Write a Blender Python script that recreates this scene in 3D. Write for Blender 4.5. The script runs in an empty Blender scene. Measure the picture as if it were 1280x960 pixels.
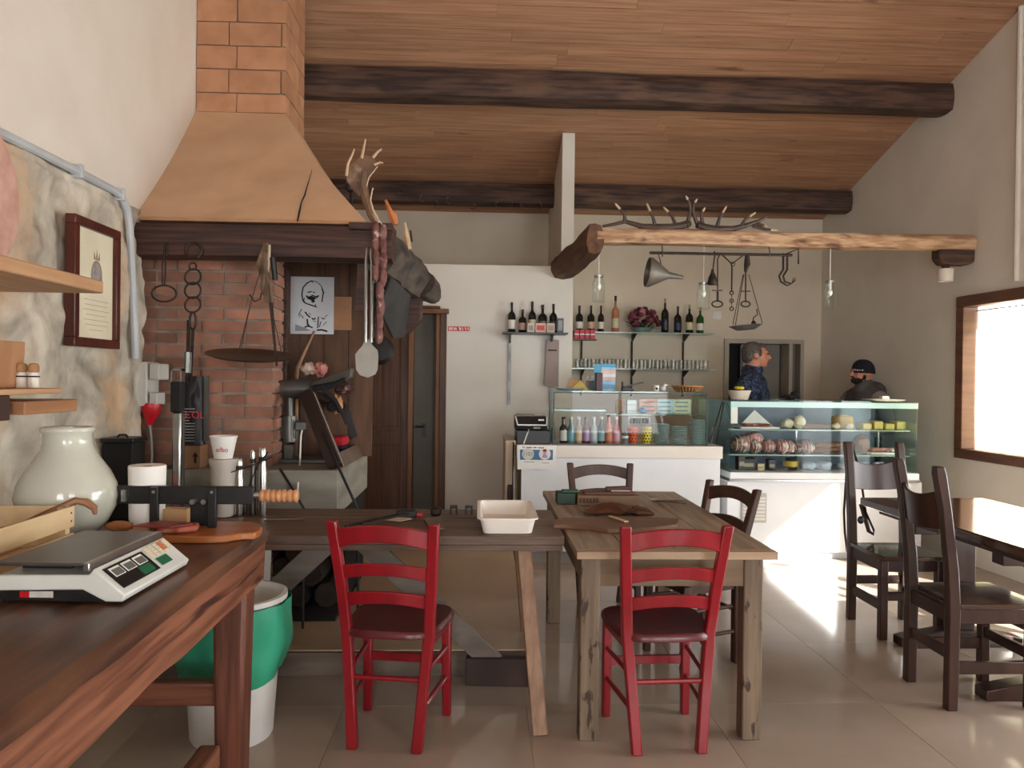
import bpy, bmesh, math, random
from mathutils import Vector as V, Matrix, noise
random.seed(7)
SC = bpy.context.scene
COL = SC.collection
R = math.radians
PI = math.pi

# ------------------------------------------------------------------ camera
FPX, CAMH = 960.0, 1.45
_yaw, _pitch, _roll = R(2.3909), R(-0.3882), R(0.7)
FWD = V((math.sin(_yaw) * math.cos(_pitch), math.cos(_yaw) * math.cos(_pitch), math.sin(_pitch)))
_r0 = V((math.cos(_yaw), -math.sin(_yaw), 0))
_u0 = _r0.cross(FWD)
RGT = _r0 * math.cos(_roll) + _u0 * math.sin(_roll)
UPV = -_r0 * math.sin(_roll) + _u0 * math.cos(_roll)
CPOS = V((0, 0, CAMH))
cam = bpy.data.cameras.new('camera')
cam.sensor_width = 36
cam.lens = 36 * FPX / 1280
cam.clip_start = 0.02
camo = bpy.data.objects.new('camera', cam)
COL.objects.link(camo)
mw = Matrix((RGT, UPV, -FWD)).transposed().to_4x4()
mw.translation = CPOS
camo.matrix_world = mw
SC.camera = camo

# ------------------------------------------------------------------ daylight and exposure
SC.view_settings.view_transform = 'Standard'
SC.view_settings.look = 'None'
SC.view_settings.gamma = 1
SC.view_settings.use_curve_mapping = False
SC.view_settings.exposure = 0.58
SC.cycles.use_denoising = True
SC.cycles.max_bounces = 10
SC.cycles.diffuse_bounces = 6
SC.cycles.glossy_bounces = 5
SC.cycles.transmission_bounces = 8
SC.cycles.transparent_max_bounces = 16
SC.cycles.sample_clamp_indirect = 6
SC.cycles.caustics_reflective = False
SC.cycles.caustics_refractive = False
wd = bpy.data.worlds.new('sky')
SC.world = wd
wd.use_nodes = True
_bg = wd.node_tree.nodes['Background']
_bg.inputs[0].default_value = (0.97, 0.975, 1.0, 1)
_bg.inputs[1].default_value = 9.0
sun = bpy.data.lights.new('sun', 'SUN')
sun.energy = 24
sun.angle = R(1.2)
sun.color = (1.0, 0.97, 0.92)
suno = bpy.data.objects.new('sun', sun)
COL.objects.link(suno)
suno.rotation_euler = V((-1.0, 1.5, -0.77)).to_track_quat('-Z', 'Y').to_euler()


def portal(loc, rot, sx, sy):
    l = bpy.data.lights.new('sky_portal', 'AREA')
    l.shape = 'RECTANGLE'
    l.size, l.size_y = sx, sy
    l.cycles.is_portal = True
    o = bpy.data.objects.new('sky_portal', l)
    COL.objects.link(o)
    o.location = loc
    o.rotation_euler = rot


# ------------------------------------------------------------------ pixel -> place
def ray(px, py):
    return FWD * FPX + RGT * (px - 640) - UPV * (py - 480)


def PY(px, py, y):
    d = ray(px, py)
    return CPOS + d * (y / d.y)


def PZ(px, py, z):
    d = ray(px, py)
    return CPOS + d * ((z - CAMH) / d.z)


def PX(px, py, x):
    d = ray(px, py)
    return CPOS + d * (x / d.x)


def XR(y):                      # the right wall's inner face, 3 degrees out of square
    return 3.968 - 0.0524 * (y - 5.836)


def CZ(y):                      # underside of the sloping plank ceiling
    return 4.24 - 0.33 * (y - 5.6)


# ------------------------------------------------------------------ mesh building
WL = {}


class G:
    def __init__(s):
        s.v, s.f = [], []

    def add(s, vs, fs):
        n = len(s.v)
        s.v += [V(a) for a in vs]
        s.f += [[i + n for i in f] for f in fs]
        return s

    def hexa(s, p):             # 8 corners: bottom 4 ccw, top 4 ccw
        return s.add(p, [(3, 2, 1, 0), (4, 5, 6, 7), (0, 1, 5, 4), (1, 2, 6, 5), (2, 3, 7, 6), (3, 0, 4, 7)])

    def box(s, x0, x1, y0, y1, z0, z1):
        return s.hexa([(x0, y0, z0), (x1, y0, z0), (x1, y1, z0), (x0, y1, z0), (x0, y0, z1), (x1, y0, z1), (x1, y1, z1), (x0, y1, z1)])

    def bar(s, a, b, w, h, up=(0, 0, 1), w2=None, h2=None):
        a, b = V(a), V(b)
        d = (b - a).normalized()
        u = V(up)
        if abs(d.dot(u)) > 0.98:
            u = V((0, 1, 0))
        sd = d.cross(u).normalized()
        u = sd.cross(d)
        p = []
        for c, ww, hh in ((a, w, h), (b, w2 or w, h2 or h)):
            p += [c - sd * ww / 2 - u * hh / 2, c + sd * ww / 2 - u * hh / 2, c + sd * ww / 2 + u * hh / 2, c - sd * ww / 2 + u * hh / 2]
        return s.hexa(p)

    def tube(s, pts, r, n=8, closed=False, flat=1.0, up=None):
        pts = [V(p) for p in pts]
        m = len(pts)
        rs = r if isinstance(r, (list, tuple)) else [r] * m
        prev = None
        base = len(s.v)
        for i, p in enumerate(pts):
            if closed:
                d = pts[(i + 1) % m] - pts[i - 1]
            else:
                d = pts[min(i + 1, m - 1)] - pts[max(i - 1, 0)]
            d = d.normalized() if d.length > 1e-9 else V((0, 0, 1))
            if prev is None:
                u = V(up) if up else (V((0, 0, 1)) if abs(d.z) < 0.9 else V((1, 0, 0)))
            else:
                u = prev
            u = (u - d * u.dot(d))
            u = u.normalized() if u.length > 1e-6 else d.orthogonal().normalized()
            prev = u
            w = d.cross(u)
            for k in range(n):
                t = 2 * PI * k / n
                s.v.append(p + (w * math.cos(t) + u * math.sin(t) * flat) * rs[i])
        L = m if closed else m - 1
        for i in range(L):
            a, b = base + i * n, base + ((i + 1) % m) * n
            for k in range(n):
                s.f.append([a + k, a + (k + 1) % n, b + (k + 1) % n, b + k])
        if not closed:
            s.f.append([base + k for k in range(n)][::-1])
            s.f.append([base + (m - 1) * n + k for k in range(n)])
        return s

    def lathe(s, prof, c=(0, 0, 0), n=20, mat=None, closed=False):
        c = V(c)
        base = len(s.v)
        for r, z in prof:
            for k in range(n):
                t = 2 * PI * k / n
                p = V((r * math.cos(t), r * math.sin(t), z))
                s.v.append((mat @ p if mat else p) + c)
        m = len(prof)
        for i in range(m if closed else m - 1):
            j = (i + 1) % m
            for k in range(n):
                s.f.append([base + i * n + k, base + i * n + (k + 1) % n, base + j * n + (k + 1) % n, base + j * n + k])
        if not closed:
            if prof[0][0] > 1e-6:
                s.f.append([base + k for k in range(n)][::-1])
            if prof[-1][0] > 1e-6:
                s.f.append([base + (m - 1) * n + k for k in range(n)])
        return s

    def prism(s, poly, vec):
        vec = V(vec)
        n = len(poly)
        p = [V(a) for a in poly]
        return s.add(p + [a + vec for a in p], [list(range(n))[::-1], list(range(n, 2 * n))] + [[i, (i + 1) % n, n + (i + 1) % n, n + i] for i in range(n)])

    def ell(s, c, r, n=12, m=8, rot=None, jit=0, sd=0):
        c = V(c)
        r = (r, r, r) if not isinstance(r, (tuple, list)) else r
        base = len(s.v)
        for i in range(m + 1):
            ph = PI * i / m
            for k in range(n):
                t = 2 * PI * k / n
                q = V((math.sin(ph) * math.cos(t), math.sin(ph) * math.sin(t), math.cos(ph)))
                if jit:
                    q *= 1 + jit * noise.noise(q * 2.2 + V((sd, sd * 2, 0)))
                q = V((q.x * r[0], q.y * r[1], q.z * r[2]))
                s.v.append((rot @ q if rot else q) + c)
        for i in range(m):
            for k in range(n):
                s.f.append([base + i * n + k, base + i * n + (k + 1) % n, base + (i + 1) * n + (k + 1) % n, base + (i + 1) * n + k])
        return s

    def grid(s, fn, nu, nv):
        base = len(s.v)
        for i in range(nu + 1):
            for j in range(nv + 1):
                s.v.append(V(fn(i / nu, j / nv)))
        for i in range(nu):
            for j in range(nv):
                a = base + i * (nv + 1) + j
                s.f.append([a, a + 1, a + nv + 2, a + nv + 1])
        return s

    def mesh(s, name, ang=35, weld=True):
        me = bpy.data.meshes.new(name)
        bm = bmesh.new()
        vs = [bm.verts.new(v) for v in s.v]
        for f in s.f:
            try:
                bm.faces.new([vs[i] for i in f])
            except ValueError:
                pass
        if weld:
            bmesh.ops.remove_doubles(bm, verts=bm.verts, dist=1e-5)
        bmesh.ops.recalc_face_normals(bm, faces=bm.faces)
        bm.to_mesh(me)
        bm.free()
        me.polygons.foreach_set('use_smooth', [True] * len(me.polygons))
        me.set_sharp_from_angle(angle=R(ang))
        return me

    def build(s, name, mat, parent=None, bevel=0, ang=35, local=False, seg=2, label=None):
        if parent is not None:
            off = V((0, 0, 0)) if local else WL[parent]
        else:
            xs = [v.x for v in s.v]; ys = [v.y for v in s.v]; zs = [v.z for v in s.v]
            off = V(((min(xs) + max(xs)) / 2, (min(ys) + max(ys)) / 2, min(zs)))
        s.v = [v - off for v in s.v]
        me = s.mesh(name, ang)
        o = bpy.data.objects.new(name, me)
        if mat is not None:
            me.materials.append(mat)
        COL.objects.link(o)
        if parent is None:
            o.location = off
            WL[o] = off.copy()
        else:
            o.parent = parent
            WL[o] = WL[parent].copy()
        if bevel:
            b = o.modifiers.new('bevel', 'BEVEL')
            b.width = bevel
            b.segments = seg
            b.limit_method = 'ANGLE'
            b.angle_limit = R(40)
        if label:
            o['label'] = label
        return o


def tag(o, label, cat=None, group=None):
    o['label'] = label
    if cat:
        o['category'] = cat
    if group:
        o['group'] = group
    return o


def struct(o, label=None):
    o['kind'] = 'structure'
    if label:
        o['label'] = label
    return o


def root(name, loc, label, cat, group=None, rz=0):
    o = bpy.data.objects.new(name, None)
    COL.objects.link(o)
    o.location = loc
    o.rotation_euler = (0, 0, rz)
    o.empty_display_size = 0.05
    WL[o] = V(loc)
    return tag(o, label, cat, group)


def dup(src, loc, rz, label, group=None, matmap=None, extra=None):
    def cp(o, par):
        c = o.copy()
        if matmap and o.type == 'MESH' and o.data.materials and o.data.materials[0].name in matmap:
            c.data = o.data.copy()
            c.data.materials[0] = matmap[o.data.materials[0].name]
        COL.objects.link(c)
        c.parent = par
        for k in o.children:
            cp(k, c)
        return c
    r = cp(src, None)
    r.location = loc
    r.rotation_euler = (0, 0, rz)
    WL[r] = V(loc)
    r['label'] = label
    if group:
        r['group'] = group
    return r


# ------------------------------------------------------------------ materials
def lin(c):
    return tuple((x / 255 / 12.92 if x / 255 <= 0.04045 else ((x / 255 + 0.055) / 1.055) ** 2.4) for x in c) + (1,)


MATS = {}


def mk(name, c1, c2=None, scale=6, st=(1, 1, 1), rough=.5, metal=0, bump=0, bs=None, rand=0, detail=4, trans=0, ior=1.45,
       lo=.35, hi=.65, dist=0, c3=None, s3=2, lo3=.5, hi3=.7, st3=(1, 1, 1), coat=0, emit=0, sub=0, spec=.5, r2=None):
    if name in MATS:
        return MATS[name]
    m = bpy.data.materials.new(name)
    MATS[name] = m
    m.use_nodes = True
    nt = m.node_tree
    N, L = nt.nodes, nt.links
    b = N['Principled BSDF']
    b.inputs['Roughness'].default_value = rough
    b.inputs['Metallic'].default_value = metal
    b.inputs['IOR'].default_value = ior
    b.inputs['Transmission Weight'].default_value = trans
    b.inputs['Coat Weight'].default_value = coat
    b.inputs['Specular IOR Level'].default_value = spec
    if sub:
        b.inputs['Subsurface Weight'].default_value = sub
        b.inputs['Subsurface Radius'].default_value = (.01, .004, .002)
    tc = N.new('ShaderNodeTexCoord')
    co = tc.outputs['Object']
    if rand:
        oi = N.new('ShaderNodeObjectInfo')
        ml = N.new('ShaderNodeMath'); ml.operation = 'MULTIPLY'; ml.inputs[1].default_value = 37.0
        L.new(oi.outputs['Random'], ml.inputs[0])
        va = N.new('ShaderNodeVectorMath'); va.operation = 'ADD'
        L.new(co, va.inputs[0]); L.new(ml.outputs[0], va.inputs[1])
        co = va.outputs[0]

    def nz(scale, st, lo, hi, detail=4, dist=0):
        mp = N.new('ShaderNodeMapping')
        mp.inputs['Scale'].default_value = st
        L.new(co, mp.inputs['Vector'])
        n = N.new('ShaderNodeTexNoise')
        n.inputs['Scale'].default_value = scale
        n.inputs['Detail'].default_value = detail
        n.inputs['Distortion'].default_value = dist
        L.new(mp.outputs[0], n.inputs['Vector'])
        mr = N.new('ShaderNodeMapRange')
        mr.inputs[1].default_value = lo
        mr.inputs[2].default_value = hi
        L.new(n.outputs['Fac'], mr.inputs[0])
        return n, mr
    col = None
    if c2:
        n, mr = nz(scale, st, lo, hi, detail, dist)
        mx = N.new('ShaderNodeMix'); mx.data_type = 'RGBA'
        mx.inputs[6].default_value = lin(c1)
        mx.inputs[7].default_value = lin(c2)
        L.new(mr.outputs[0], mx.inputs[0])
        col = mx.outputs[2]
        if r2 is not None:
            rr = N.new('ShaderNodeMapRange')
            rr.inputs[3].default_value = rough
            rr.inputs[4].default_value = r2
            L.new(mr.outputs[0], rr.inputs[0])
            L.new(rr.outputs[0], b.inputs['Roughness'])
        if c3:
            n3, mr3 = nz(s3, st3, lo3, hi3, 5, 0.3)
            mx3 = N.new('ShaderNodeMix'); mx3.data_type = 'RGBA'
            L.new(col, mx3.inputs[6])
            mx3.inputs[7].default_value = lin(c3)
            L.new(mr3.outputs[0], mx3.inputs[0])
            col = mx3.outputs[2]
        if rand:
            hs = N.new('ShaderNodeHueSaturation')
            rg = N.new('ShaderNodeMapRange')
            rg.inputs[3].default_value = 1 - rand
            rg.inputs[4].default_value = 1 + rand
            L.new(oi.outputs['Random'], rg.inputs[0])
            L.new(rg.outputs[0], hs.inputs['Value'])
            L.new(col, hs.inputs['Color'])
            col = hs.outputs[0]
        L.new(col, b.inputs['Base Color'])
        hsrc = n.outputs['Fac']
    else:
        b.inputs['Base Color'].default_value = lin(c1)
        hsrc = None
    if bump:
        if bs or hsrc is None:
            nb, _ = nz(bs or scale, st, 0, 1, 5)
            hsrc = nb.outputs['Fac']
        bp = N.new('ShaderNodeBump')
        bp.inputs['Strength'].default_value = bump
        bp.inputs['Distance'].default_value = .01
        L.new(hsrc, bp.inputs['Height'])
        L.new(bp.outputs[0], b.inputs['Normal'])
    if emit:
        b.inputs['Emission Color'].default_value = lin(c1)
        b.inputs['Emission Strength'].default_value = emit
    return m


def glassmat(name, tint=(240, 250, 248), gloss=.08, rough=0.0):
    if name in MATS:
        return MATS[name]
    m = bpy.data.materials.new(name)
    MATS[name] = m
    m.use_nodes = True
    N, L = m.node_tree.nodes, m.node_tree.links
    N.remove(N['Principled BSDF'])
    out = N['Material Output']
    t = N.new('ShaderNodeBsdfTransparent'); t.inputs[0].default_value = lin(tint)
    g = N.new('ShaderNodeBsdfGlossy'); g.inputs['Roughness'].default_value = rough
    fr = N.new('ShaderNodeLayerWeight'); fr.inputs[0].default_value = .5
    pw = N.new('ShaderNodeMath'); pw.operation = 'POWER'; pw.inputs[1].default_value = 4.0
    L.new(fr.outputs['Facing'], pw.inputs[0])
    ad = N.new('ShaderNodeMath'); ad.operation = 'MULTIPLY_ADD'; ad.inputs[1].default_value = .7; ad.inputs[2].default_value = gloss * .5; ad.use_clamp = True
    L.new(pw.outputs[0], ad.inputs[0])
    mx = N.new('ShaderNodeMixShader')
    L.new(ad.outputs[0], mx.inputs[0]); L.new(t.outputs[0], mx.inputs[1]); L.new(g.outputs[0], mx.inputs[2])
    L.new(mx.outputs[0], out.inputs[0])
    return m


def text(s, size, mat, parent, m4, name='lettering', align='CENTER', depth=.0004):
    cu = bpy.data.curves.new(name, 'FONT')
    cu.body = s
    cu.size = size
    cu.align_x = align
    cu.align_y = 'CENTER'
    cu.extrude = depth
    t = bpy.data.objects.new('tmp', cu)
    COL.objects.link(t)
    bpy.context.view_layer.update()
    me = bpy.data.meshes.new_from_object(t)
    bpy.data.objects.remove(t)
    mm = Matrix.Translation(-WL[parent]) @ m4
    me.transform(mm)
    me.materials.clear()
    me.materials.append(mat)
    o = bpy.data.objects.new(name, me)
    COL.objects.link(o)
    o.parent = parent
    WL[o] = WL[parent].copy()
    return o


def facing(loc, rx=PI / 2, rz=0):     # text plane standing upright facing -Y
    return Matrix.Translation(loc) @ Matrix.Rotation(rz, 4, 'Z') @ Matrix.Rotation(rx, 4, 'X')


plaster = mk('plaster', (222, 214, 202), (212, 202, 188), 2.2, rough=.9, bump=.05, bs=30, lo=.3, hi=.7)
plaster_b = mk('plaster_back', (222, 211, 192), (212, 200, 180), 1.5, rough=.9, bump=.04, bs=30)
plaster_w = mk('plaster_white', (226, 222, 212), (216, 211, 200), 1.5, rough=.85, bump=.03, bs=30)
darkwood = mk('dark_beam_wood', (84, 62, 52), (52, 38, 33), 4, (.6, 9, 9), rough=.75, bump=.6, detail=9, lo=.4, hi=.6, c3=(112, 84, 66), s3=2, st3=(1, 6, 6), lo3=.5, hi3=.75)
mantelwood = mk('mantel_wood', (76, 46, 36), (44, 27, 22), 5, (.5, 8, 10), rough=.6, bump=.4, detail=8, lo=.4, hi=.6)
plankwood = mk('ceiling_plank_wood', (178, 138, 108), (158, 116, 88), 5, (.35, 8, 8), rough=.55, rand=.11, bump=.2, detail=8, lo=.38, hi=.62, c3=(112, 78, 56), s3=3.2, st3=(1, 3, 3), lo3=.66, hi3=.78)
oldbeam = mk('old_pale_beam', (198, 164, 130), (158, 120, 90), 5, (1, 6, 6), rough=.75, bump=.9, detail=9, lo=.4, hi=.6, c3=(96, 66, 46), s3=4, st3=(1, 4, 4), lo3=.56, hi3=.68)
brickm = mk('fire_brick', (168, 116, 94), (140, 102, 85), 9, rough=.9, bump=.6, rand=.26, c3=(138, 122, 108), s3=5, lo3=.55, hi3=.75)
brickc = mk('chimney_brick', (186, 138, 104), (168, 122, 90), 7, rough=.9, bump=.4, rand=.10, c3=(190, 160, 130), s3=4, lo3=.58, hi3=.8)
mortar = mk('mortar', (158, 142, 127), (130, 116, 104), 12, rough=.95, bump=.5)
hoodm = mk('hood_plaster', (200, 166, 134), (186, 152, 120), 2.5, rough=.85, bump=.05, bs=14, c3=(216, 178, 138), s3=1.5, lo3=.5, hi3=.8)
black = mk('black_metal', (18, 18, 19), (28, 27, 27), 20, rough=.4)
blackm = mk('black_matt', (16, 15, 15), (26, 24, 23), 12, rough=.8)
iron = mk('wrought_iron', (44, 38, 36), (70, 56, 48), 25, rough=.6, metal=.6, bump=.3)
steel = mk('steel', (190, 190, 188), (165, 165, 164), 8, rough=.28, metal=1)
greymetal = mk('grey_metal', (120, 120, 116), (98, 98, 96), 8, rough=.4, metal=.7)
whitep = mk('white_plastic', (232, 232, 228), (224, 224, 220), 6, rough=.35)
paper = mk('paper', (236, 234, 228), (228, 226, 220), 10, rough=.9)
glass = glassmat('clear_glass', (252, 254, 253), .02)
glassg = glassmat('green_glass_edge', (226, 244, 240), .10)
ink = mk('ink', (30, 28, 28), rough=.8)

# ------------------------------------------------------------------ room shell
# floor: a screed with polished tiles laid on it, one object each
fl = struct(G().box(-2.4, 4.9, -3.0, 8.9, -.14, -.006).build('floor', mk('grout', (150, 134, 120), (138, 122, 108), 10, rough=.8)), 'beige polished tile floor')
tilem = mk('floor_tile', (176, 158, 143), (160, 142, 128), 1.6, rough=.09, rand=.035, c3=(152, 134, 118), s3=1.0, lo3=.5, hi3=.8, bump=.02, bs=3, r2=.17)
TS = .80
tg = G().box(-TS / 2 + .001, TS / 2 - .001, -TS / 2 + .001, TS / 2 - .001, -.012, 0)
tme = tg.mesh('tile')
tme.materials.append(tilem)
for i in range(8):
    for j in range(15):
        x, y = -1.98 + i * TS, -2.6 + j * TS
        o = bpy.data.objects.new('tile', tme)
        COL.objects.link(o)
        o.parent = fl
        o.location = V((x + .2, y, 0)) - WL[fl]

# raised platform before the fireplace
pf = struct(G().box(-1.8, .27, 3.76, 7.12, 0, .12).build('floor_platform', mk('platform_tile', (190, 168, 142), (176, 152, 126), 2, rough=.35), bevel=.006), 'low tiled step in front of the fireplace')
struct(G().box(-1.8, .272, 3.735, 3.759, 0, .115).build('trim_1', mk('step_board', (112, 98, 86), (92, 76, 66), 4, (1, 6, 6), rough=.6), bevel=.003), 'grey board facing the low step')

# ceiling
cl = G()
cl.hexa([(-2.2, 1.0, CZ(1) + .05), (4.9, 1.0, CZ(1) + .05), (4.9, 8.9, CZ(8.9) + .05), (-2.2, 8.9, CZ(8.9) + .05),
         (-2.2, 1.0, CZ(1) + .2), (4.9, 1.0, CZ(1) + .2), (4.9, 8.9, CZ(8.9) + .2), (-2.2, 8.9, CZ(8.9) + .2)])
cl.box(-2.2, 4.9, -3.0, 1.0, CZ(1) + .05, CZ(1) + .2)
cei = struct(cl.build('ceiling', mk('ceiling_backing', (120, 84, 58), (104, 70, 48), 4, rough=.8)), 'sloping ceiling of brown pine planks')
ang = math.atan(.33)
PW = .125
pmes = []
for ln in (2.2, 2.9, 3.6):
    g = G().box(-ln / 2 + .001, ln / 2 - .001, -PW / 2 + .002, PW / 2 - .002, 0, .02)
    me = g.mesh('plank')
    me.materials.append(plankwood)
    pmes.append((ln, me))
rng = random.Random(3)
yy = 1.0
while yy < 8.75:
    x = -2.1 - rng.random() * 1.5
    while x < 4.5:
        ln, me = rng.choice(pmes)
        o = bpy.data.objects.new('plank', me)
        COL.objects.link(o)
        o.parent = cei
        o.location = V((x + ln / 2, yy, CZ(yy) + rng.uniform(0, .003))) - WL[cei]
        o.rotation_euler = (-ang, 0, 0)
        x += ln
    yy += PW * math.cos(ang)


def rough_beam(name, x0, x1, y, z, w, h, mat, seed, n=26, jit=.015):
    g = G()

    def ring(t):
        x = x0 + (x1 - x0) * t
        out = []
        for k in range(12):
            a = 2 * PI * k / 12 + .26
            c, s_ = math.cos(a), math.sin(a)
            e = 5.0
            r = (abs(c) ** e + abs(s_) ** e) ** (-1 / e)
            q = V((x * 1.3, c * 2 + seed, s_ * 2))
            d = 1 + noise.noise(q) * jit * 6
            out.append((x, y(t) + c * r * w / 2 * d, z(t) + s_ * r * h / 2 * d))
        return out
    vs = []
    for i in range(n + 1):
        vs += ring(i / n)
    fs = [[i * 12 + k, i * 12 + (k + 1) % 12, (i + 1) * 12 + (k + 1) % 12, (i + 1) * 12 + k] for i in range(n) for k in range(12)]
    fs += [list(range(12))[::-1], [n * 12 + k for k in range(12)]]
    g.add(vs, fs)
    return g.build(name, mat, ang=60)


b1 = rough_beam('ceiling_beam', -1.75, XR(6.42) + .02, lambda t: 6.42, lambda t: CZ(6.42) - .10, .25, .25, darkwood, 1.3)
tag(b1, 'thick dark timber beam across the ceiling, far above the tables', 'beam')
b2 = rough_beam('ceiling_beam', -1.75, XR(7.98) + .02, lambda t: 7.98, lambda t: CZ(7.98) - .10, .22, .23, darkwood, 5.1)
tag(b2, 'dark ceiling timber beam with small iron hooks above the wine shelves', 'beam')

# back wall with its doorway behind the display case
wb = G()
dA, dB = PY(905, 424, 8.5).x, PY(1004, 424, 8.5).x
dT = PY(950, 424, 8.5).z
wb.box(-1.8, dA, 8.5, 8.8, 0, CZ(8.5))
wb.box(dB, 4.0, 8.5, 8.8, 0, CZ(8.5))
wb.box(dA, dB, 8.5, 8.8, dT, CZ(8.5))
struct(wb.build('wall_back', plaster_b), 'beige plaster back wall')
dr = root('door_1', (dA, 8.5, 0), 'open doorway with a grey inner door behind the display case', None)
struct(dr)
fm = mk('door_frame_paint', (176, 168, 154), (168, 160, 146), 4, rough=.6)
g = G()
g.box(dA, dA + .05, 8.47, 8.78, 0, dT - .05); g.box(dB - .17, dB - .13, 8.47, 8.78, 0, dT - .05); g.box(dA, dB, 8.47, 8.78, dT - .05, dT - .001); g.box(dB - .04, dB, 8.47, 8.78, 0, dT - .05)
g.build('frame', fm, dr)
G().box(dB - .13, dB - .04, 8.62, 8.66, 0, dT - .05).build('side_panel', mk('side_panel_grey', (120, 116, 108), rough=.6), dr)
G().box(dA + .26, dB - .19, 8.70, 8.74, 0, dT - .05).build('leaf', mk('grey_door', (138, 134, 124), (128, 124, 114), 3, rough=.6), dr)
G().box(dA + .29, dA + .33, 8.688, 8.70, .2, dT - .15).build('panel_groove', mk('door_groove', (170, 168, 160), rough=.5), dr)
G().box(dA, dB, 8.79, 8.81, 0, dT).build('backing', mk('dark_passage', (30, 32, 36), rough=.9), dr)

# partition with the door beside the fireplace, and the fin that runs up to the ceiling
PYW = 7.12
fx0, fx1 = PY(703, 200, PYW).x, PY(718, 230, PYW).x
ptz = 2.50
jx0, jx1 = PY(436, 500, PYW).x, PY(556, 500, PYW).x
wp = G()
wp.box(jx1, fx1, PYW, PYW + .12, .0, ptz)
wp.box(-1.8, jx0, PYW, PYW + .12, 0, ptz)
wp.box(jx0, jx1, PYW, PYW + .12, 2.06, ptz)
wp.box(-1.8, fx0, PYW + .12, 8.5, ptz - .1, ptz)
struct(wp.build('wall_partition', plaster_w), 'low white partition wall between the door and the bar')
fg = G().hexa([(fx0, PYW, ptz), (fx1, PYW, ptz), (fx1, 8.5, ptz), (fx0, 8.5, ptz), (fx0, PYW, CZ(PYW)), (fx1, PYW, CZ(PYW)), (fx1, 8.5, CZ(8.5)), (fx0, 8.5, CZ(8.5))])
fg.box(fx0, fx1, PYW + .12, 8.5, 0, ptz)
struct(fg.build('wall_fin', plaster_w), 'narrow white wall fin rising to the ceiling beam')

# left wall: white plaster above, rough stone below
g = G()
g.box(-2.3, -1.8, -2.5, 4.1, 0, 2.3)
g.box(-2.3, -1.8, -2.5, 1.0, 2.3, CZ(1))
g.hexa([(-2.3, 1.0, 2.3), (-1.8, 1.0, 2.3), (-1.8, 8.5, 2.3), (-2.3, 8.5, 2.3), (-2.3, 1.0, CZ(1)), (-1.8, 1.0, CZ(1)), (-1.8, 8.5, CZ(8.5)), (-2.3, 8.5, CZ(8.5))])
g.box(-2.3, -2.05, 4.1, 5.5, 0, 2.3)
g.box(-2.3, -1.8, 5.5, 8.5, 0, 2.3)
struct(g.build('wall_left', plaster), 'cream plaster wall above the workbench')


def stone(u, v):
    y, z = -2.4 + 6.5 * u, 2.31 * v
    q = V((y, z, 0))
    d = .028 + .034 * noise.fractal(q * 2.1 + V((3, 0, 0)), .9, 2.1, 7) + .022 * abs(noise.noise(q * 3.4)) + .010 * noise.noise(q * 11) + .006 * noise.noise(q * 24)
    if v > .985:
        d *= .6
    return (-1.8 + max(d, .004), y, z + (.015 * noise.noise(q * 4) if v > .95 else 0))


g = G().grid(stone, 420, 150)
stm = mk('rough_stone', (206, 197, 180), (138, 128, 113), 4.2, rough=.95, bump=1.0, bs=16, dist=.6, c3=(198, 168, 136), s3=2.2, lo3=.54, hi3=.7, lo=.36, hi=.68, detail=12)
so = struct(g.build('wall_left_stone', stm, ang=80), 'rough old stone face of the lower left wall')

# right wall with the curtained window and an added glazed door nearer the front
W0, W1, WZ0, WZ1 = 4.78, 6.13, .905, 2.11
D0, D1, DZ = 1.7, 4.5, 2.10
TH = .34


def rseg(g, y0, y1, z0, z1=None):
    za, zb = (z1, z1) if z1 else (min(CZ(y0), CZ(1)), min(CZ(y1), CZ(1)))
    g.hexa([(XR(y0), y0, z0), (XR(y0) + TH, y0, z0), (XR(y1) + TH, y1, z0), (XR(y1), y1, z0), (XR(y0), y0, za), (XR(y0) + TH, y0, za), (XR(y1) + TH, y1, zb), (XR(y1), y1, zb)])


g = G()
rseg(g, -2.5, 1.0, 0); rseg(g, 1.0, D0, 0); rseg(g, D0, D1, DZ); rseg(g, D1, W0, 0); rseg(g, W0, W1, 0, WZ0); rseg(g, W0, W1, WZ1); rseg(g, W1, 8.6, 0)
struct(g.build('wall_right', plaster_w), 'white plaster wall with the curtained window')
g = G()
g.tube([(XR(5.55) - .012, 5.55, 2.22), (XR(5.55) - .012, 5.55, CZ(5.55))], .018, 8)
struct(g.build('trim_2', plaster_w), 'thin pale vertical pipe cover above the window')

winm = mk('window_wood', (112, 76, 58), (88, 58, 46), 3, (1, 1, 6), rough=.5)
w1 = root('window_1', (XR(5.45), 5.45, WZ0 - .06), 'brown framed window glowing behind a thin curtain', None)
struct(w1)


def rbar(g, y0, y1, z0, z1, d0, d1):
    g.hexa([(XR(y0) + d0, y0, z0), (XR(y0) + d1, y0, z0), (XR(y1) + d1, y1, z0), (XR(y1) + d0, y1, z0), (XR(y0) + d0, y0, z1), (XR(y0) + d1, y0, z1), (XR(y1) + d1, y1, z1), (XR(y1) + d0, y1, z1)])


for nm, a in (('frame_top', (W0 - .06, W1 + .06, WZ1 - .03, WZ1 + .06)), ('frame_bottom', (W0 - .06, W1 + .06, WZ0 - .06, WZ0 + .02)),
              ('frame_side', (W1 - .03, W1 + .06, WZ0 + .02, WZ1 - .03)), ('frame_side', (W0 - .06, W0 + .03, WZ0 + .02, WZ1 - .03))):
    g = G(); rbar(g, *a, -.03, .10); g.build(nm, winm, w1, bevel=.006)
g = G(); rbar(g, W0 + .03, W1 - .03, WZ0 + .02, WZ1 - .03, .16, .166); g.build('pane', glass, w1)
g = G(); rbar(g, W0 + .62, W0 + .68, WZ0 + .02, WZ1 - .03, .14, .19); g.build('mullion', winm, w1)

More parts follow.
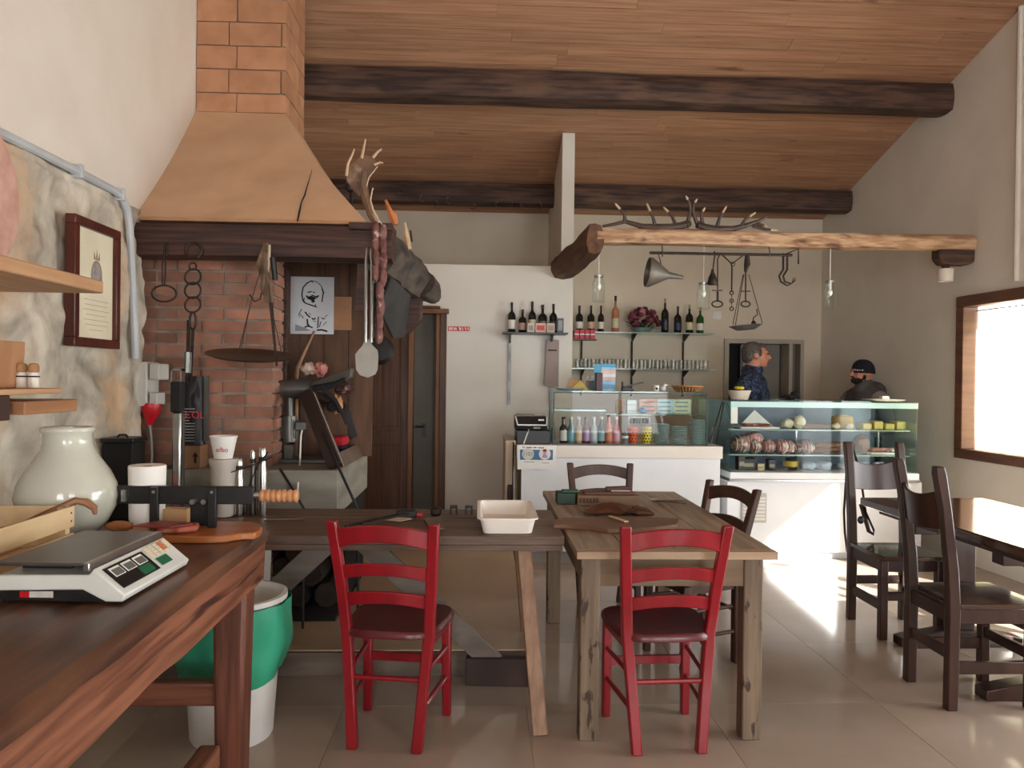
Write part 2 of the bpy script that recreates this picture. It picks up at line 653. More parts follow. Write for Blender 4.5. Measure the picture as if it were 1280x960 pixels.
# translucent curtain
cm = bpy.data.materials.new('curtain_voile'); cm.use_nodes = True
N, L = cm.node_tree.nodes, cm.node_tree.links
N.remove(N['Principled BSDF'])
tl = N.new('ShaderNodeBsdfTranslucent'); df = N.new('ShaderNodeBsdfDiffuse'); tp = N.new('ShaderNodeBsdfTransparent')
tl.inputs[0].default_value = lin((206, 196, 160)); df.inputs[0].default_value = lin((232, 224, 196)); tp.inputs[0].default_value = (1, 1, 1, 1)
m1 = N.new('ShaderNodeMixShader'); m1.inputs[0].default_value = .5
m2 = N.new('ShaderNodeMixShader'); m2.inputs[0].default_value = .06
L.new(tl.outputs[0], m1.inputs[1]); L.new(df.outputs[0], m1.inputs[2]); L.new(m1.outputs[0], m2.inputs[1]); L.new(tp.outputs[0], m2.inputs[2]); L.new(m2.outputs[0], N['Material Output'].inputs[0])


def curt(u, v):
    y = W0 + .04 + (W1 - W0 - .08) * u
    z = WZ0 + .03 + (WZ1 - WZ0 - .10) * v
    a = .012 * math.sin(u * 60 + 1.5 * math.sin(v * 3)) + .008 * math.sin(u * 133)
    return (XR(y) + .09 + a * (.4 + .6 * (1 - v)), y, z)


g = G().grid(curt, 150, 10)
cu = root('curtain', (XR(5.45), 5.45, WZ0), 'thin cream curtain hanging inside the brown window frame', 'curtain')
g.build('cloth', cm, cu, ang=80)
G().tube([(XR(W0) + .09, W0 + .03, WZ1 - .06), (XR(W1) + .09, W1 - .03, WZ1 - .06)], .006, 6).build('curtain_rod', steel, cu)

# unseen glazed door added on the right to let the low sun in
d2 = root('added_sun_door', (XR(3.1), 3.1, 0), 'unseen glazed double door added in the right wall for the sun', None)
struct(d2)
for i, (a, b_) in enumerate(((D0, (D0 + D1) / 2 - .005), ((D0 + D1) / 2 + .005, D1))):
    g = G()
    rbar(g, a, a + .07, 0, DZ, .2, .25); rbar(g, b_ - .07, b_, 0, DZ, .2, .25); rbar(g, a + .07, b_ - .07, 0, .10, .2, .25); rbar(g, a + .07, b_ - .07, DZ - .08, DZ, .2, .25)
    lf = g.build('leaf_frame', winm, d2)
    g = G(); rbar(g, a + .07, b_ - .07, .10, DZ - .08, .222, .228); g.build('pane', glass, d2)

# rear wall behind the camera; its two windows and porch are added for the light
RW = ((-.9, .5), (1.7, 3.7))
g = G()
zt = CZ(1)
xs = [-2.1, RW[0][0], RW[0][1], RW[1][0], RW[1][1], 4.9]
for k in (0, 2, 4):
    g.box(xs[k], xs[k + 1], -2.8, -2.5, 0, zt)
for a, b_ in RW:
    g.box(a, b_, -2.8, -2.5, 0, .35); g.box(a, b_, -2.8, -2.5, 2.75, zt)
struct(g.build('wall_rear', plaster), 'plaster wall behind the room with two large added windows')
for i, (a, b_) in enumerate(RW):
    w = root('window_%d' % (i + 2), ((a + b_) / 2, -2.65, .35), 'large unseen window added in the rear wall for sky light', None)
    struct(w)
    g = G()
    g.box(a, a + .07, -2.68, -2.62, .35, 2.75); g.box(b_ - .07, b_, -2.68, -2.62, .35, 2.75); g.box(a + .07, b_ - .07, -2.68, -2.62, .35, .43); g.box(a + .07, b_ - .07, -2.68, -2.62, 2.67, 2.75)
    g.box((a + b_) / 2 - .03, (a + b_) / 2 + .03, -2.68, -2.62, .43, 2.67)
    g.build('frame', winm, w)
    portal(((a + b_) / 2, -2.9, 1.55), (PI / 2, 0, 0), b_ - a, 2.4)
g = G(); rbar(g, D0 - .6, D1 + .1, DZ + .02, DZ + .06, TH, TH + .45)
struct(g.build('added_awning', winm), 'small unseen awning board added over the glazed door to cut the sun')  # unseen board added to set the upper edge of the sun patch
struct(G().box(-3.5, 7.5, -5.6, -2.8, 2.85, 3.0).build('added_porch', plaster), 'unseen porch roof added to keep the sun out of the rear windows')  # unseen roof added to block direct sun at the rear openings
portal((XR(3.1) + TH + .05, 3.1, 1.0), (0, PI / 2, R(3)), 2.0, 2.8)
portal((XR(5.45) + TH + .05, 5.45, 1.5), (0, PI / 2, R(3)), 1.25, 1.4)

# ================================================================== fireplace
HX0, HX1, HY0, HY1 = -1.8, -.60, 4.06, 5.40
HZ0, HZ1 = 2.26, 3.10
CX1, CY0 = -1.242, 4.90
fp = root('fireplace', (-1.2, 4.7, .0), 'brick fireplace with tan tapered hood and dark timber mantel', 'fireplace')
g = G()
# frustum, front face slightly concave
A = [(HX0, HY0), (HX1, HY0), (HX1, HY1), (HX0, HY1)]
B = [(HX0, CY0), (CX1, CY0), (CX1, HY1), (HX0, HY1)]
rings = []
for t in [i / 8 for i in range(9)]:
    bow = .035 * math.sin(t * PI)
    rr = [(a[0] + (b[0] - a[0]) * t, a[1] + (b[1] - a[1]) * t) for a, b in zip(A, B)]
    rr[0] = (rr[0][0], rr[0][1] + bow); rr[1] = (rr[1][0] - bow, rr[1][1] + bow); rr[2] = (rr[2][0] - bow, rr[2][1])
    rings.append([(x, y, HZ0 + (HZ1 - HZ0) * t) for x, y in rr])
vs = [p for r in rings for p in r]
fs = [[i * 4 + k, i * 4 + (k + 1) % 4, (i + 1) * 4 + (k + 1) % 4, (i + 1) * 4 + k] for i in range(8) for k in range(4)] + [[0, 1, 2, 3], [32, 33, 34, 35]]
hd = g.add(vs, fs).build('hood', hoodm, fp, ang=25)
G().box(HX0, HX1 + .012, HY0 - .012, HY1, HZ0 - .012, HZ0 + .004).build('hood_rim', mk('hood_rim_tan', (176, 136, 102), (160, 116, 82), 5, rough=.85), fp)
# crack: a thin dark irregular ridge line on the front face
cr = []
for i, (px, py) in enumerate(((372, 276), (374, 265), (377, 252), (381, 244), (383, 236), (386, 226), (390, 212))):
    t = (275 - py) / 135
    cr.append(PY(px, py, HY0 + (CY0 - HY0) * max(0, t) + .034 * math.sin(max(0, t) * PI) - .022))
G().tube(cr, [.004, .005, .003, .004, .003, .002, .001], 5).build('crack', blackm, hd)
# chimney of large bricks, course by course
ch = G().box(-1.8, CX1 - .012, CY0 + .012, HY1, HZ1, CZ(CY0) + .1).build('chimney_core', mortar, fp)
cn = 0.148
rng = random.Random(11)


def brick(name, x0, x1, y0, y1, z0, z1, mat, par, j=.0025):
    g = G()
    p = []
    for (x, y, z) in [(x0, y0, z0), (x1, y0, z0), (x1, y1, z0), (x0, y1, z0), (x0, y0, z1), (x1, y0, z1), (x1, y1, z1), (x0, y1, z1)]:
        p.append((x + rng.uniform(-j, j), y + rng.uniform(-j, j), z + rng.uniform(-j, j)))
    g.hexa(p)
    return g.build(name, mat, par, ang=30)


for r in range(10):
    z0 = HZ1 + .006 + r * cn - .03
    z1 = z0 + cn - .008
    if z0 < HZ1:
        z0 = HZ1 + .003
    if r % 2:
        sp = [(-1.795, -1.60), (-1.592, -1.275), (-1.267, CX1)]
        ys = [(CY0 + .0, 5.13), (5.138, 5.395)]
    else:
        sp = [(-1.795, -1.55), (-1.542, CX1)]
        ys = [(CY0 + .0, 5.0), (5.008, 5.25), (5.258, 5.395)]
    for a, b_ in sp:
        yb = ys[0][1] if b_ >= CX1 - .001 else CY0 + .06
        brick('brick', a, b_, CY0 - rng.uniform(0, .004), yb, z0, z1, brickc, fp)
    for a, b_ in ys[1:]:
        brick('brick', CX1 - .08, CX1, a, b_, z0, z1, brickc, fp)

# mantel: front beam, its end and the bark-edged slab along the right side
MZ0, MZ1 = 2.06, HZ0 - .014
rb = rough_beam('mantel_beam', -1.98, -.47, lambda t: 4.13, lambda t: (MZ0 + MZ1) / 2, .19, MZ1 - MZ0, mantelwood, 9.0, jit=.006)
rb.parent = fp; rb.location = WL[rb] - WL[fp]; WL[rb] = WL[fp].copy()
G().box(PY(436, 280, 4.02).x, PY(490, 280, 4.02).x, 4.015, 4.24, 2.215, 2.252).build('mantel_cap', mantelwood, fp, bevel=.004)
sl = []
for i in range(15):
    t = i / 14
    y = 4.2 + 1.25 * t
    xo = -.44 + .10 * t + .035 * noise.noise(V((t * 6, 2, 0)))
    sl.append((xo, y))
g = G()
vs = []
for i, (x, y) in enumerate(sl):
    zt = 2.245 + .02 * noise.noise(V((y * 5, 0, 3)))
    zb = 2.03 - .03 * (y - 4.2)
    vs += [(-.62, y, zb), (x - .07, y, zb - .01), (x + .01 + .02 * noise.noise(V((y * 9, 7, 0))), y, (zb + zt) / 2), (x - .05, y, zt), (-.62, y, zt)]
fs = [[i * 5 + k, i * 5 + (k + 1) % 5, (i + 1) * 5 + (k + 1) % 5, (i + 1) * 5 + k] for i in range(14) for k in range(5)] + [[0, 1, 2, 3, 4], [70, 71, 72, 73, 74]]
barkm = mk('grey_bark_slab', (92, 80, 70), (52, 46, 44), 5, (1, 1, 3), rough=.85, bump=.6)
g.add(vs, fs).build('mantel_slab', barkm, fp, ang=50)
g = G().tube([(-.40, 5.30, 2.10), (-.36, 5.42, 2.06), (-.33, 5.50, 2.02)], [.09, .085, .05], 10)
g.build('slab_knot', barkm, fp)
G().prism([(-.62, 5.2, 1.74), (-.50, 5.2, 1.74), (-.40, 5.2, 1.84), (-.40, 5.2, 1.99), (-.62, 5.2, 1.99)], (0, .13, 0)).build('corbel', mantelwood, fp, bevel=.01)
# dark iron skirt below the slab
G().prism([(-.50, 4.36, 2.03), (-.46, 5.10, 2.0), (-.50, 5.14, 1.72), (-.56, 5.0, 1.70), (-.60, 4.6, 1.86)], (-.012, 0, 0)).build('iron_skirt', mk('sooty_iron', (62, 60, 60), (48, 46, 46), 4, rough=.6), fp)

# left brick panel, each brick laid singly
BX1, BY = -1.155, 4.35
G().box(-2.05, BX1 - .012, BY + .012, BY + .22, .12, MZ0 + .16).build('brick_core', mortar, fp)
course = .068
for r in range(29):
    z0 = .20 + r * course
    x = -2.045 - (.13 if r % 2 else 0)
    while x < BX1 - .02:
        ln = .25 if rng.random() < .62 else .122
        x1 = min(x + ln, BX1)
        xa = max(x, -2.047)
        if BX1 - x1 < .05:
            x1 = BX1
        if x1 - xa > .02:
            e = x1 >= BX1 - .001
            brick('brick', xa, x1 - (0 if e else .013), BY - rng.uniform(-.004, .004), (BY + .21) if e else BY + .05, z0, z0 + course - .013, brickm, fp, .003)
        x = x1 + (.0 if x1 < BX1 else 1)
# dark boarded back of the fire recess
bm_ = mk('recess_board', (108, 78, 58), (84, 60, 45), 3, (6, 6, 1), rough=.75, bump=.2)
x = -1.62
k = 0
while x < -.70:
    x1 = min(x + .155, -.66)
    G().box(x, x1 - .004, 4.98 + .006 * (k % 2), 5.01, .94, 2.20).build('back_board', bm_, fp)
    x = x1
    k += 1
G().box(BX1 - .05, BX1 + .015, 4.58, 4.66, .94, 2.08).build('post', mantelwood, fp, bevel=.004)
G().box(-.70, -.63, 4.92, 4.975, 1.62, 2.05).build('post', mantelwood, fp, bevel=.004)
# cast concrete hearth with the log hole below
conc = mk('hearth_concrete', (150, 146, 134), (122, 118, 108), 3, (1, 1, 4), rough=.8, bump=.15)
hz = .945
G().box(-2.04, -.755, 4.16, 5.24, .70, hz).build('hearth', conc, fp, bevel=.008)
G().box(-2.04, -1.60, 4.18, 5.2, .12, .70).build('hearth_pier', mortar, fp)
void_shade = mk('void_shade', (20, 18, 17), (30, 26, 24), 6, rough=.95)  # near-black colour standing in for the shade inside the log hole
G().box(-1.6, -.77, 4.98, 5.2, .12, .70).build('hole_back', void_shade, fp)
G().prism([(-.77, 4.5, .12), (-.77, 4.98, .12), (-.77, 4.98, .70), (-.77, 4.5, .70)], (-.03, 0, 0)).build('hole_side', void_shade, fp)
G().box(-1.6, -.77, 4.2, 4.98, .121, .14).build('hole_floor', void_shade, fp)

# firewood in the hole
barkw = mk('firewood_bark', (58, 46, 38), (34, 28, 25), 6, rough=.95, bump=.6)
endw = mk('firewood_end', (62, 48, 38), (44, 34, 28), 12, rough=.9)
logs = [(-1.35, .21, .07), (-1.19, .215, .075), (-1.02, .205, .065), (-.86, .21, .07), (-1.27, .345, .068), (-1.10, .35, .07), (-.93, .34, .065), (-1.18, .475, .065), (-1.01, .475, .066)]
for i, (x, z, r) in enumerate(logs):
    L0 = 4.30 + rng.uniform(0, .12)
    o = root('firewood_log', (x, L0 + .25, z - r), 'dark split firewood log stacked in the hole under the hearth', 'log', 'firewood under the hearth')
    prof = [(x + rng.uniform(-.006, .006), L0 + .5 * t, z + rng.uniform(-.005, .005)) for t in (0, .3, .6, 1)]
    G().tube(prof, [r, r * 1.04, r, r * .95], 9).build('bark', barkw, o)
    G().tube([(x, L0 - .004, z), (x, L0 + .002, z)], r * .86, 9).build('cut_end', endw, o)

# wooden door leaf and frame in the partition
dw = mk('door_wood', (96, 64, 42), (72, 47, 32), 6, (6, 6, .35), rough=.5, bump=.15, detail=8)
frw = mk('door_frame_wood', (128, 88, 58), (104, 68, 44), 3, (5, 5, .5), rough=.5)
d3 = struct(root('door_3', (-.7, PYW, .0), 'brown panelled wooden door standing beside the white partition', None))
mx_ = PY(512, 500, PYW).x
lx0, lx1 = jx0 + .02, mx_ - .012
lf = G().box(lx0, lx1, PYW - .02, PYW + .02, .13, 2.03).build('leaf', dw, d3)
for z0, z1 in ((.25, .80), (1.0, 1.93)):
    for xx0, xx1 in ((lx0 + .09, (lx0 + lx1) / 2 - .03), ((lx0 + lx1) / 2 + .03, lx1 - .09)):
        G().box(xx0, xx1, PYW - .028, PYW - .019, z0, z1).build('panel', dw, lf, bevel=.006)
for a, b_ in ((lx0, lx0 + .07), (lx1 - .07, lx1)):
    G().box(a, b_, PYW - .032, PYW - .02, .13, 2.03).build('stile', dw, lf, bevel=.004)
G().box(lx0 + .07, lx1 - .07, PYW - .03, PYW - .02, .83, .96).build('rail', dw, lf, bevel=.004)
G().box(mx_ - .012, mx_ + .035, PYW - .06, PYW + .10, .12, 2.04).build('jamb', frw, d3, bevel=.005)
G().box(jx1 - .09, jx1 + .005, PYW - .04, PYW + .06, .12, 2.04).build('jamb', frw, d3, bevel=.01)
G().box(jx1 - .05, jx1 + .012, PYW - .055, PYW - .03, .12, 2.04).build('architrave', dw, d3, bevel=.006)
G().box(jx0, jx1 + .03, PYW - .06, PYW + .06, 2.04, 2.085).build('lintel', frw, d3, bevel=.006)
G().box(jx0 + .1, jx1 - .05, PYW - .05, PYW + .05, 2.085, 2.11).build('lintel_cap', dw, d3, bevel=.006)
gd = G().box(mx_ + .035, jx1 - .09, PYW + .07, PYW + .11, .12, 2.04).build('inner_leaf', mk('grey_green_door', (96, 94, 82), (86, 84, 74), 3, rough=.6), d3)
hp = PY(527, 533, PYW + .05)
g = G().tube([hp + V((.02, .02, 0)), hp + V((.02, -.04, 0)), hp + V((-.055, -.045, 0))], .010, 8)
g.box(hp.x + .0, hp.x + .04, hp.y + .008, hp.y + .02, hp.z - .10, hp.z + .03)
g.build('door_handle', black, gd)

# ================================================================== workbench
benchw = mk('bench_wood', (140, 90, 66), (104, 62, 44), 7, (5, .35, 5), rough=.42, bump=.35, detail=9, lo=.38, hi=.62, c3=(60, 34, 24), s3=5, st3=(6, .4, 6), lo3=.6, hi3=.68)
benchtop = mk('bench_top_wood', (98, 66, 49), (66, 43, 33), 6, (5, .35, 5), rough=.34, bump=.12, detail=9, lo=.36, hi=.64, c3=(124, 82, 58), s3=1.6, lo3=.5, hi3=.75)
bz = .90
wbn = root('workbench', (-1.25, 1.5, 0), 'heavy reddish brown timber workbench along the stone wall', 'workbench')
bx = lambda y: -.752 - .008 * (y - 1.26)
g = G()
n = 30
fr, bk = [], []
for i in range(n + 1):
    y = .15 + (2.82 - .15) * i / n
    fr.append((bx(y) + .006 * noise.noise(V((y * 5, 1, 0))), y))
vs = []
for x, y in fr:
    wob = .006 * noise.noise(V((y * 7, 9, 0)))
    vs += [(-1.70, y, bz - .05), (x, y, bz - .05 + wob), (x + .006, y, bz - .02), (x - .012, y, bz), (-1.70, y, bz)]
fs = [[i * 5 + k, i * 5 + (k + 1) % 5, (i + 1) * 5 + (k + 1) % 5, (i + 1) * 5 + k] for i in range(n) for k in range(5)] + [[0, 1, 2, 3, 4], [n * 5 + k for k in range(5)]]
g.add(vs, fs).build('table_top', benchtop, wbn, ang=40)
vs = []
for x, y in fr:
    zb = .712 + .012 * noise.noise(V((y * 3, 4, 0)))
    vs += [(x - .06, y, zb), (x - .012, y, zb), (x - .006, y, bz - .05), (x - .06, y, bz - .05)]
g = G().add(vs, [[i * 4 + k, i * 4 + (k + 1) % 4, (i + 1) * 4 + (k + 1) % 4, (i + 1) * 4 + k] for i in range(n) for k in range(4)] + [[0, 1, 2, 3], [n * 4 + k for k in range(4)]])
g.build('apron', benchw, wbn, ang=50)
G().box(-1.68, -.83, 2.70, 2.74, .735, bz - .05).build('end_apron', benchw, wbn, bevel=.004)
legp = [(-.905, 2.64, 0), (-.905, .35, 0), (-1.66, 2.62, 0), (-1.66, .35, 0)]
for k, (x, y, z) in enumerate(legp):
    G().hexa([(x + .015, y + .01, 0), (x + .105, y + .01, 0), (x + .105, y + .11, 0), (x + .015, y + .11, 0), (x, y, bz - .05), (x + .12, y, bz - .05), (x + .12, y + .12, bz - .05), (x, y + .12, bz - .05)]).build('leg', mk('bench_leg_wood', (112, 66, 48), (82, 47, 35), 7, (5, 5, .35), rough=.45, bump=.35, detail=9, lo=.38, hi=.62, c3=(56, 32, 24), s3=5, st3=(6, 6, .4), lo3=.6, hi3=.7), wbn, bevel=.014)
G().bar((-.90, 2.64, .155), (-.90, .45, .155), .07, .085).build('stretcher', benchw, wbn, bevel=.01)
G().bar((-1.56, 2.70, .35), (-.89, 2.70, .35), .05, .085).build('stretcher', mk('bench_rail_wood', (124, 76, 54), (92, 54, 40), 7, (.35, 5, 5), rough=.45, bump=.3, detail=9), wbn, bevel=.01)
G().bar((-1.60, 2.64, .155), (-1.60, .45, .155), .07, .085).build('stretcher', benchw, wbn, bevel=.01)

# ================================================================== chairs
redm = mk('red_paint', (142, 20, 32), (124, 13, 25), 4, (3, 3, .6), rough=.33, bump=.03, coat=.2)
redseat = mk('dark_red_seat', (96, 24, 30), (78, 19, 25), 5, rough=.38, coat=.15)
brn = mk('brown_chair_wood', (78, 50, 36), (56, 35, 26), 4, (4, 4, .6), rough=.45)


def arc_slat(z, w0, w1, y, hgt, rise, th=.018, bow=.03, n=10):
    # curved rail between the posts: bowed backwards and arched upwards
    vs = []
    for i in range(n + 1):
        t = i / n * 2 - 1
        x = t * (w0 + w1) / 2
        yy_ = y - bow * (1 - t * t)
        zz = z + rise * (1 - t * t)
        h = hgt * (1 - .12 * (1 - t * t))
        vs += [(x, yy_ - th / 2, zz), (x, yy_ + th / 2, zz), (x, yy_ + th / 2 + (-.006), zz + h), (x, yy_ - th / 2 - .006, zz + h)]
    return G().add(vs, [[i * 4 + k, i * 4 + (k + 1) % 4, (i + 1) * 4 + (k + 1) % 4, (i + 1) * 4 + k] for i in range(n) for k in range(4)] + [[0, 1, 2, 3], [n * 4 + k for k in range(4)]])


def rustic_chair(loc, rz, label, group, mf, ms):
    r = root('rustic_chair', loc, label, 'chair', group, rz)
    o3 = WL[r]
    # back at y = -.18, front at y = +.18; back posts widen and lean back towards the top
    def post(sx):
        pts = [(.128, -.18, 0), (.145, -.165, .22), (.165, -.150, .45), (.180, -.185, .66), (.200, -.245, .90)]
        vs = []
        for x, y, z in pts:
            x *= sx
            w = .021
            d = .019 if z < .8 else .016
            vs += [(x - w, y - d, z), (x + w, y - d, z), (x + w, y + d, z), (x - w, y + d, z)]
        n_ = len(pts)
        return G().add(vs, [[i * 4 + k, i * 4 + (k + 1) % 4, (i + 1) * 4 + (k + 1) % 4, (i + 1) * 4 + k] for i in range(n_ - 1) for k in range(4)] + [[0, 1, 2, 3], [(n_ - 1) * 4 + k for k in range(4)]])
    for sx in (-1, 1):
        post(sx).build('back_post', mf, r, bevel=.006, local=True)
        G().hexa([(sx * .175 - .017, .148, 0), (sx * .175 + .017, .148, 0), (sx * .175 + .017, .184, 0), (sx * .175 - .017, .184, 0),
                  (sx * .172 - .02, .14, .435), (sx * .172 + .02, .14, .435), (sx * .172 + .02, .182, .435), (sx * .172 - .02, .182, .435)]).build('leg', mf, r, bevel=.006, local=True)
        for za in (.17, .30):
            G().tube([(sx * .146, -.165, za), (sx * .175, .16, za)], .0105, 8).build('stretcher', mf, r, local=True)
        G().bar((sx * .160, -.15, .415), (sx * .178, .15, .415), .018, .045).build('seat_rail', mf, r, local=True)
    G().bar((-.17, .166, .415), (.17, .166, .415), .018, .045).build('seat_rail', mf, r, local=True)
    G().bar((-.17, .166, .24), (.17, .166, .24), .016, .036).build('stretcher', mf, r, local=True)
    G().tube([(-.150, -.165, .275), (.150, -.165, .275)], .0105, 8).build('stretcher', mf, r, local=True)
    # seat: rounded, wider in front
    out = []
    for k in range(36):
        t = 2 * PI * k / 36
        c, s_ = math.cos(t), math.sin(t)
        e = 4.2
        q = (abs(c) ** e + abs(s_) ** e) ** (-1 / e)
        w = .185 + .035 * (s_ * q * .5 + .5)
        out.append((c * q * w, .01 + s_ * q * .205))
    vs = [(x, y, .437) for x, y in out] + [(x * 1.01, y * 1.01, .452) for x, y in out] + [(x * .96, y * .96, .466) for x, y in out] + [(x * .5, y * .5, .459) for x, y in out]
    fs = [[i * 36 + k, i * 36 + (k + 1) % 36, (i + 1) * 36 + (k + 1) % 36, (i + 1) * 36 + k] for i in range(3) for k in range(36)] + [list(range(36)), [108 + k for k in range(36)]]
    G().add(vs, fs).build('seat', ms, r, local=True, ang=50)
    arc_slat(.790, .19, .185, -.222, .075, .034).build('back_slat', mf, r, bevel=.004, local=True, ang=50)
    arc_slat(.665, .17, .172, -.188, .055, .024).build('back_slat', mf, r, bevel=.004, local=True, ang=50)
    arc_slat(.552, .155, .160, -.165, .055, .024).build('back_slat', mf, r, bevel=.004, local=True, ang=50)
    return r


cR = rustic_chair((.742, 3.13, 0), R(3), 'red ladder-back chair pulled up to the end of the wooden table', None, redm, redseat)
cL = dup(cR, (-.325, 3.17, 0), R(-9), 'red ladder-back chair standing alone before the long trestle table')
cm_ = {'red_paint': brn, 'dark_red_seat': brn}
dup(cR, (.80, 4.80, 0), R(180), 'brown ladder-back chair at the far end of the wooden table', None, cm_)
dup(cR, (1.125, 3.97, 0), R(109), 'brown ladder-back chair pushed under the long side of the wooden table', None, cm_)

# ================================================================== wooden table
tabw = mk('table_top_wood', (160, 141, 120), (128, 108, 89), 6, (6, .3, 6), rough=.36, bump=.2, detail=9, lo=.38, hi=.62, c3=(92, 74, 58), s3=3, st3=(5, .5, 5), lo3=.56, hi3=.74)
tabl = mk('table_leg_wood', (130, 112, 92), (102, 86, 70), 7, (5, 5, .3), rough=.7, bump=.25, c3=(64, 48, 38), s3=14, st3=(2, 2, .6), lo3=.58, hi3=.64)
tb = root('wooden_table', (.79, 3.83, 0), 'worn grey-brown plank table with square peeling legs', 'table')
TX0, TX1, TY0, TY1, TZ = .39, 1.198, 3.01, 4.655, .772
for k in range(4):
    y0 = TX0 + (TX1 - TX0) * k / 4
    G().box(y0 + .0015, TX0 + (TX1 - TX0) * (k + 1) / 4 - .0015, TY0 + .06, TY1 - .06, TZ - .032, TZ).build('top_plank', tabw, tb, bevel=.003)
for y0, y1 in ((TY0, TY0 + .058), (TY1 - .058, TY1)):
    G().box(TX0, TX1, y0, y1, TZ - .032, TZ).build('end_board', mk('table_end_wood', (176, 150, 122), (150, 124, 98), 3, (.6, 5, 5), rough=.45, bump=.08), tb, bevel=.003)
for x0, y0 in ((.413, 3.05), (1.075, 3.05), (.413, 4.53), (1.075, 4.53)):
    G().box(x0, x0 + .078, y0, y0 + .078, 0, TZ - .032).build('leg', tabl, tb, bevel=.006)
apw = mk('table_apron_wood', (128, 106, 82), (108, 88, 68), 3, (.6, 5, 5), rough=.6, bump=.1)
G().box(.491, 1.075, 3.062, 3.085, TZ - .15, TZ - .032).build('apron', apw, tb)
G().box(.491, 1.075, 4.57, 4.593, TZ - .15, TZ - .032).build('apron', apw, tb)
G().box(.425, .448, 3.128, 4.53, TZ - .15, TZ - .032).build('apron', apw, tb)
G().box(1.118, 1.141, 3.128, 4.53, TZ - .15, TZ - .032).build('apron', apw, tb)

# ================================================================== trestle table
trw = mk('trestle_wood', (114, 91, 75), (80, 61, 50), 6, (.3, 6, 6), rough=.48, bump=.3, detail=9, lo=.38, hi=.62, c3=(54, 38, 30), s3=2.5, st3=(.6, 5, 5), lo3=.6, hi3=.8)
grw = mk('grey_trestle_wood', (120, 108, 98), (98, 88, 80), 3, (1, 5, 5), rough=.65)
legw = mk('trestle_leg_wood', (158, 126, 101), (130, 100, 79), 7, (5, 5, .3), rough=.6, bump=.25, detail=8)
tt = root('trestle_table', (-.4, 3.6, 0), 'long low plank table on folding trestles before the fireplace', 'table')
for y0, y1, dz in ((3.285, 3.495, 0), (3.50, 3.71, -.002), (3.714, 3.95, .001)):
    G().box(-1.74, .372, y0, y1, .735 + dz, .775 + dz).build('top_plank', trw, tt, bevel=.004)
G().box(-1.73, .365, 3.29, 3.312, .71, .735).build('edge_batten', trw, tt, bevel=.003)
# right trestle: two splayed legs and rails
for (a, b_) in (((.20, 3.37, .735), (.262, 3.11, 0)), ((.20, 3.86, .735), (.262, 4.05, .12))):
    G().bar(a, b_, .062, .055, (0, 1, 0)).build('leg', legw, tt, bevel=.005)
G().bar((.20, 3.33, .70), (.20, 3.92, .70), .05, .06).build('cross_rail', trw, tt, bevel=.004)
G().bar((.0, 3.62, .70), (.24, 3.62, .70), .09, .07).build('cross_rail', trw, tt, bevel=.004)
# left trestle: an A of two grey boards bolted at the foot
for e in (-1, 1):
    a = V((-.62 + .02 * e, 3.60 + .03 * e, .735)); b_ = V((-.62 + e * .70, 3.60 + .03 * e, .10))
    d = (b_ - a).normalized(); nrm = V((0, 1, 0)); sd = d.cross(nrm)
    poly = [a + sd * .05, a - sd * .05]
    for k in range(9):
        t = -PI / 2 + PI * k / 8
        poly.append(b_ + sd * .05 * math.sin(t) + d * .05 * math.cos(t))
    lg = G().prism(poly, nrm * .028).build('leg', grw, tt, bevel=.003)
    G().tube([b_ + V((0, -.006, 0)), b_ + V((0, .01, 0))], .014, 10).build('bolt', steel, lg)
G().bar((-.05, 3.64, .065), (.26, 3.62, .065), .05, .13).build('foot_board', mk('dark_foot', (70, 48, 40), (52, 36, 30), 4, rough=.6), tt, bevel=.004)

# ================================================================== dark dining table and chairs by the window
dkw = mk('dark_oak', (66, 42, 34), (46, 29, 24), 3, (3, 3, .5), rough=.32, bump=.04)
dkt = mk('dark_oak_top', (74, 50, 40), (56, 38, 31), 5, (4, .4, 4), rough=.13, bump=.03, coat=.5)
dt = root('dark_dining_table', (2.67, 3.8, 0), 'dark oak dining table beside the bright curtained window', 'table')
G().box(2.295, 3.06, 3.05, 4.53, .715, .762).build('table_top', dkt, dt, bevel=.006)
for x0, x1 in ((2.36, 2.40), (2.95, 2.99)):
    G().box(x0, x1, 3.15, 4.43, .68, .715).build('side_rail', dkw, dt, bevel=.003)
for yc in (3.45, 4.16):
    G().box(2.61, 2.75, yc - .035, yc + .035, .09, .68).build('pedestal', dkw, dt, bevel=.005)
    G().box(2.40, 2.95, yc - .04, yc + .04, .62, .68).build('bearer', dkw, dt, bevel=.005)
    G().prism([(2.33, yc - .045, 0), (3.02, yc - .045, 0), (3.02, yc - .045, .05), (2.80, yc - .045, .09), (2.55, yc - .045, .09), (2.33, yc - .045, .05)], (0, .09, 0)).build('foot', dkw, dt, bevel=.006)
G().box(2.65, 2.71, 3.485, 4.125, .26, .36).build('stretcher', dkw, dt, bevel=.005)


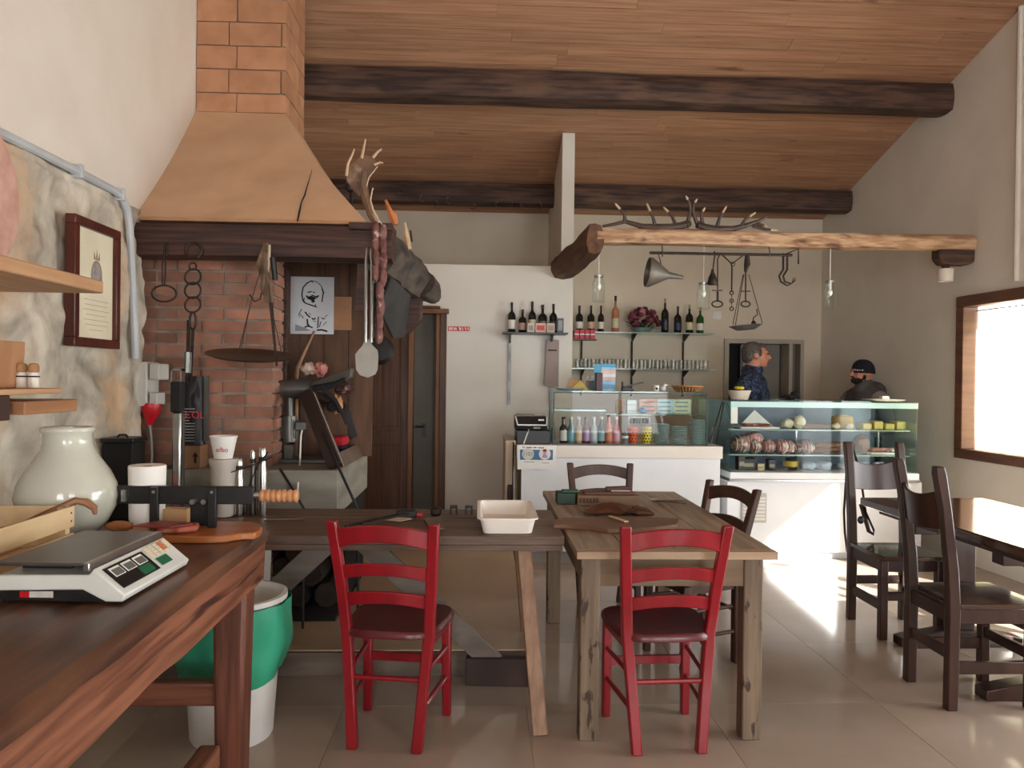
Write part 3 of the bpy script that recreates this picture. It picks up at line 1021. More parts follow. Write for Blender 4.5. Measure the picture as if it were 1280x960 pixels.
def oak_chair(loc, rz, label):
    r = root('oak_chair', loc, label, 'chair', None, rz)
    for sx in (-1, 1):
        x = sx * .163
        pts = [(-.195, 0, .024), (-.19, .45, .026), (-.20, .62, .025), (-.235, .90, .022), (-.262, 1.05, .024), (-.268, 1.085, .018)]
        vs = []
        for y, z, d in pts:
            vs += [(x - .023, y - d, z), (x + .023, y - d, z), (x + .023, y + d, z), (x - .023, y + d, z)]
        n_ = len(pts)
        G().add(vs, [[i * 4 + k, i * 4 + (k + 1) % 4, (i + 1) * 4 + (k + 1) % 4, (i + 1) * 4 + k] for i in range(n_ - 1) for k in range(4)] + [[0, 1, 2, 3], [(n_ - 1) * 4 + k for k in range(4)]]).build('back_post', dkw, r, bevel=.006, local=True)
        G().box(x - .022, x + .022, .150, .194, 0, .45).build('leg', dkw, r, bevel=.005, local=True)
        G().box(x - .012, x + .012, -.168, .150, .385, .45).build('seat_rail', dkw, r, bevel=.003, local=True)
        G().box(x - .011, x + .011, -.168, .150, .16, .215).build('stretcher', dkw, r, bevel=.003, local=True)
    G().box(-.141, .141, .16, .184, .385, .45).build('seat_rail', dkw, r, bevel=.003, local=True)
    G().box(-.141, .141, -.205, -.18, .385, .45).build('seat_rail', dkw, r, bevel=.003, local=True)
    G().box(-.141, .141, -.205, -.185, .22, .27).build('stretcher', dkw, r, bevel=.003, local=True)
    G().box(-.141, .141, .16, .18, .22, .27).build('stretcher', dkw, r, bevel=.003, local=True)
    G().box(-.188, .188, -.168, .215, .451, .478).build('seat', dkt, r, bevel=.006, local=True)
    # wide curved back board, scooped lower edge
    vs = []
    n_ = 10
    for i in range(n_ + 1):
        t = i / n_ * 2 - 1
        xx = t * .145
        b0 = -.03 * (1 - t * t)
        zl = .80 - .012 * (1 - t * t)
        zh = .955 - .012 * (1 - t * t) + .02 * t * t
        vs += [(xx, -.232 + b0, zl), (xx, -.214 + b0, zl), (xx, -.238 + b0, zh), (xx, -.256 + b0, zh)]
    G().add(vs, [[i * 4 + k, i * 4 + (k + 1) % 4, (i + 1) * 4 + (k + 1) % 4, (i + 1) * 4 + k] for i in range(n_) for k in range(4)] + [[0, 1, 2, 3], [n_ * 4 + k for k in range(4)]]).build('backrest', dkw, r, bevel=.004, local=True, ang=50)
    return r


oc = oak_chair((2.11 + .195, 3.49, 0), R(-90), 'dark oak chair at the long side of the dark table, facing the window wall')
oc2 = dup(oc, (2.455, 4.42, 0), R(180), 'dark oak chair with a bag strap over its post, between dark table and display case')
oc3 = dup(oc, (3.20, 3.90, 0), R(90), 'dark oak chair between the dark table and the window wall')

# ================================================================== left wall fittings
SX = -1.755            # face of the stone
pipe = mk('grey_conduit', (186, 190, 192), (172, 176, 178), 6, rough=.4)
cd = root('cable_conduit', PX(160, 300, SX), 'grey plastic cable conduit bending down the corner by the fireplace', 'conduit')
pts = [PX(-60, 140, SX - .012), PX(0, 166, SX - .012), PX(50, 191, SX - .012), PX(100, 216, SX - .012), PX(140, 237, SX - .012), PX(152, 246, SX - .01), PX(159, 262, SX - .005), PX(162, 285, SX + .0), PX(166, 360, SX + .01), PX(170, 448, SX + .015)]
G().tube(pts, .019, 10).build('pipe', pipe, cd)
for p_ in (PX(97, 214, SX - .012), PX(150, 243, SX - .012)):
    G().box(p_.x - .028, p_.x + .024, p_.y - .012, p_.y + .012, p_.z - .03, p_.z + .03).build('clip', pipe, cd, bevel=.004)
eb = root('junction_box', PY(172, 508, 4.08), 'grey electrical junction box with sockets at the foot of the conduit', 'junction box')
a, b_ = PY(161, 452, 4.08), PY(183, 508, 4.08)
G().box(a.x, b_.x, 4.08, 4.24, b_.z, a.z).build('housing', mk('grey_box', (196, 192, 184), (186, 182, 174), 6, rough=.5), eb, bevel=.006)
c, d = PY(183, 454, 4.06), PY(196, 475, 4.06)
G().box(c.x, d.x, 4.09, 4.22, d.z, c.z).build('socket', MATS['grey_box'], eb, bevel=.008)
c, d = PY(183, 491, 4.06), PY(193, 506, 4.06)
G().box(c.x, d.x, 4.09, 4.20, d.z, c.z).build('socket', MATS['grey_box'], eb, bevel=.006)
redpl = mk('red_plastic', (190, 20, 32), (172, 16, 28), 8, rough=.4)
pl = root('power_plug', PY(188, 530, 4.12), 'bright red plug with a grey cable below the junction box', 'plug')
q0, q1 = PY(190, 504, 4.12), PY(187, 531, 4.12)
G().tube([q0, q0 + (q1 - q0) * .25, q0 + (q1 - q0) * .6, q1], [.045, .05, .035, .016], 10).build('plug_body', redpl, pl)
G().tube([q1, PY(189, 545, 4.12), PY(190, 570, 4.13), PY(187, 600, 4.15)], .006, 6).build('cable', mk('grey_cable', (150, 146, 140), rough=.5), pl)

fw = mk('frame_mahogany', (86, 40, 30), (64, 28, 22), 5, (4, 4, 1), rough=.35)
fr_ = root('framed_certificate', (SX + .02, 3.5, 1.566), 'cream certificate with a small crest in a dark wooden frame', 'picture frame')
Y0, Y1, Z0, Z1 = 3.295, 3.705, 1.566, 2.122
fx = SX + .03
for (ya, yb, za, zb) in ((Y0, Y1, Z1 - .04, Z1), (Y0, Y1, Z0, Z0 + .04), (Y0, Y0 + .04, Z0 + .04, Z1 - .04), (Y1 - .04, Y1, Z0 + .04, Z1 - .04)):
    G().box(fx - .02, fx + .025, ya, yb, za, zb).build('frame_bar', fw, fr_, bevel=.004)
pc = G().box(fx - .018, fx + .005, Y0 + .04, Y1 - .04, Z0 + .04, Z1 - .04).build('certificate', mk('cream_paper', (222, 214, 188), (210, 200, 172), 5, rough=.85), fr_)
ym = 3.515
G().ell((fx + .006, ym, 1.885), (.002, .045, .062), 14, 8).build('crest', mk('crest_blue', (120, 130, 150), (170, 150, 130), 40, rough=.8), pc)
G().ell((fx + .0055, ym, 1.885), (.002, .052, .072), 14, 8).build('crest_border', mk('crest_brown', (150, 128, 106), rough=.8), pc)
g = G()
for k in (-1, 0, 1):
    g.prism([(fx + .0055, ym + k * .018 - .009, 1.958), (fx + .0055, ym + k * .018 + .009, 1.958), (fx + .0055, ym + k * .024, 1.992 + (.012 if k == 0 else 0))], (.001, 0, 0))
g.build('crown', MATS['crest_brown'], pc)
g = G()
for k in range(7):
    w = (.11, .10, .115, .09, .11, .10, .06)[k]
    g.box(fx + .0052, fx + .0058, ym - w, ym + w, 1.775 - k * .022, 1.7768 - k * .022)
g.build('text_lines', MATS['crest_brown'], pc)

shw = mk('shelf_pine', (196, 156, 118), (176, 134, 96), 3, (5, .6, 5), rough=.6, bump=.15)
sh = root('wall_shelf', (-1.6, 2.3, 1.748), 'thick pale wooden shelf board jutting from the stone wall above the crate', 'shelf')
G().box(-1.775, -1.402, 1.5, 2.92, 1.748, 1.795).build('board', shw, sh, bevel=.006)
for y in (1.6, 2.0):
    G().tube([(-1.775, y, 1.64), (-1.50, y, 1.745)], .008, 6).build('bracket', iron, sh)
dk = root('terracotta_disc', (SX, 2.64, 1.73), 'large pink terracotta disc fixed flat on the stone wall', 'disc')
G().lathe([(.001, 0), (.30, 0), (.305, .015), (.30, .03), (.27, .034), (.001, .03)], (SX + .012, 2.625, 2.06), 40, Matrix.Rotation(PI / 2, 3, 'Y')).build('slab', mk('pink_terracotta', (204, 162, 146), (184, 142, 126), 14, rough=.9, bump=.4), dk)

s2 = root('small_wall_shelf', (-1.6, 2.4, 1.30), 'two stepped wooden shelf boards on the stone wall above the ceramic jar', 'shelf')
z1 = PY(60, 485, 2.72).z
z2 = PY(80, 498, 2.80).z
G().box(-1.775, PY(77, 490, 2.74).x, 1.9, 2.74, z1 - .018, z1).build('board', shw, s2, bevel=.003)
G().box(-1.775, PY(97, 500, 2.82).x, 2.50, 2.82, z2 - .045, z2 - .002).build('board', mk('shelf_oak', (172, 124, 86), (150, 104, 70), 3, (5, .6, 5), rough=.55), s2, bevel=.004)
G().box(-1.775, PY(20, 510, 2.5).x, 2.30, 2.47, z2 - .06, z1 - .019).build('bracket', mk('shelf_dark', (62, 40, 34), rough=.6), s2, bevel=.003)
z0 = z1 + .001
wt = root('wooden_trough', (-1.66, 2.58, z0), 'small curved wooden trough with a black rim on the stepped shelf', 'trough')
pa, pb = PY(-24, 484, 2.6), PY(9, 484, 2.6)
poly = [(pa.x, 2.55, z0), (pb.x, 2.55, z0), (pb.x + .006, 2.55, z0 + .155), (pb.x - .012, 2.55, z0 + .155), (pb.x - .03, 2.55, z0 + .115), (pb.x - .06, 2.55, z0 + .085), (pa.x, 2.55, z0 + .07)]
G().prism(poly, (0, .14, 0)).build('body', mk('trough_wood', (182, 136, 98), (164, 118, 82), 4, (4, 4, 1), rough=.5), wt, bevel=.003)
G().tube([(pb.x - .003, 2.548, z0 + .156), (pb.x - .022, 2.548, z0 + .128), (pb.x - .045, 2.548, z0 + .098), (pa.x, 2.548, z0 + .076)], .008, 6).build('rim', blackm, wt)
for k, (px, lab) in enumerate(((27, 'small white spice jar with a cork top, next to the wooden trough'), (42, 'small white spice jar with a cork top, at the outer end of the stepped shelf'))):
    p_ = PY(px, 484, 2.66)
    j = root('spice_jar', (p_.x, 2.66, z0), lab, 'jar', 'small jars on the stepped shelf')
    G().lathe([(.001, 0), (.017, 0), (.018, .004), (.018, .042), (.014, .050), (.014, .054)], (p_.x, 2.66, z0), 14).build('glass_body', mk('milk_glass', (226, 220, 208), (206, 196, 180), 30, rough=.3), j)
    G().lathe([(.0145, .052), (.017, .056), (.017, .074), (.013, .082), (.001, .084)], (p_.x, 2.66, z0), 12).build('cork', mk('cork', (176, 134, 94), (150, 110, 74), 40, rough=.9), j)
    G().lathe([(.0186, .036), (.0186, .041)], (p_.x, 2.66, z0), 14).build('band', ink, j)

# ================================================================== on the workbench
BZ = bz + .001
jr = root('ceramic_jar', (-1.392, 2.66, BZ), 'big bulbous pale grey-green glazed ceramic jar on the workbench', 'jar')
cer = mk('celadon_glaze', (206, 206, 192), (190, 190, 174), 3, rough=.14, coat=.4)
prof = [(.001, 0), (.08, 0), (.095, .01), (.128, .05), (.152, .10), (.158, .135), (.151, .175), (.130, .22), (.100, .262), (.081, .295), (.075, .315), (.075, .345), (.082, .353), (.084, .362), (.079, .368), (.068, .366), (.064, .34), (.064, .31), (.001, .29)]
G().lathe(prof, WL[jr], 40).build('body', cer, jr, ang=60)
cw = mk('crate_poplar', (226, 198, 158), (208, 178, 134), 3, (5, .7, 5), rough=.6)
cr_ = root('wooden_crate', (-1.48, 2.0, BZ), 'pale slatted wooden crate at the wall end of the workbench', 'crate')
cx0, cx1, cy0, cy1 = -1.62, -1.265, 1.62, 2.46
for z0_, z1_ in ((.004, .05), (.07, .135)):
    for x in (cx0, cx1 - .008):
        G().box(x, x + .008, cy0, cy1, BZ + z0_, BZ + z1_).build('slat', cw, cr_, bevel=.001)
    for y in (cy0 + .002, cy1 - .01):
        G().box(cx0 + .01, cx1 - .01, y, y + .008, BZ + z0_, BZ + z1_).build('slat', cw, cr_, bevel=.001)
for x in (cx0 + .009, cx1 - .034):
    for y in (cy0 + .011, cy1 - .036):
        G().box(x, x + .025, y, y + .025, BZ, BZ + .132).build('corner_post', cw, cr_)
for k in range(5):
    x = cx0 + .01 + k * .067
    G().box(x, x + .055, cy0 + .011, cy1 - .012, BZ + .001, BZ + .007).build('bottom_slat', cw, cr_)
for (y, z) in ((cy1 - .02, .09), (cy1 - .02, .115), (cy1 - .02, .03), (cy0 + .02, .09)):
    G().tube([(cx1 - .001, y, BZ + z), (cx1 + .0015, y, BZ + z)], .003, 6).build('nail', iron, cr_)
hk = root('wooden_ladle', (-1.42, 2.3, BZ + .05), 'brown wooden ladle with a curved handle poking out of the crate', 'ladle')
G().tube([(-1.46, 2.2, BZ + .03), (-1.36, 2.42, BZ + .10), PY(95, 626, 2.475), PY(108, 628, 2.485), PY(118, 635, 2.485), PY(119, 643, 2.48)], [.010, .012, .013, .013, .011, .006], 8).build('shaft', mk('handle_wood', (150, 106, 74), (128, 88, 60), 8, rough=.5), hk)
pb_ = root('paper_bundle', (-1.5, 1.95, BZ + .01), 'crumpled brown paper lying inside the slatted crate', 'paper')
G().ell((-1.49, 1.98, BZ + .055), (.12, .26, .045), 16, 8, jit=.5, sd=3).build('wad', mk('brown_paper', (150, 122, 96), (120, 96, 74), 10, rough=.9, bump=.4), pb_)

# price computing scale
sc = root('price_scale', (-.992, 2.05, BZ), 'white and black electronic price scale with a dark weighing plate', 'scale', None, R(-2))
scw = mk('scale_white', (214, 216, 210), (204, 206, 200), 6, rough=.4)
yA, yB = -.185, .185
G().prism([(-.155, yA, .030), (-.140, yA, .068), (.075, yA, .070), (.085, yA, .086), (.162, yA, .022), (.154, yA, .006), (.115, yA, .006), (.06, yA, .034)], (0, yB - yA, 0)).build('body', scw, sc, bevel=.004, local=True)
G().prism([(-.168, yA + .006, .016), (-.160, yA + .006, .034), (.062, yA + .006, .034), (.115, yA + .006, .005), (.02, yA + .006, .005), (-.17, yA + .006, .009)], (0, yB - yA - .012, 0)).build('base', black, sc, local=True)
G().box(-.146, .072, yA - .01, yB + .005, .092, .100).build('weighing_plate', mk('scale_plate', (92, 84, 84), (78, 71, 72), 5, rough=.3, metal=.5), sc, bevel=.003, local=True)
G().box(.066, .081, yA - .01, yB + .005, .080, .1005).build('plate_rim', steel, sc, bevel=.002, local=True)
G().box(-.12, .0, yA + .06, yB - .06, .070, .090).build('plate_support', black, sc, local=True)
for x, y in ((-.13, yA + .03), (-.13, yB - .03), (.09, yA + .03), (.09, yB - .03)):
    G().lathe([(.001, 0), (.016, 0), (.018, .006), (.012, .012)], (x, y, 0), 12).build('foot', black, sc, local=True)
sl_ = (V((.162, 0, .022)) - V((.085, 0, .086))); nn = V((.064, 0, .077)).normalized()


def onface(u, y, lift=.0012):
    return V((.085, 0, .086)) + sl_ * u + V((0, y, 0)) + nn * lift


def panel(name, u0, u1, y0, y1, mat, par, lift=.001, th=.0012):
    return G().prism([onface(u0, y0, lift), onface(u1, y0, lift), onface(u1, y1, lift), onface(u0, y1, lift)], nn * th).build(name, mat, par, local=True)


lcd = mk('lcd_grey', (104, 108, 102), rough=.25)
dpn = panel('display_panel', .14, .82, yA + .02, yA + .215, black, sc)
for k in range(3):
    y = yA + .035 + k * .058
    panel('display_bezel', .20, .48, y, y + .047, whitep, sc, .002)
    panel('display', .26, .46, y + .004, y + .043, lcd, sc, .003)
panel('logo_panel', .52, .78, yA + .03, yA + .115, mk('logo_black', (28, 26, 26), rough=.3), sc, .002)
grn = mk('key_green', (30, 98, 66), rough=.5)
panel('memory_key', .52, .78, yA + .135, yA + .195, grn, sc, .002)
panel('total_key', .52, .78, yA + .235, yA + .295, grn, sc, .002)
kc = [mk('key_cream', (226, 214, 190), rough=.5), mk('key_orange', (214, 120, 70), rough=.5)]
for i in range(4):
    for j in range(5):
        panel('key', .10 + i * .10, .18 + i * .10, yA + .225 + j * .027, yA + .245 + j * .027, kc[1 if (j == 3 and i < 3) else 0], sc, .002, .002)
G().box(-.09, -.012, yA + .0045, yA + .0065, .014, .029).build('rating_plate', mk('plate_white', (206, 204, 200), (190, 186, 182), 60, rough=.5), sc, local=True)
G().box(-.09, -.068, yA + .003, yA + .005, .014, .029).build('red_label', redpl, sc, local=True)

# cutting board with cured meat, clamp stand behind
cbw = mk('cutting_board_wood', (172, 106, 58), (150, 88, 46), 3, (.6, 5, 5), rough=.32)
cbd = root('cutting_board', (-1.0, 2.66, BZ), 'reddish wooden cutting board with a wavy end on the workbench', 'cutting board')
o_ = [(-1.215, 2.55), (-.88, 2.535), (-.83, 2.55), (-.80, 2.585), (-.77, 2.60), (-.748, 2.605), (-.742, 2.64), (-.75, 2.70), (-.78, 2.76), (-.82, 2.795), (-1.0, 2.805), (-1.21, 2.805)]
G().prism([(x, y, BZ) for x, y in o_], (0, 0, .024)).build('board', cbw, cbd, bevel=.004)
BT = BZ + .0255
ham = mk('ham_red', (116, 46, 38), (160, 84, 66), 14, rough=.4, c3=(216, 180, 150), s3=9, lo3=.6, hi3=.7)
mt = root('cured_ham', (-1.05, 2.62, BT), 'flat piece of dark red cured ham on the cutting board', 'ham')
G().prism([(PY(198, 650, 2.6).x, 2.575, BT), (-.985, 2.56, BT), (-.935, 2.60, BT), (-.95, 2.66, BT), (-1.10, 2.67, BT)], (0, 0, .022)).build('slab', ham, mt, bevel=.008)
G().prism([(-1.135, 2.555, BT + .023), (-1.0, 2.545, BT + .023), (-.95, 2.60, BT + .023), (-1.08, 2.65, BT + .023)], (0, 0, .006)).build('slice', mk('ham_slice', (148, 70, 54), (116, 46, 38), 18, rough=.4), mt, bevel=.002)
bt = root('bread_heel', (-1.19, 2.60, BT), 'small brown crust of bread beside the cured ham', 'bread')
G().ell((-1.19, 2.60, BT + .018), (.045, .025, .018), 12, 8, jit=.3, sd=1).build('crust', mk('bread', (166, 110, 66), (140, 88, 52), 20, rough=.8), bt)
cs = root('clamp_stand', (-1.0, 2.70, BT), 'black metal ham clamp stand with a turned wooden handle', 'ham stand')
rz_ = PY(240, 619, 2.70).z
G().box(PY(147, 619, 2.70).x, PY(318, 619, 2.70).x, 2.69, 2.71, rz_ - .030, rz_ + .032).build('rail', black, cs, bevel=.003)
for px in (196, 268):
    x = PY(px, 640, 2.70).x
    G().box(x - .014, x + .014, 2.672, 2.689, BT, rz_ + .03).build('leg', black, cs, bevel=.002)
    G().tube([(x, 2.668, rz_ + .015), (x, 2.674, rz_ + .015)], .005, 8).build('bolt', steel, cs)
G().box(PY(236, 600, 2.70).x, PY(264, 600, 2.70).x, 2.712, 2.75, BT, rz_ + .02).build('clamp_block', black, cs, bevel=.003)
for px in (242, 256):
    x = PY(px, 628, 2.68).x
    G().tube([(x, 2.664, rz_ - .018), (x, 2.688, rz_ - .018)], .009, 10).build('knob', steel, cs)
hx0, hx1 = PY(318, 619, 2.70).x, PY(373, 617, 2.70).x
G().tube([(hx0, 2.70, rz_), (hx0 + .025, 2.70, rz_)], .012, 10).build('ferrule', steel, cs)
prof = []
n = 7
for k in range(n * 6 + 1):
    t = k / (n * 6)
    prof.append((.017 + .0055 * abs(math.sin(t * n * PI)), t * (hx1 - hx0 - .02)))
G().lathe(prof, (hx0 + .02, 2.70, rz_), 16, Matrix.Rotation(PI / 2, 3, 'Y')).build('handle', mk('turned_beech', (200, 146, 102), (182, 128, 86), 8, rough=.4), cs, ang=70)
G().box(PY(152, 619, 2.68).x, PY(158, 619, 2.68).x, 2.675, 2.689, rz_ - .02, rz_ + .02).build('end_plate', steel, cs)
pr = root('paper_roll', (PY(184, 610, 2.755).x, 2.755, BT), 'white kitchen paper roll standing behind the black clamp stand', 'paper roll')
c = WL[pr]
G().lathe([(.018, .004), (.056, 0), (.058, .004), (.062, .20), (.060, .204), (.018, .20)], c, 28, closed=True).build('roll', paper, pr)
G().lathe([(.015, .002), (.0175, .002), (.0175, .2), (.015, .2)], c, 16, closed=True).build('core', mk('cardboard', (170, 132, 96), rough=.9), pr)
wbx = root('small_wooden_box', (PY(220, 640, 2.77).x, 2.77, BT), 'small open light wooden box behind the ham stand', 'box')
c = WL[wbx]
for (x0, x1, y0, y1) in ((-.045, .045, -.022, -.017), (-.045, .045, .017, .022), (-.045, -.040, -.017, .017), (.040, .045, -.017, .017)):
    G().box(c.x + x0, c.x + x1, c.y + y0, c.y + y1, c.z, c.z + .05).build('side', mk('box_wood', (190, 150, 106), (172, 132, 90), 6, rough=.6), wbx)
G().box(c.x - .04, c.x + .04, c.y - .017, c.y + .017, c.z, c.z + .004).build('base', MATS['box_wood'], wbx)

# ================================================================== on the trestle table's far end
TT = .7775
kt = root('black_canister', (-1.665, 3.66, TT), 'square black metal canister with a loose lid by the stone wall', 'canister')
zc = PY(158, 548, 3.6).z
G().box(-1.73, -1.595, 3.60, 3.74, TT, zc - .02).build('body', blackm, kt, bevel=.006)
G().box(-1.737, -1.588, 3.593, 3.747, zc - .02, zc).build('lid', black, kt, bevel=.004)
G().tube([(-1.69, 3.66, zc), (-1.68, 3.66, zc + .012), (-1.65, 3.66, zc + .012), (-1.64, 3.66, zc)], .005, 6).build('lid_handle', black, kt)


def tubeobj(name, lab, cat, pxs, Y, rs, parts, base=None, grp=None):
    P = [PY(x, y, Y) for x, y in pxs]
    r = root(name, base or P[-1], lab, cat, grp)
    return r, P


rp = PY(201, 605, 3.62)
rb_ = root('red_bottle', (rp.x, 3.62, TT), 'slim red bottle with a white cap beside the black canister', 'bottle')
zt = PY(201, 583, 3.62).z
G().lathe([(.001, 0), (.02, 0), (.022, .01), (.022, (zt - TT) * .7), (.014, (zt - TT) * .85)], (rp.x, 3.62, TT), 14).build('body', redpl, rb_)
G().lathe([(.016, (zt - TT) * .85), (.016, zt - TT), (.001, zt - TT)], (rp.x, 3.62, TT), 12).build('cap', whitep, rb_)
lt = root('tube_lighter', (PY(221, 605, 3.70).x, 3.70, TT), 'long silver and black fire lighter tube standing before the bricks', 'lighter')
x0 = PY(222, 605, 3.70).x
za, zb, zc_, zd = TT, PY(220, 515, 3.70).z, PY(220, 477, 3.70).z, PY(220, 461, 3.70).z
G().box(x0 - .022, x0 + .020, 3.68, 3.72, za, zb).build('silver_tube', steel, lt, bevel=.008)
G().box(x0 - .029, x0 + .022, 3.672, 3.728, zb, zc_).build('grip', blackm, lt, bevel=.008)
g = G()
g.box(x0 - .029, x0 - .022, 3.68, 3.72, zc_, zd); g.box(x0 + .015, x0 + .022, 3.68, 3.72, zc_, zd); g.box(x0 - .029, x0 + .022, 3.68, 3.72, zd - .008, zd)
g.build('loop', steel, lt)
G().box(x0 + .024, x0 + .030, 3.69, 3.705, TT, zb - .02).build('side_rod', greymetal, lt)

# black charcoal sack with red letters hung before the bricks, carton below
sk = root('charcoal_sack', PY(238, 560, 4.22), 'black sack with white lines and red letters before the bricks', 'sack')
a, b_ = PY(229, 470, 4.22), PY(254, 556, 4.22)
def sack(u, v):
    x = a.x + (b_.x - a.x) * u
    z = b_.z + (a.z - b_.z) * v
    bul = .03 * math.sin(u * PI) ** .6 * (1 - .5 * v)
    return (x + .01 * (v - .5) * (.5 - u), 4.22 - bul - .006 * noise.noise(V((u * 5, v * 7, 1))), z)
g = G().grid(sack, 14, 24)
n = len(g.v)
g.add([(a.x, 4.25, b_.z), (b_.x, 4.25, b_.z), (b_.x, 4.25, a.z), (a.x, 4.25, a.z)], [(0, 1, 2, 3)])
g.build('bag', mk('sack_black', (22, 22, 24), (32, 32, 34), 10, rough=.5, bump=.2), sk, ang=60)
g = G()
for k in range(12):
    z = b_.z + (a.z - b_.z) * (.06 + k * .042)
    g.box(a.x + .010, b_.x - .030 - (.03 if 6 < k < 10 else 0), 4.176, 4.179, z, z + .0035)
g.build('stripe_print', mk('print_grey', (170, 170, 168), rough=.6), sk)
text('COL', .052, mk('print_red', (206, 60, 72), rough=.6), sk, facing(PY(243, 519, 4.170)))
G().box(b_.x + .004, b_.x + .022, 4.21, 4.24, b_.z + .02, a.z + .005).build('side_strap', greymetal, sk)
bx_ = root('carton', PY(242, 604, 4.22), 'brown cardboard carton with a black up arrow below the black sack', 'carton')
c0, c1 = PY(231, 560, 4.28), PY(257, 560, 4.28)
G().box(c0.x, c1.x, 4.20, 4.32, hz + .001, PY(240, 557, 4.2).z).build('box', mk('carton_brown', (150, 112, 82), (134, 98, 70), 6, rough=.85), bx_, bevel=.003)
q = PY(244, 572, 4.198)
g = G().prism([(q.x - .006, 4.1985, q.z - .03), (q.x + .006, 4.1985, q.z - .03), (q.x + .006, 4.1985, q.z + .005), (q.x + .016, 4.1985, q.z + .005), (q.x, 4.1985, q.z + .03), (q.x - .016, 4.1985, q.z + .005), (q.x - .006, 4.1985, q.z + .005)], (0, .001, 0))
g.build('arrow_print', ink, bx_)

# paper cups and steel flasks
cpx = PY(279, 590, 3.72).x
cpz = PY(279, 592, 3.72).z
tub = root('plastic_tub', (cpx, 3.72, TT), 'off-white plastic tub under the printed paper cup', 'tub')
G().lathe([(.001, 0), (.045, 0), (.05, .01), (.058, cpz - TT + .03), (.066, cpz - TT + .055), (.066, cpz - TT + .072), (.001, cpz - TT + .07)], (cpx, 3.72, TT), 24).build('body', mk('tub_white', (200, 192, 182), (186, 178, 168), 8, rough=.5), tub)
tz = cpz + .073
cp = root('paper_cup', (cpx, 3.72, tz), 'white paper cup with red lettering standing on the tub', 'cup')
G().lathe([(.001, 0), (.042, 0), (.062, .10), (.0645, .104), (.0645, .108), (.060, .108), (.041, .006), (.001, .006)], (cpx, 3.72, tz), 28).build('cup_body', paper, cp)
text('e/bo', .032, MATS['print_red'], cp, facing((cpx + .012, 3.72 - .0575, tz + .045), R(78)))
stb = mk('flask_steel', (196, 192, 186), (170, 166, 160), 5, rough=.22, metal=1)
for px, pt, r, lab in ((299, 572, .026, 'short steel flask beside the plastic tub'), (316, 562, .017, 'dark slim steel flask between two brighter flasks'), (328, 559, .022, 'tall bright steel flask with a black band by the wooden handle')):
    x = PY(px, 590, 3.75).x
    zt = PY(px, pt, 3.75).z - TT
    f_ = root('steel_flask', (x, 3.75, TT), lab, 'flask', 'steel flasks behind the ham stand')
    G().lathe([(.001, 0), (r, 0), (r * 1.05, .01), (r, zt * .62), (r * .8, zt * .75), (r * .8, zt * .80)], (x, 3.75, TT), 18).build('body', stb if px != 316 else mk('flask_dark', (110, 104, 100), (86, 82, 78), 6, rough=.3, metal=.9), f_)
    G().lathe([(r * .83, zt * .80), (r * .83, zt * .86)], (x, 3.75, TT), 16).build('band', black, f_)
    G().lathe([(r * .78, zt * .86), (r * .78, zt * .97), (r * .6, zt), (.001, zt)], (x, 3.75, TT), 16).build('lid', stb, f_)
for pts_, lab in ((((309, 612), (322, 582), (335, 565)), 'thin black skewer leaning across the steel flasks'), (((272, 578), (285, 600), (292, 612)), 'pale drinking stick leaning against the plastic tub'), (((284, 592), (312, 583), (340, 571)), 'black skewer lying over the short steel flask')):
    P = [PY(x, y, 3.69) for x, y in pts_]
    k = root('skewer', (P[1].x, 3.69, TT), lab, 'skewer')
    G().tube([V((P[0].x, 3.69, TT + .004))] + P, .0035, 5).build('rod', black if 'black' in lab else paper, k)

# ================================================================== hanging on the mantel
def hang(name, lab, cat, base):
    return root(name, base, lab, cat)


MY = 4.01
h1 = hang('iron_trivet_hook', 'black iron ring tool hanging from the mantel next to the conduit', 'hook', PY(205, 377, MY))
cc = PY(205, 367, MY)
G().tube([cc + V((.062 * math.cos(t), .0, .042 * math.sin(t))) for t in [2 * PI * k / 20 for k in range(20)]], .005, 6, closed=True).build('ring', iron, h1)
G().tube([PY(203, 358, MY), PY(203, 330, MY), PY(205, 322, MY), PY(207, 330, MY), PY(206, 358, MY)], .0045, 6).build('shank', iron, h1)
G().tube([PY(205, 322, MY), PY(205, 308, MY), PY(209, 302, MY), PY(208, 320, MY + .01)], .0035, 6).build('hook', iron, h1)
h2 = hang('iron_chain', 'rusty iron hearth chain of round links hanging on the mantel', 'chain', PY(240, 485, MY))
cc = PY(242, 313, MY)
G().tube([cc + V((.04 * math.cos(t), 0, .04 * math.sin(t))) for t in [R(-60 + 300 * k / 16) for k in range(17)]], .007, 6).build('top_ring', iron, h2)
for k, y in enumerate((333, 346, 363, 381)):
    cc = PY(241, y, MY)
    rr = (.018, .041, .041, .040)[k]
    tl_ = .5 if k % 2 else .3
    G().tube([cc + V((rr * math.cos(t), rr * math.sin(t) * tl_ * .5, rr * math.sin(t))) for t in [2 * PI * j / 16 for j in range(16)]], .005, 6, closed=True).build('link', iron, h2)
cc = PY(241, 401, MY)
G().tube([cc + V((.016 * math.cos(t), 0, .044 * math.sin(t))) for t in [2 * PI * j / 16 for j in range(16)]], .006, 6, closed=True).build('link', iron, h2)
G().bar(PY(236, 400, MY + .02), PY(234, 475, MY + .03), .016, .010).build('flat_bar', iron, h2)
G().bar(PY(241, 412, MY + .01), PY(238, 478, MY + .03), .014, .010).build('flat_bar', iron, h2)
G().tube([PY(235, 440, MY), PY(234, 466, MY)], .02, 8).build('counterweight', greymetal, h2)
h3 = hang('balance_pan', 'wide shallow iron balance pan hung on thin cords before the bricks', 'balance', PY(312, 457, 3.95))
cc = PY(313, 446, 3.95)
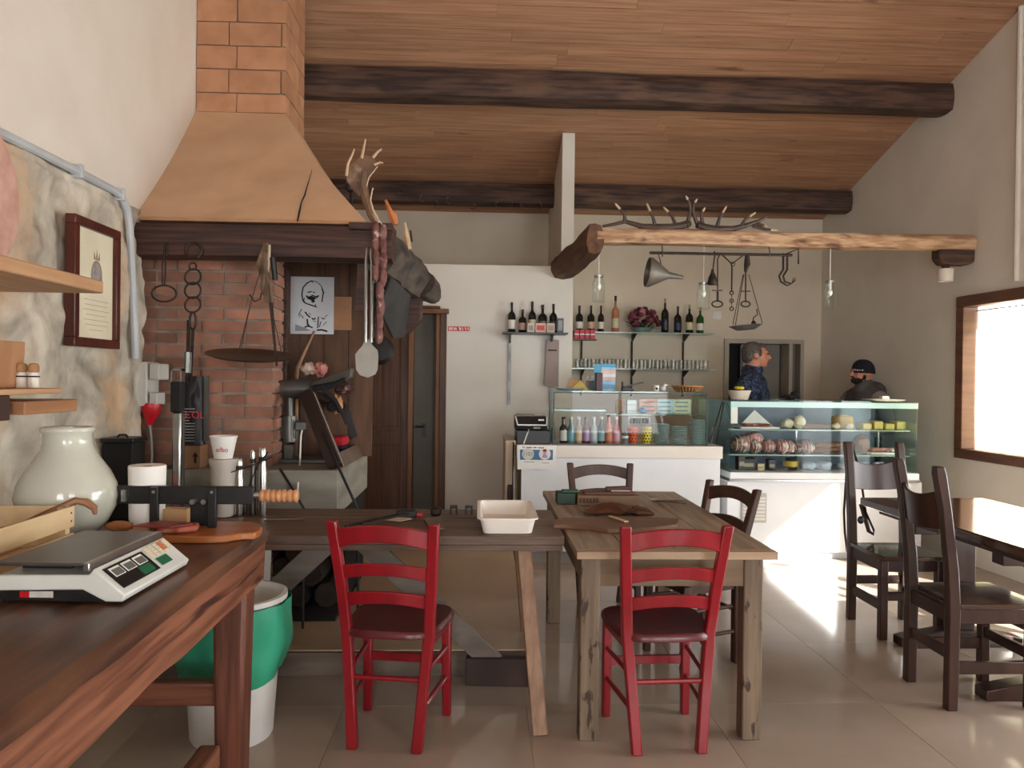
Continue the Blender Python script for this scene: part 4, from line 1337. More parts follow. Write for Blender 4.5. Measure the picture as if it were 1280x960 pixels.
G().lathe([(.001, -.018), (.10, -.014), (.18, -.002), (.215, .010), (.218, .013), (.212, .013), (.17, .003), (.001, -.010)], cc, 36, Matrix.Rotation(R(9), 3, 'X') @ Matrix.Rotation(R(4), 3, 'Y')).build('pan', mk('old_pan', (96, 82, 68), (70, 58, 48), 6, rough=.5, metal=.5, bump=.2), h3)
hk_ = PY(333, 312, 3.97)
for px, py in ((298, 440), (300, 441), (352, 442)):
    G().tube([PY(px, py, 3.93), PY(313 if px < 310 else 338, 380, 3.96), hk_], .0022, 5).build('cord', iron, h3)
G().tube([PY(312, 368, 3.95), PY(318, 377, 3.95), PY(325, 374, 3.95), PY(327, 366, 3.95)], .004, 6).build('hook', iron, h3)
h4 = hang('herb_bundle', 'dried herb bundle and black handled knife hung on the mantel', 'bundle', PY(340, 460, 3.98))
rng = random.Random(5)
for k in range(7):
    dx, dx2 = rng.uniform(-6, 4), rng.uniform(-5, 5)
    G().tube([PY(333 + dx * .4, 304, 3.99), PY(329 + dx, 330, 3.98 - .01 * (k % 3)), PY(333 + dx2, 360, 3.98), PY(337 + dx2 * .8, 378, 3.98)], [.006, .014, .016, .007], 6).build('stem', mk('dry_stem', (128, 106, 84), (86, 68, 54), 12, rough=.9, bump=.5), h4)
G().tube([PY(337, 306, 3.965), PY(336, 330, 3.965), PY(334, 348, 3.965)], [.006, .009, .004], 6).build('bone_handle', mk('bone', (196, 182, 160), (170, 152, 128), 12, rough=.6), h4)
G().tube([PY(341, 322, 3.965), PY(344, 350, 3.965)], [.017, .014], 8).build('knife_handle', black, h4)
G().bar(PY(338, 372, 3.98), PY(346, 458, 3.98), .02, .004, (0, 1, 0), .01).build('knife_blade', iron, h4)

# salami string
sal = mk('salami_skin', (88, 48, 44), (124, 84, 76), 16, rough=.6, c3=(190, 160, 150), s3=30, lo3=.6, hi3=.7)
sg = hang('sausage_string', 'long double string of dried sausages hanging at the mantel corner', 'sausages', PY(474, 422, 3.96))
A_ = [(470, 289, 11), (470, 306, 10), (471, 323, 11), (470, 341, 11)]
B_ = [(479, 291, 10), (479, 308, 10), (479, 326, 11), (479, 346, 12)]
C_ = [(475, 365, 13), (476, 384, 13), (474, 402, 13), (474, 419, 10)]
for x, y, h_ in A_ + B_ + C_:
    G().ell(PY(x, y, 3.96), (.021, .021, h_ * .0045), 10, 8, jit=.25, sd=x + y).build('sausage', sal, sg)
G().tube([PY(470, 282, 3.97), PY(474, 276, 4.0), PY(479, 282, 3.97)], .003, 5).build('string', paper, sg)
sp = hang('oven_peel', 'pale metal spatula with a square blade and long twin rod handle', 'spatula', PY(458, 472, 4.0))
bl = [(444, 443), (448, 438), (453, 432), (456, 424), (461, 424), (466, 432), (472, 438), (473, 444), (472, 462), (469, 468), (460, 472), (450, 469), (445, 462)]
G().prism([PY(x, y, 4.0) for x, y in bl], (0, .004, 0)).build('blade', mk('pale_metal', (150, 145, 136), (132, 127, 118), 5, rough=.45, metal=.4), sp)
G().tube([PY(457, 428, 3.998), PY(458, 330, 4.0), PY(459, 316, 4.02), PY(459, 310, 4.045)], .010, 8).build('rod', steel, sp)
G().tube([PY(464, 428, 3.998), PY(465, 330, 4.0), PY(464, 316, 4.02), PY(464, 310, 4.045)], .009, 8).build('rod', steel, sp)
fp_ = hang('frying_pan', 'small black frying pan with a pale rim behind the spatula', 'pan', PY(474, 456, 4.10))
cc = PY(474, 438, 4.12)
G().lathe([(.001, .03), (.06, .03), (.075, 0), (.079, 0), (.064, .035), (.001, .036)], cc, 24, Matrix.Rotation(R(80), 3, 'X')).build('pan_body', black, fp_)
G().tube([cc + V((0, 0, .06)), PY(471, 380, 4.12), PY(470, 335, 4.12)], .008, 6).build('handle', black, fp_)
wd_ = hang('wooden_strip', 'narrow dark wooden strip hanging under the mantel beside the spatula', 'strip', PY(449, 390, 4.10))
G().bar(PY(452, 330, 4.10), PY(449, 390, 4.10), .04, .015).build('lath', mantelwood, wd_)

# drawing on a board on the recess back
bd = hang('pinned_board', 'plain light wooden board fixed crosswise behind the drawing', 'board', PY(396, 413, 4.975))
a, b_ = PY(352, 370, 4.975), PY(440, 413, 4.975)
G().box(a.x, b_.x, 4.955, 4.976, b_.z, a.z).build('plank', mk('tan_board', (176, 128, 90), (158, 112, 76), 3, (1, 5, 5), rough=.6), bd, bevel=.003)
G().tube([PY(356, 373, 4.954), PY(356, 373, 4.95)], .006, 6).build('nail', iron, bd)
dp = hang('ink_drawing', 'ink caricature drawing of a grinning figure on white paper', 'drawing', PY(390, 418, 4.94))
YD = 4.945
a, b_ = PY(363.5, 345.5, YD), PY(417, 418, YD)
G().box(a.x, b_.x, YD, YD + .004, b_.z, a.z).build('sheet', mk('drawing_paper', (222, 224, 226), (212, 214, 216), 4, rough=.85), dp)


def dpx(zx, zy):       # drawing coordinates read off a 9.6x enlargement of the sheet
    return PY(345 + zx / 9.6, 330 + zy / 9.6, YD - .0015)


strokes = [([(350, 470), (318, 420), (310, 360), (325, 280), (370, 230), (430, 200), (440, 225)], 4.5), ([(430, 200), (490, 215), (540, 260), (565, 320), (565, 380), (550, 450)], 2.5),
           ([(550, 300), (572, 340), (560, 390), (552, 455)], 4), ([(378, 340), (430, 332)], 4), ([(445, 335), (465, 345)], 4), ([(360, 382), (400, 400), (440, 378), (480, 395), (515, 380)], 5),
           ([(330, 455), (380, 480), (440, 500), (490, 515)], 4), ([(365, 400), (420, 430), (450, 430), (505, 395)], 3), ([(318, 450), (345, 410)], 3), ([(310, 540), (280, 590), (330, 650)], 3),
           ([(350, 575), (375, 610), (410, 640)], 5), ([(270, 600), (285, 640)], 2), ([(375, 660), (380, 720), (400, 740)], 6), ([(510, 630), (505, 700), (500, 770)], 4), ([(545, 640), (560, 660), (590, 655)], 3.5),
           ([(345, 760), (380, 745), (420, 755), (440, 765)], 5), ([(490, 795), (550, 790), (615, 808)], 6), ([(430, 650), (450, 665), (475, 650)], 5), ([(540, 690), (520, 760)], 3), ([(610, 690), (560, 740)], 2),
           ([(620, 610), (580, 640)], 2), ([(470, 480), (480, 520)], 3), ([(440, 680), (480, 690)], 2), ([(395, 590), (420, 610)], 2)]
g = G()
for s_, w in strokes:
    g.tube([dpx(*p) for p in s_], w * .00045 * 2.0, 5)
for cx_, cy_, rx, ry in ((425, 410, 50, 20), (445, 445, 22, 18)):
    g.ell(dpx(cx_, cy_), (rx * .00054, .0008, ry * .00054), 10, 6)
g.build('ink_lines', ink, dp)
G().prism([dpx(232, 722), dpx(345, 765), dpx(420, 800), dpx(228, 806)], (0, .001, 0)).build('shading', mk('wash_grey', (150, 150, 150), rough=.9), dp)
stk = hang('bent_stick', 'peeled bent wooden stick leaning below the drawing', 'stick', PY(370, 476, 4.90))
G().tube([PY(393, 414, 4.92), PY(384, 433, 4.90), PY(372, 459, 4.88), PY(370, 476, 4.88), PY(370, 520, 4.86), V((PY(370, 560, 4.84).x, 4.84, hz + .004))], [.009, .010, .013, .015, .014, .014], 8).build('branch', mk('peeled_wood', (170, 132, 100), (146, 108, 80), 8, rough=.6), stk)

# ================================================================== on the hearth: meat slicer, frame, cloths
HZT = hz + .001
ms = root('meat_slicer', (-1.06, 4.60, HZT), 'grey cast metal meat slicer with a finned motor on the hearth', 'slicer')
sgm = mk('slicer_grey', (104, 102, 96), (84, 82, 78), 6, rough=.4, metal=.6)
YS = 4.55
c0, c1 = PY(352, 486, YS), PY(388, 486, YS)
G().tube([c0, c0 + (c1 - c0) * .5, c1], [.055, .058, .058], 20, up=(0, 0, 1)).build('gear_housing', sgm, ms)
G().tube([c0 + V((-.03, -.02, .0)), c0 + V((.02, -.02, 0))], .05, 16).build('end_cap', mk('slicer_brown', (92, 72, 60), rough=.5), ms)
m0, m1 = PY(362, 520, YS), PY(362, 552, YS)
mo = G().tube([m0, m1], .042, 18).build('motor', sgm, ms)
for k in range(9):
    t = R(-150 + k * 18)
    p_ = (m0 + m1) / 2 + V((.043 * math.cos(t), .043 * math.sin(t), 0))
    G().bar(p_ + V((0, 0, .055)), p_ - V((0, 0, .055)), .004, .012, (math.cos(t), math.sin(t), 0)).build('fin', greymetal, mo)
G().tube([PY(362, 492, YS), PY(362, 521, YS)], .022, 12).build('neck', sgm, ms)
G().box(PY(371, 532, YS).x, PY(383, 532, YS).x, YS - .04, YS + .02, PY(376, 537, YS).z, PY(376, 527, YS).z).build('switch_box', greymetal, ms, bevel=.004)
G().tube([PY(378, 536, YS - .02), PY(376, 545, YS - .04), PY(375, 575, YS - .06), PY(373, 600, 4.17), PY(371, 628, 4.10)], .0055, 6).build('power_cable', whitep, ms)
G().prism([PY(372, 484, YS), PY(440, 460, YS + .1), PY(438, 472, YS + .1), PY(400, 490, YS)], (0, .10, 0)).build('feed_tray', sgm, ms, bevel=.004)
G().bar(PY(362, 556, YS), V((PY(362, 556, YS).x, YS, HZT)), .05, .05).build('stand_post', sgm, ms)
G().box(PY(350, 560, YS).x, PY(420, 560, YS).x, YS - .07, YS + .12, HZT, HZT + .022).build('base', sgm, ms, bevel=.004)
G().tube([PY(392, 486, YS), PY(420, 480, YS), PY(432, 474, YS)], [.02, .016, .012], 8).build('shaft', blackm, ms)
G().lathe([(.001, -.012), (.02, -.012), (.035, 0), (.02, .012), (.001, .012)], PY(415, 508, YS + .03), 16, Matrix.Rotation(R(70), 3, 'X')).build('clamp_wheel', blackm, ms)
G().tube([PY(405, 490, YS + .02), PY(418, 500, YS + .02), PY(426, 515, YS + .02)], .016, 8).build('hand_crank', blackm, ms)
clm = mk('meat_pink', (190, 128, 116), (150, 84, 80), 14, rough=.6, c3=(226, 206, 190), s3=8, lo3=.55, hi3=.65)
for px, py, sx_, sz, lab, cl_ in ((385, 461, .045, .035, 'crumpled pale cloth on top of the slicer', mk('cloth_pale', (206, 184, 168), (186, 158, 144), 10, rough=.9)), (401, 462, .038, .042, 'piece of pink meat on top of the slicer', clm), (430, 484, .05, .045, 'dark cured meat end in the slicer tray', mk('dark_meat', (60, 34, 32), (168, 132, 112), 7, rough=.6, lo=.5, hi=.7)), (421, 506, .035, .05, 'tan leather pad below the slicer tray', mk('tan_leather', (186, 138, 100), (160, 112, 80), 6, rough=.6))):
    p_ = PY(px, py, YS + .06)
    o = root('meat_piece' if 'meat' in lab else 'cloth_wad', (p_.x, p_.y, p_.z - sz), lab, 'meat' if 'meat' in lab else 'cloth')
    G().ell(p_, (sx_, .04, sz), 14, 10, jit=.55, sd=px).build('lump', cl_, o)
dfm = mk('dark_frame', (52, 34, 28), (38, 26, 22), 4, rough=.4)
fo = root('leaning_frame', (-.80, 4.6, HZT), 'dark open wooden frame leaning over the hearth edge', 'frame')
B0, B1 = V((-.775, 4.22, HZT + .01)), V((-.775, 5.02, HZT + .01))
T0, T1 = PY(384, 492, 4.40), PY(430, 506, 5.0)
nrm = (T0 - B0).cross(B1 - B0).normalized()
G().bar(B0, T0, .085, .075, nrm).build('stile', dfm, fo, bevel=.003)
G().bar(B1, T1, .055, .06, nrm).build('stile', dfm, fo, bevel=.003)
G().bar(B0 + (T0 - B0) * .05, B1 + (T1 - B1) * .05, .09, .028, nrm).build('rail', mk('frame_rail', (112, 94, 82), (96, 80, 70), 5, rough=.5), fo, bevel=.003)
G().bar(T0, T1, .05, .028, nrm).build('rail', dfm, fo, bevel=.003)
e_ = nrm * (-.017 if nrm.x < 0 else .017)
G().bar(B0 + e_ + V((.03, -.03, 0)), T0 + e_ + V((.03, -.03, 0)), .008, .006, nrm).build('edge_strip', mk('strip_grey', (150, 138, 126), rough=.4), fo)
for px, py, lab, cl_, sz in ((421, 549, 'folded bright red cloth on the hearth', mk('cloth_red', (196, 30, 46), (170, 22, 38), 8, rough=.8), .028), (421, 562, 'folded navy blue cloth under the red one', mk('cloth_navy', (30, 38, 62), (22, 28, 48), 8, rough=.85), .04)):
    x = PY(px, py, 4.75).x
    z = HZT if 'navy' in lab else HZT + .082
    o = root('folded_cloth', (x, 4.75, z), lab, 'cloth')
    G().box(x - .075, x + .06, 4.68, 4.86, z, z + sz * 2).build('fold', cl_, o, bevel=.022, seg=3)
pk = root('fire_poker', PY(447, 636, 4.12), 'long iron poker leaning on the hearth corner', 'poker')
G().tube([V((PY(449, 640, 4.10).x, 4.10, TT - .65 + .0)), PY(447, 636, 4.10), PY(426, 590, 4.13), PY(403, 540, 4.22)], .008, 6).build('rod', black, pk)
p2_ = root('fire_iron', PY(378, 640, 4.1), 'short black fire iron leaning on the hearth front', 'poker')
G().tube([V((PY(380, 640, 4.08).x, 4.08, .122)), PY(380, 636, 4.08), PY(365, 610, 4.10), PY(350, 586, 4.14)], .007, 6).build('rod', black, p2_)

# ================================================================== antlers and scraps on the mantel
antm = mk('antler_brown', (122, 92, 68), (86, 62, 46), 8, rough=.55, bump=.3, c3=(196, 172, 142), s3=6, lo3=.6, hi3=.75)
tipm = mk('antler_tip', (206, 180, 148), (180, 150, 118), 8, rough=.5)
pa_ = root('palmate_antler', PY(470, 278, 4.32), 'broad palmate antler standing on the mantel beside the hood', 'antler')
YA = 4.32
G().tube([PY(470, 279, YA), PY(464, 268, YA), PY(457, 248, YA), PY(453, 232, YA), PY(455, 215, YA)], [.02, .022, .024, .03, .03], 8).build('beam', antm, pa_)
poly = [(441, 238), (433, 226), (431, 212), (437, 205), (445, 199), (451, 194), (459, 193), (466, 195), (471, 203), (466, 214), (460, 226), (456, 240), (449, 246)]
G().prism([PY(x, y, YA - .012) for x, y in poly], (0, .024, 0)).build('palm', antm, pa_, bevel=.006)
for P_, r_ in ((((433, 220), (435, 205), (441, 192), (443, 186)), .009), (((452, 198), (455, 184), (457, 174)), .009), (((466, 197), (472, 190), (477, 186)), .009), (((468, 206), (475, 203), (479, 204)), .008), (((471, 278), (463, 262), (456, 240), (461, 222), (472, 208)), .007), (((474, 278), (466, 262), (463, 250), (466, 235)), .008)):
    G().tube([PY(x, y, YA - .012) for x, y in P_], [r_ * (1 - .55 * k / (len(P_) - 1)) for k in range(len(P_))], 7).build('tine', tipm, pa_)
sk2 = root('small_black_bird', PY(438, 235, 4.45), 'small dark ornament tucked between hood and antler', 'ornament')
cc = PY(438, 234, 4.45)
zb_ = HZ0 + .02
G().ell(cc, (.03, .05, .035), 10, 8, jit=.3, sd=2).build('body', black, sk2)
G().tube([cc, V((cc.x + .02, 4.45, HZ0 + .01))], .01, 6).build('stem', iron, sk2)
spn = root('wood_splinter', PY(492, 279, 4.40), 'orange wooden splinter standing on the mantel slab', 'splinter')
G().tube([PY(494, 281, 4.40), PY(491, 272, 4.40), PY(486, 260, 4.40), PY(482, 250, 4.40)], [.02, .028, .014, .008], 6).build('shard', mk('orange_wood', (196, 124, 76), (172, 100, 58), 8, rough=.6), spn)
G().ell(PY(494, 270, 4.40), (.014, .012, .022), 8, 6, jit=.3).build('chip', MATS['orange_wood'], spn)
bn = root('bone_scrap', PY(508, 300, 4.75), 'pale bone scrap and nail on the bark slab', 'bone')
G().tube([PY(511, 312, 4.75), PY(508, 296, 4.75), PY(506, 278, 4.75)], [.02, .022, .006], 6).build('bone', tipm, bn)
G().tube([PY(515, 302, 4.75), PY(513, 288, 4.75)], .006, 6).build('nail', black, bn)
for k, (px, py) in enumerate(((468, 240), (502, 238), (527, 248), (545, 254), (560, 250), (592, 258), (622, 256), (638, 254), (653, 256), (675, 258))):
    p_ = PY(px, py, 7.85)
    o = root('iron_hook', p_, 'small iron hook hanging on the dark ceiling beam left of the fin', 'hook', 'hooks on the ceiling beam')
    s_ = 1 if k % 2 else -1
    G().tube([p_ + V((0, .03, .03)), p_ + V((0, -.01, .03)), p_ + V((.02 * s_, -.012, .01)), p_ + V((.015 * s_, -.014, -.025)), p_ + V((-.015 * s_, -.014, -.04)), p_ + V((-.025 * s_, -.014, -.02))], .0045, 5).build('wire', greymetal, o)

# ================================================================== bin under the bench
bn_ = root('waste_bin', (-.985, 3.14, 0), 'white round waste bin lined with a green bag', 'bin')
G().lathe([(.001, 0), (.155, 0), (.16, .01), (.195, .54), (.212, .55), (.212, .57), (.196, .572), (.185, .545), (.15, .02), (.001, .02)], WL[bn_], 36).build('bucket', whitep, bn_)
def bag(u, v):
    t = 2 * PI * u
    z = .25 + .30 * v
    r = .165 + .033 * v + .028 + .020 * noise.noise(V((math.cos(t) * 2.5, math.sin(t) * 2.5, z * 7))) + .015 * math.sin(v * PI)
    return (-.985 + r * math.cos(t), 3.14 + r * math.sin(t), z + (.02 * math.sin(t * 2 + 1) * (1 - v)))
G().grid(bag, 48, 12).build('green_bag', mk('green_plastic', (66, 176, 140), (44, 150, 116), 4, rough=.4, bump=.3), bn_, ang=80)
wk = root('white_bucket', (PY(315, 700, 3.95).x, 3.95, .121), 'plain white plastic bucket on the low step by the fireplace', 'bucket')
G().lathe([(.001, 0), (.08, 0), (.095, .47), (.102, .475), (.102, .49), (.09, .49), (.075, .02), (.001, .02)], WL[wk], 28).build('body', whitep, wk)

# ================================================================== on the trestle table, right half
def stand(name, lab, cat, px, py, z, grp=None):
    p = PZ(px, py, z)
    return root(name, p, lab, cat, grp), p


tg_, p_ = stand('fire_tongs', 'pair of long black fire tongs lying on the trestle table', 'tongs', 470, 650, TT)
ta, tb_ = PZ(432, 658, TT + .01), PZ(505, 641, TT + .012)
G().bar(ta, tb_, .012, .008).build('arm', iron, tg_)
ta2, tb2 = PZ(452, 655, TT + .02), PZ(516, 641, TT + .02)
G().bar(ta2, tb2, .012, .008).build('arm', iron, tg_)
G().box(tb_.x - .03, tb2.x + .02, tb2.y - .03, tb2.y + .04, TT + .001, TT + .035).build('grip', black, tg_, bevel=.006)
pt_, p_ = stand('paper_tag', 'cream paper tag lying by the fire tongs', 'paper', 497, 648, TT + .001)
G().prism([PZ(478, 650, TT + .001), PZ(487, 646, TT + .001), PZ(510, 644, TT + .001), PZ(515, 649, TT + .001), PZ(500, 652, TT + .001)], (0, 0, .002)).build('sheet', mk('cream_tag', (214, 200, 180), rough=.8), pt_)
rt_, p_ = stand('red_tool', 'small red bar on the trestle table behind the paper tag', 'tool', 520, 643, TT)
G().bar(PZ(508, 644, TT + .012), PZ(528, 643, TT + .012), .02, .02).build('bar', redpl, rt_, bevel=.004)
gp_, p_ = stand('slate_tile', 'thin grey slate tile lying flat on the trestle table', 'tile', 543, 652, TT)
G().prism([PZ(530, 650, TT), PZ(552, 647, TT), PZ(555, 662, TT), PZ(538, 664, TT)], (0, 0, .008)).build('slab', mk('slate', (120, 114, 106), (104, 98, 92), 6, rough=.6), gp_)
rz2, p_ = stand('iron_weight', 'dark rounded iron block at the far edge of the trestle table', 'weight', 545, 644, TT)
G().box(p_.x - .025, p_.x + .025, p_.y - .03, p_.y + .03, TT, TT + .04).build('block', iron, rz2, bevel=.012)
for px, lab in ((567, 'small black U-shaped clip next to the dark iron block'), (586, 'small black U-shaped clip next to the white tray')):
    o, p_ = stand('black_clip', lab, 'clip', px, 643, TT, 'black clips on the trestle table')
    g = G(); g.box(p_.x - .018, p_.x - .010, p_.y - .012, p_.y + .012, TT, TT + .04); g.box(p_.x + .010, p_.x + .018, p_.y - .012, p_.y + .012, TT, TT + .04); g.box(p_.x - .018, p_.x + .018, p_.y - .012, p_.y + .012, TT + .03, TT + .045)
    g.build('bracket', black, o, bevel=.002)
rd2 = root('iron_spit', PZ(360, 657, TT), 'thin iron spit lying along the trestle table', 'spit')
G().tube([PZ(330, 650, TT + .006), PZ(380, 649, TT + .006)], .005, 6).build('rod', steel, rd2)
# white tray
ty, p_ = stand('white_tray', 'white rectangular plastic tray on the trestle table', 'tray', 634, 660, TT)
c4 = [PZ(601, 667, TT), PZ(668, 667, TT), PZ(664, 642, TT), PZ(605, 642, TT)]
cx_ = sum((c for c in c4), V()) / 4
def rr(x0, x1, y0, y1, r, z):
    out = []
    for (cx, cy, a0) in ((x1 - r, y1 - r, 0), (x0 + r, y1 - r, 90), (x0 + r, y0 + r, 180), (x1 - r, y0 + r, 270)):
        for k in range(6):
            t = R(a0 + k * 18)
            out.append(V((cx + r * math.cos(t), cy + r * math.sin(t), z)))
    return out
x0, x1, y0, y1 = c4[0].x + .01, c4[1].x - .01, c4[0].y, c4[2].y - .04
R1 = rr(x0, x1, y0, y1, .03, TT); R2 = rr(x0 - .015, x1 + .015, y0 - .015, y1 + .015, .035, TT + .062)
R3 = rr(x0 - .027, x1 + .027, y0 - .027, y1 + .027, .04, TT + .064); R4 = rr(x0 - .027, x1 + .027, y0 - .027, y1 + .027, .04, TT + .070)
R5 = rr(x0 - .012, x1 + .012, y0 - .012, y1 + .012, .034, TT + .069); R6 = rr(x0 + .004, x1 - .004, y0 + .004, y1 - .004, .028, TT + .005)
n = 24
vs = R1 + R2 + R3 + R4 + R5 + R6
fs = [[i * n + k, i * n + (k + 1) % n, (i + 1) * n + (k + 1) % n, (i + 1) * n + k] for i in range(5) for k in range(n)] + [list(range(n)), [5 * n + k for k in range(n)]]
G().add(vs, fs).build('tray_shell', mk('tray_plastic', (238, 232, 224), (230, 224, 214), 5, rough=.35), ty)

# ================================================================== on the wooden table
T7 = TZ + .001
cb2 = root('long_cutting_board', PZ(760, 655, T7), 'long dark wooden cutting board with a handle on the wooden table', 'cutting board')
poly = [(692, 655), (705, 652), (740, 653), (758, 650), (800, 651), (850, 653), (846, 661), (800, 666), (760, 667), (735, 663), (705, 661), (692, 661)]
G().prism([PZ(x, y, T7) for x, y in poly], (0, 0, .02)).build('board', mk('board_brown', (120, 86, 62), (98, 68, 48), 4, (.6, 5, 5), rough=.45), cb2, bevel=.003)
wbk = root('knife_block', PZ(750, 625, T7), 'flat wooden knife block with carved front on the wooden table', 'box')
a, b_ = PZ(722, 632, T7), PZ(799, 632, T7)
G().box(a.x, b_.x, a.y, a.y + .14, T7, T7 + .055).build('block', mk('block_wood', (130, 98, 70), (108, 80, 56), 4, (.6, 5, 5), rough=.5), wbk, bevel=.003)
G().box(a.x + .04, b_.x - .02, a.y + .03, a.y + .12, T7 + .0555, T7 + .068).build('lid', mk('lid_brown', (98, 64, 48), rough=.5), wbk, bevel=.003)
for k in range(6):
    G().box(a.x + .01 + k * .018, a.x + .022 + k * .018, a.y - .003, a.y, T7 + .015, T7 + .04).build('carving', mantelwood, wbk, bevel=.001)
gb = root('green_box', PZ(710, 630, T7), 'dark green box beside the wooden knife block', 'box')
a2, b2_ = PZ(697, 631, T7), PZ(720, 631, T7)
G().box(a2.x, b2_.x, a2.y + .02, a2.y + .13, T7, T7 + .06).build('carton', mk('dark_green', (30, 62, 46), (22, 44, 34), 10, rough=.45), gb, bevel=.003)
G().box(a2.x + .03, b2_.x + .02, a2.y + .03, a2.y + .10, T7 + .061, T7 + .072).build('lid', mk('green_lid', (44, 92, 66), rough=.4), gb, bevel=.003)
kf = root('folded_knife', PZ(762, 612, T7 + .068), 'folded knife with a dark handle lying on the knife block', 'knife')
q = V((a.x + .22, a.y + .07, T7 + .069))
G().bar(q + V((-.06, 0, .012)), q + V((.08, .01, .018)), .03, .022).build('handle', mk('knife_brown', (88, 60, 52), (70, 46, 40), 8, rough=.5), kf, bevel=.006)
G().bar(q + V((-.03, -.014, .004)), q + V((.075, -.012, .004)), .012, .006).build('sheath', mk('sheath_pale', (196, 176, 160), rough=.6), kf)
gl = root('leather_glove', PZ(765, 640, T7), 'crumpled brown leather glove on the wooden table', 'glove')
p_ = PZ(768, 642, T7)
lth = mk('brown_leather', (98, 58, 36), (66, 38, 24), 6, rough=.45, bump=.3)
def lv(u, v):
    x = (u - .5) * .30
    y = (v - .5) * .15
    z = .045 * math.exp(-((u - .45) ** 2) * 9 - ((v - .5) ** 2) * 9) + .02 * noise.noise(V((u * 5, v * 4, 2))) * (1 - (2 * abs(u - .5)) ** 3) + .012
    if u > .75:
        z = max(.006, z * (1.3 - u) * 2)
    return (p_.x + x + .02 * noise.noise(V((v * 4, 0, 1))), p_.y + y + .025 * noise.noise(V((u * 4, 5, 1))), T7 + max(.003, z))
g = G().grid(lv, 26, 14)
g.build('palm', lth, gl, ang=70)
for k in range(4):
    y = p_.y - .06 + k * .035
    G().tube([(p_.x + .10, y, T7 + .016), (p_.x + .15, y - .01 + .006 * k, T7 + .014), (p_.x + .185, y - .012 + .012 * k, T7 + .011)], [.014, .013, .008], 8).build('finger', lth, gl)
ws = root('wooden_clip', PZ(772, 650, T7), 'small pale wooden peg in front of the glove', 'peg')
G().bar(PZ(762, 645, T7 + .026), PZ(783, 652, T7 + .026), .012, .006, (0, 0, 1), .022).build('prong', mk('peg_wood', (206, 176, 140), rough=.6), ws)
tn = root('serving_tongs', PZ(835, 626, T7), 'steel serving tongs lying at the far corner of the wooden table', 'tongs')
G().tube([PZ(815, 625, T7 + .015), PZ(830, 626, T7 + .012), PZ(858, 629, T7 + .006)], [.012, .008, .005], 6).build('arm', steel, tn)
G().tube([PZ(815, 625, T7 + .015), PZ(830, 625, T7 + .022), PZ(858, 625.5, T7 + .02)], [.012, .008, .005], 6).build('arm', steel, tn)

# ================================================================== the pale beam over the bar
BY_ = 5.97
zl, zr = PY(752, 296, BY_).z, PY(1213, 305, 6.05).z
bb = rough_beam('bar_beam', PY(745, 296, BY_).x, XR(6.05) - .005, lambda t: BY_ + .08 * t, lambda t: zl + (zr - zl) * t + .006 * math.sin(t * 9), .15, .125, oldbeam, 3.7, n=60, jit=.035)
tag(bb, 'long pale weathered beam spanning over the bar to the right wall', 'beam')
lg = G()
na, fa = V((.875, 5.90, PY(743, 298, 5.9).z)), V((.76, 7.115, 2.49))
n = 14
vs = []
for i in range(n + 1):
    t = i / n
    c = na + (fa - na) * t
    c.z += -.02 * math.sin(t * PI)
    for k in range(10):
        a = 2 * PI * k / 10 + .3
        e = 4
        r = (abs(math.cos(a)) ** e + abs(math.sin(a)) ** e) ** (-1 / e)
        d = 1 + .14 * noise.noise(V((t * 4, math.cos(a) * 1.5, math.sin(a) * 1.5)))
        vs.append(c + V((math.cos(a) * r * (.065 + .05 * t) * d, 0, math.sin(a) * r * (.115 - .01 * t) * d)))
fs = [[i * 10 + k, i * 10 + (k + 1) % 10, (i + 1) * 10 + (k + 1) % 10, (i + 1) * 10 + k] for i in range(n) for k in range(10)] + [list(range(10)), [n * 10 + k for k in range(10)]]
lgm = mk('bracket_log', (112, 78, 54), (78, 54, 40), 3, (6, 1, 6), rough=.8, bump=.6)
tag(lg.add(vs, fs).build('bracket_log', lgm, ang=55), 'thick brown log jutting from the white fin towards the room', 'log')
cb = G()
p0, p1 = PY(1170, 310, 6.06), PY(1212, 332, 6.06)
cb.prism([(p0.x, 6.0, p0.z - .005), (XR(6.06) - .004, 6.0, p0.z - .005), (XR(6.06) - .004, 6.0, p1.z + .02), (XR(6.06) - .05, 6.0, p1.z), (p0.x + .04, 6.0, p1.z), (p0.x, 6.0, p1.z + .05)], (0, .13, 0))
tag(cb.build('beam_corbel', darkwood, bevel=.015), 'dark wooden corbel on the right wall under the pale beam', 'corbel')
q = PY(1182, 334, 6.06)
wl = root('wall_lamp', (q.x, 6.06, q.z - .10), 'small frosted glass lamp under the dark corbel', 'lamp')
G().lathe([(.045, 0), (.055, .001), (.062, .09), (.06, .10), (.03, .102)], (q.x, 6.06, q.z - .115), 20).build('shade', mk('frosted_glass', (216, 208, 198), (206, 198, 188), 6, rough=.4), wl)
G().tube([(q.x, 6.06, q.z - .015), (q.x, 6.06, q.z + .015)], .03, 12).build('holder', darkwood, wl)

# antlers lying on the pale beam
dam = mk('dark_antler', (84, 66, 54), (56, 44, 38), 10, rough=.5, bump=.3)
YB = BY_ - .01
zoff = .004


def apx(x, y):
    return PY(740 + x / 5.333, 240 + y / 5.333, YB) + V((0, 0, zoff))


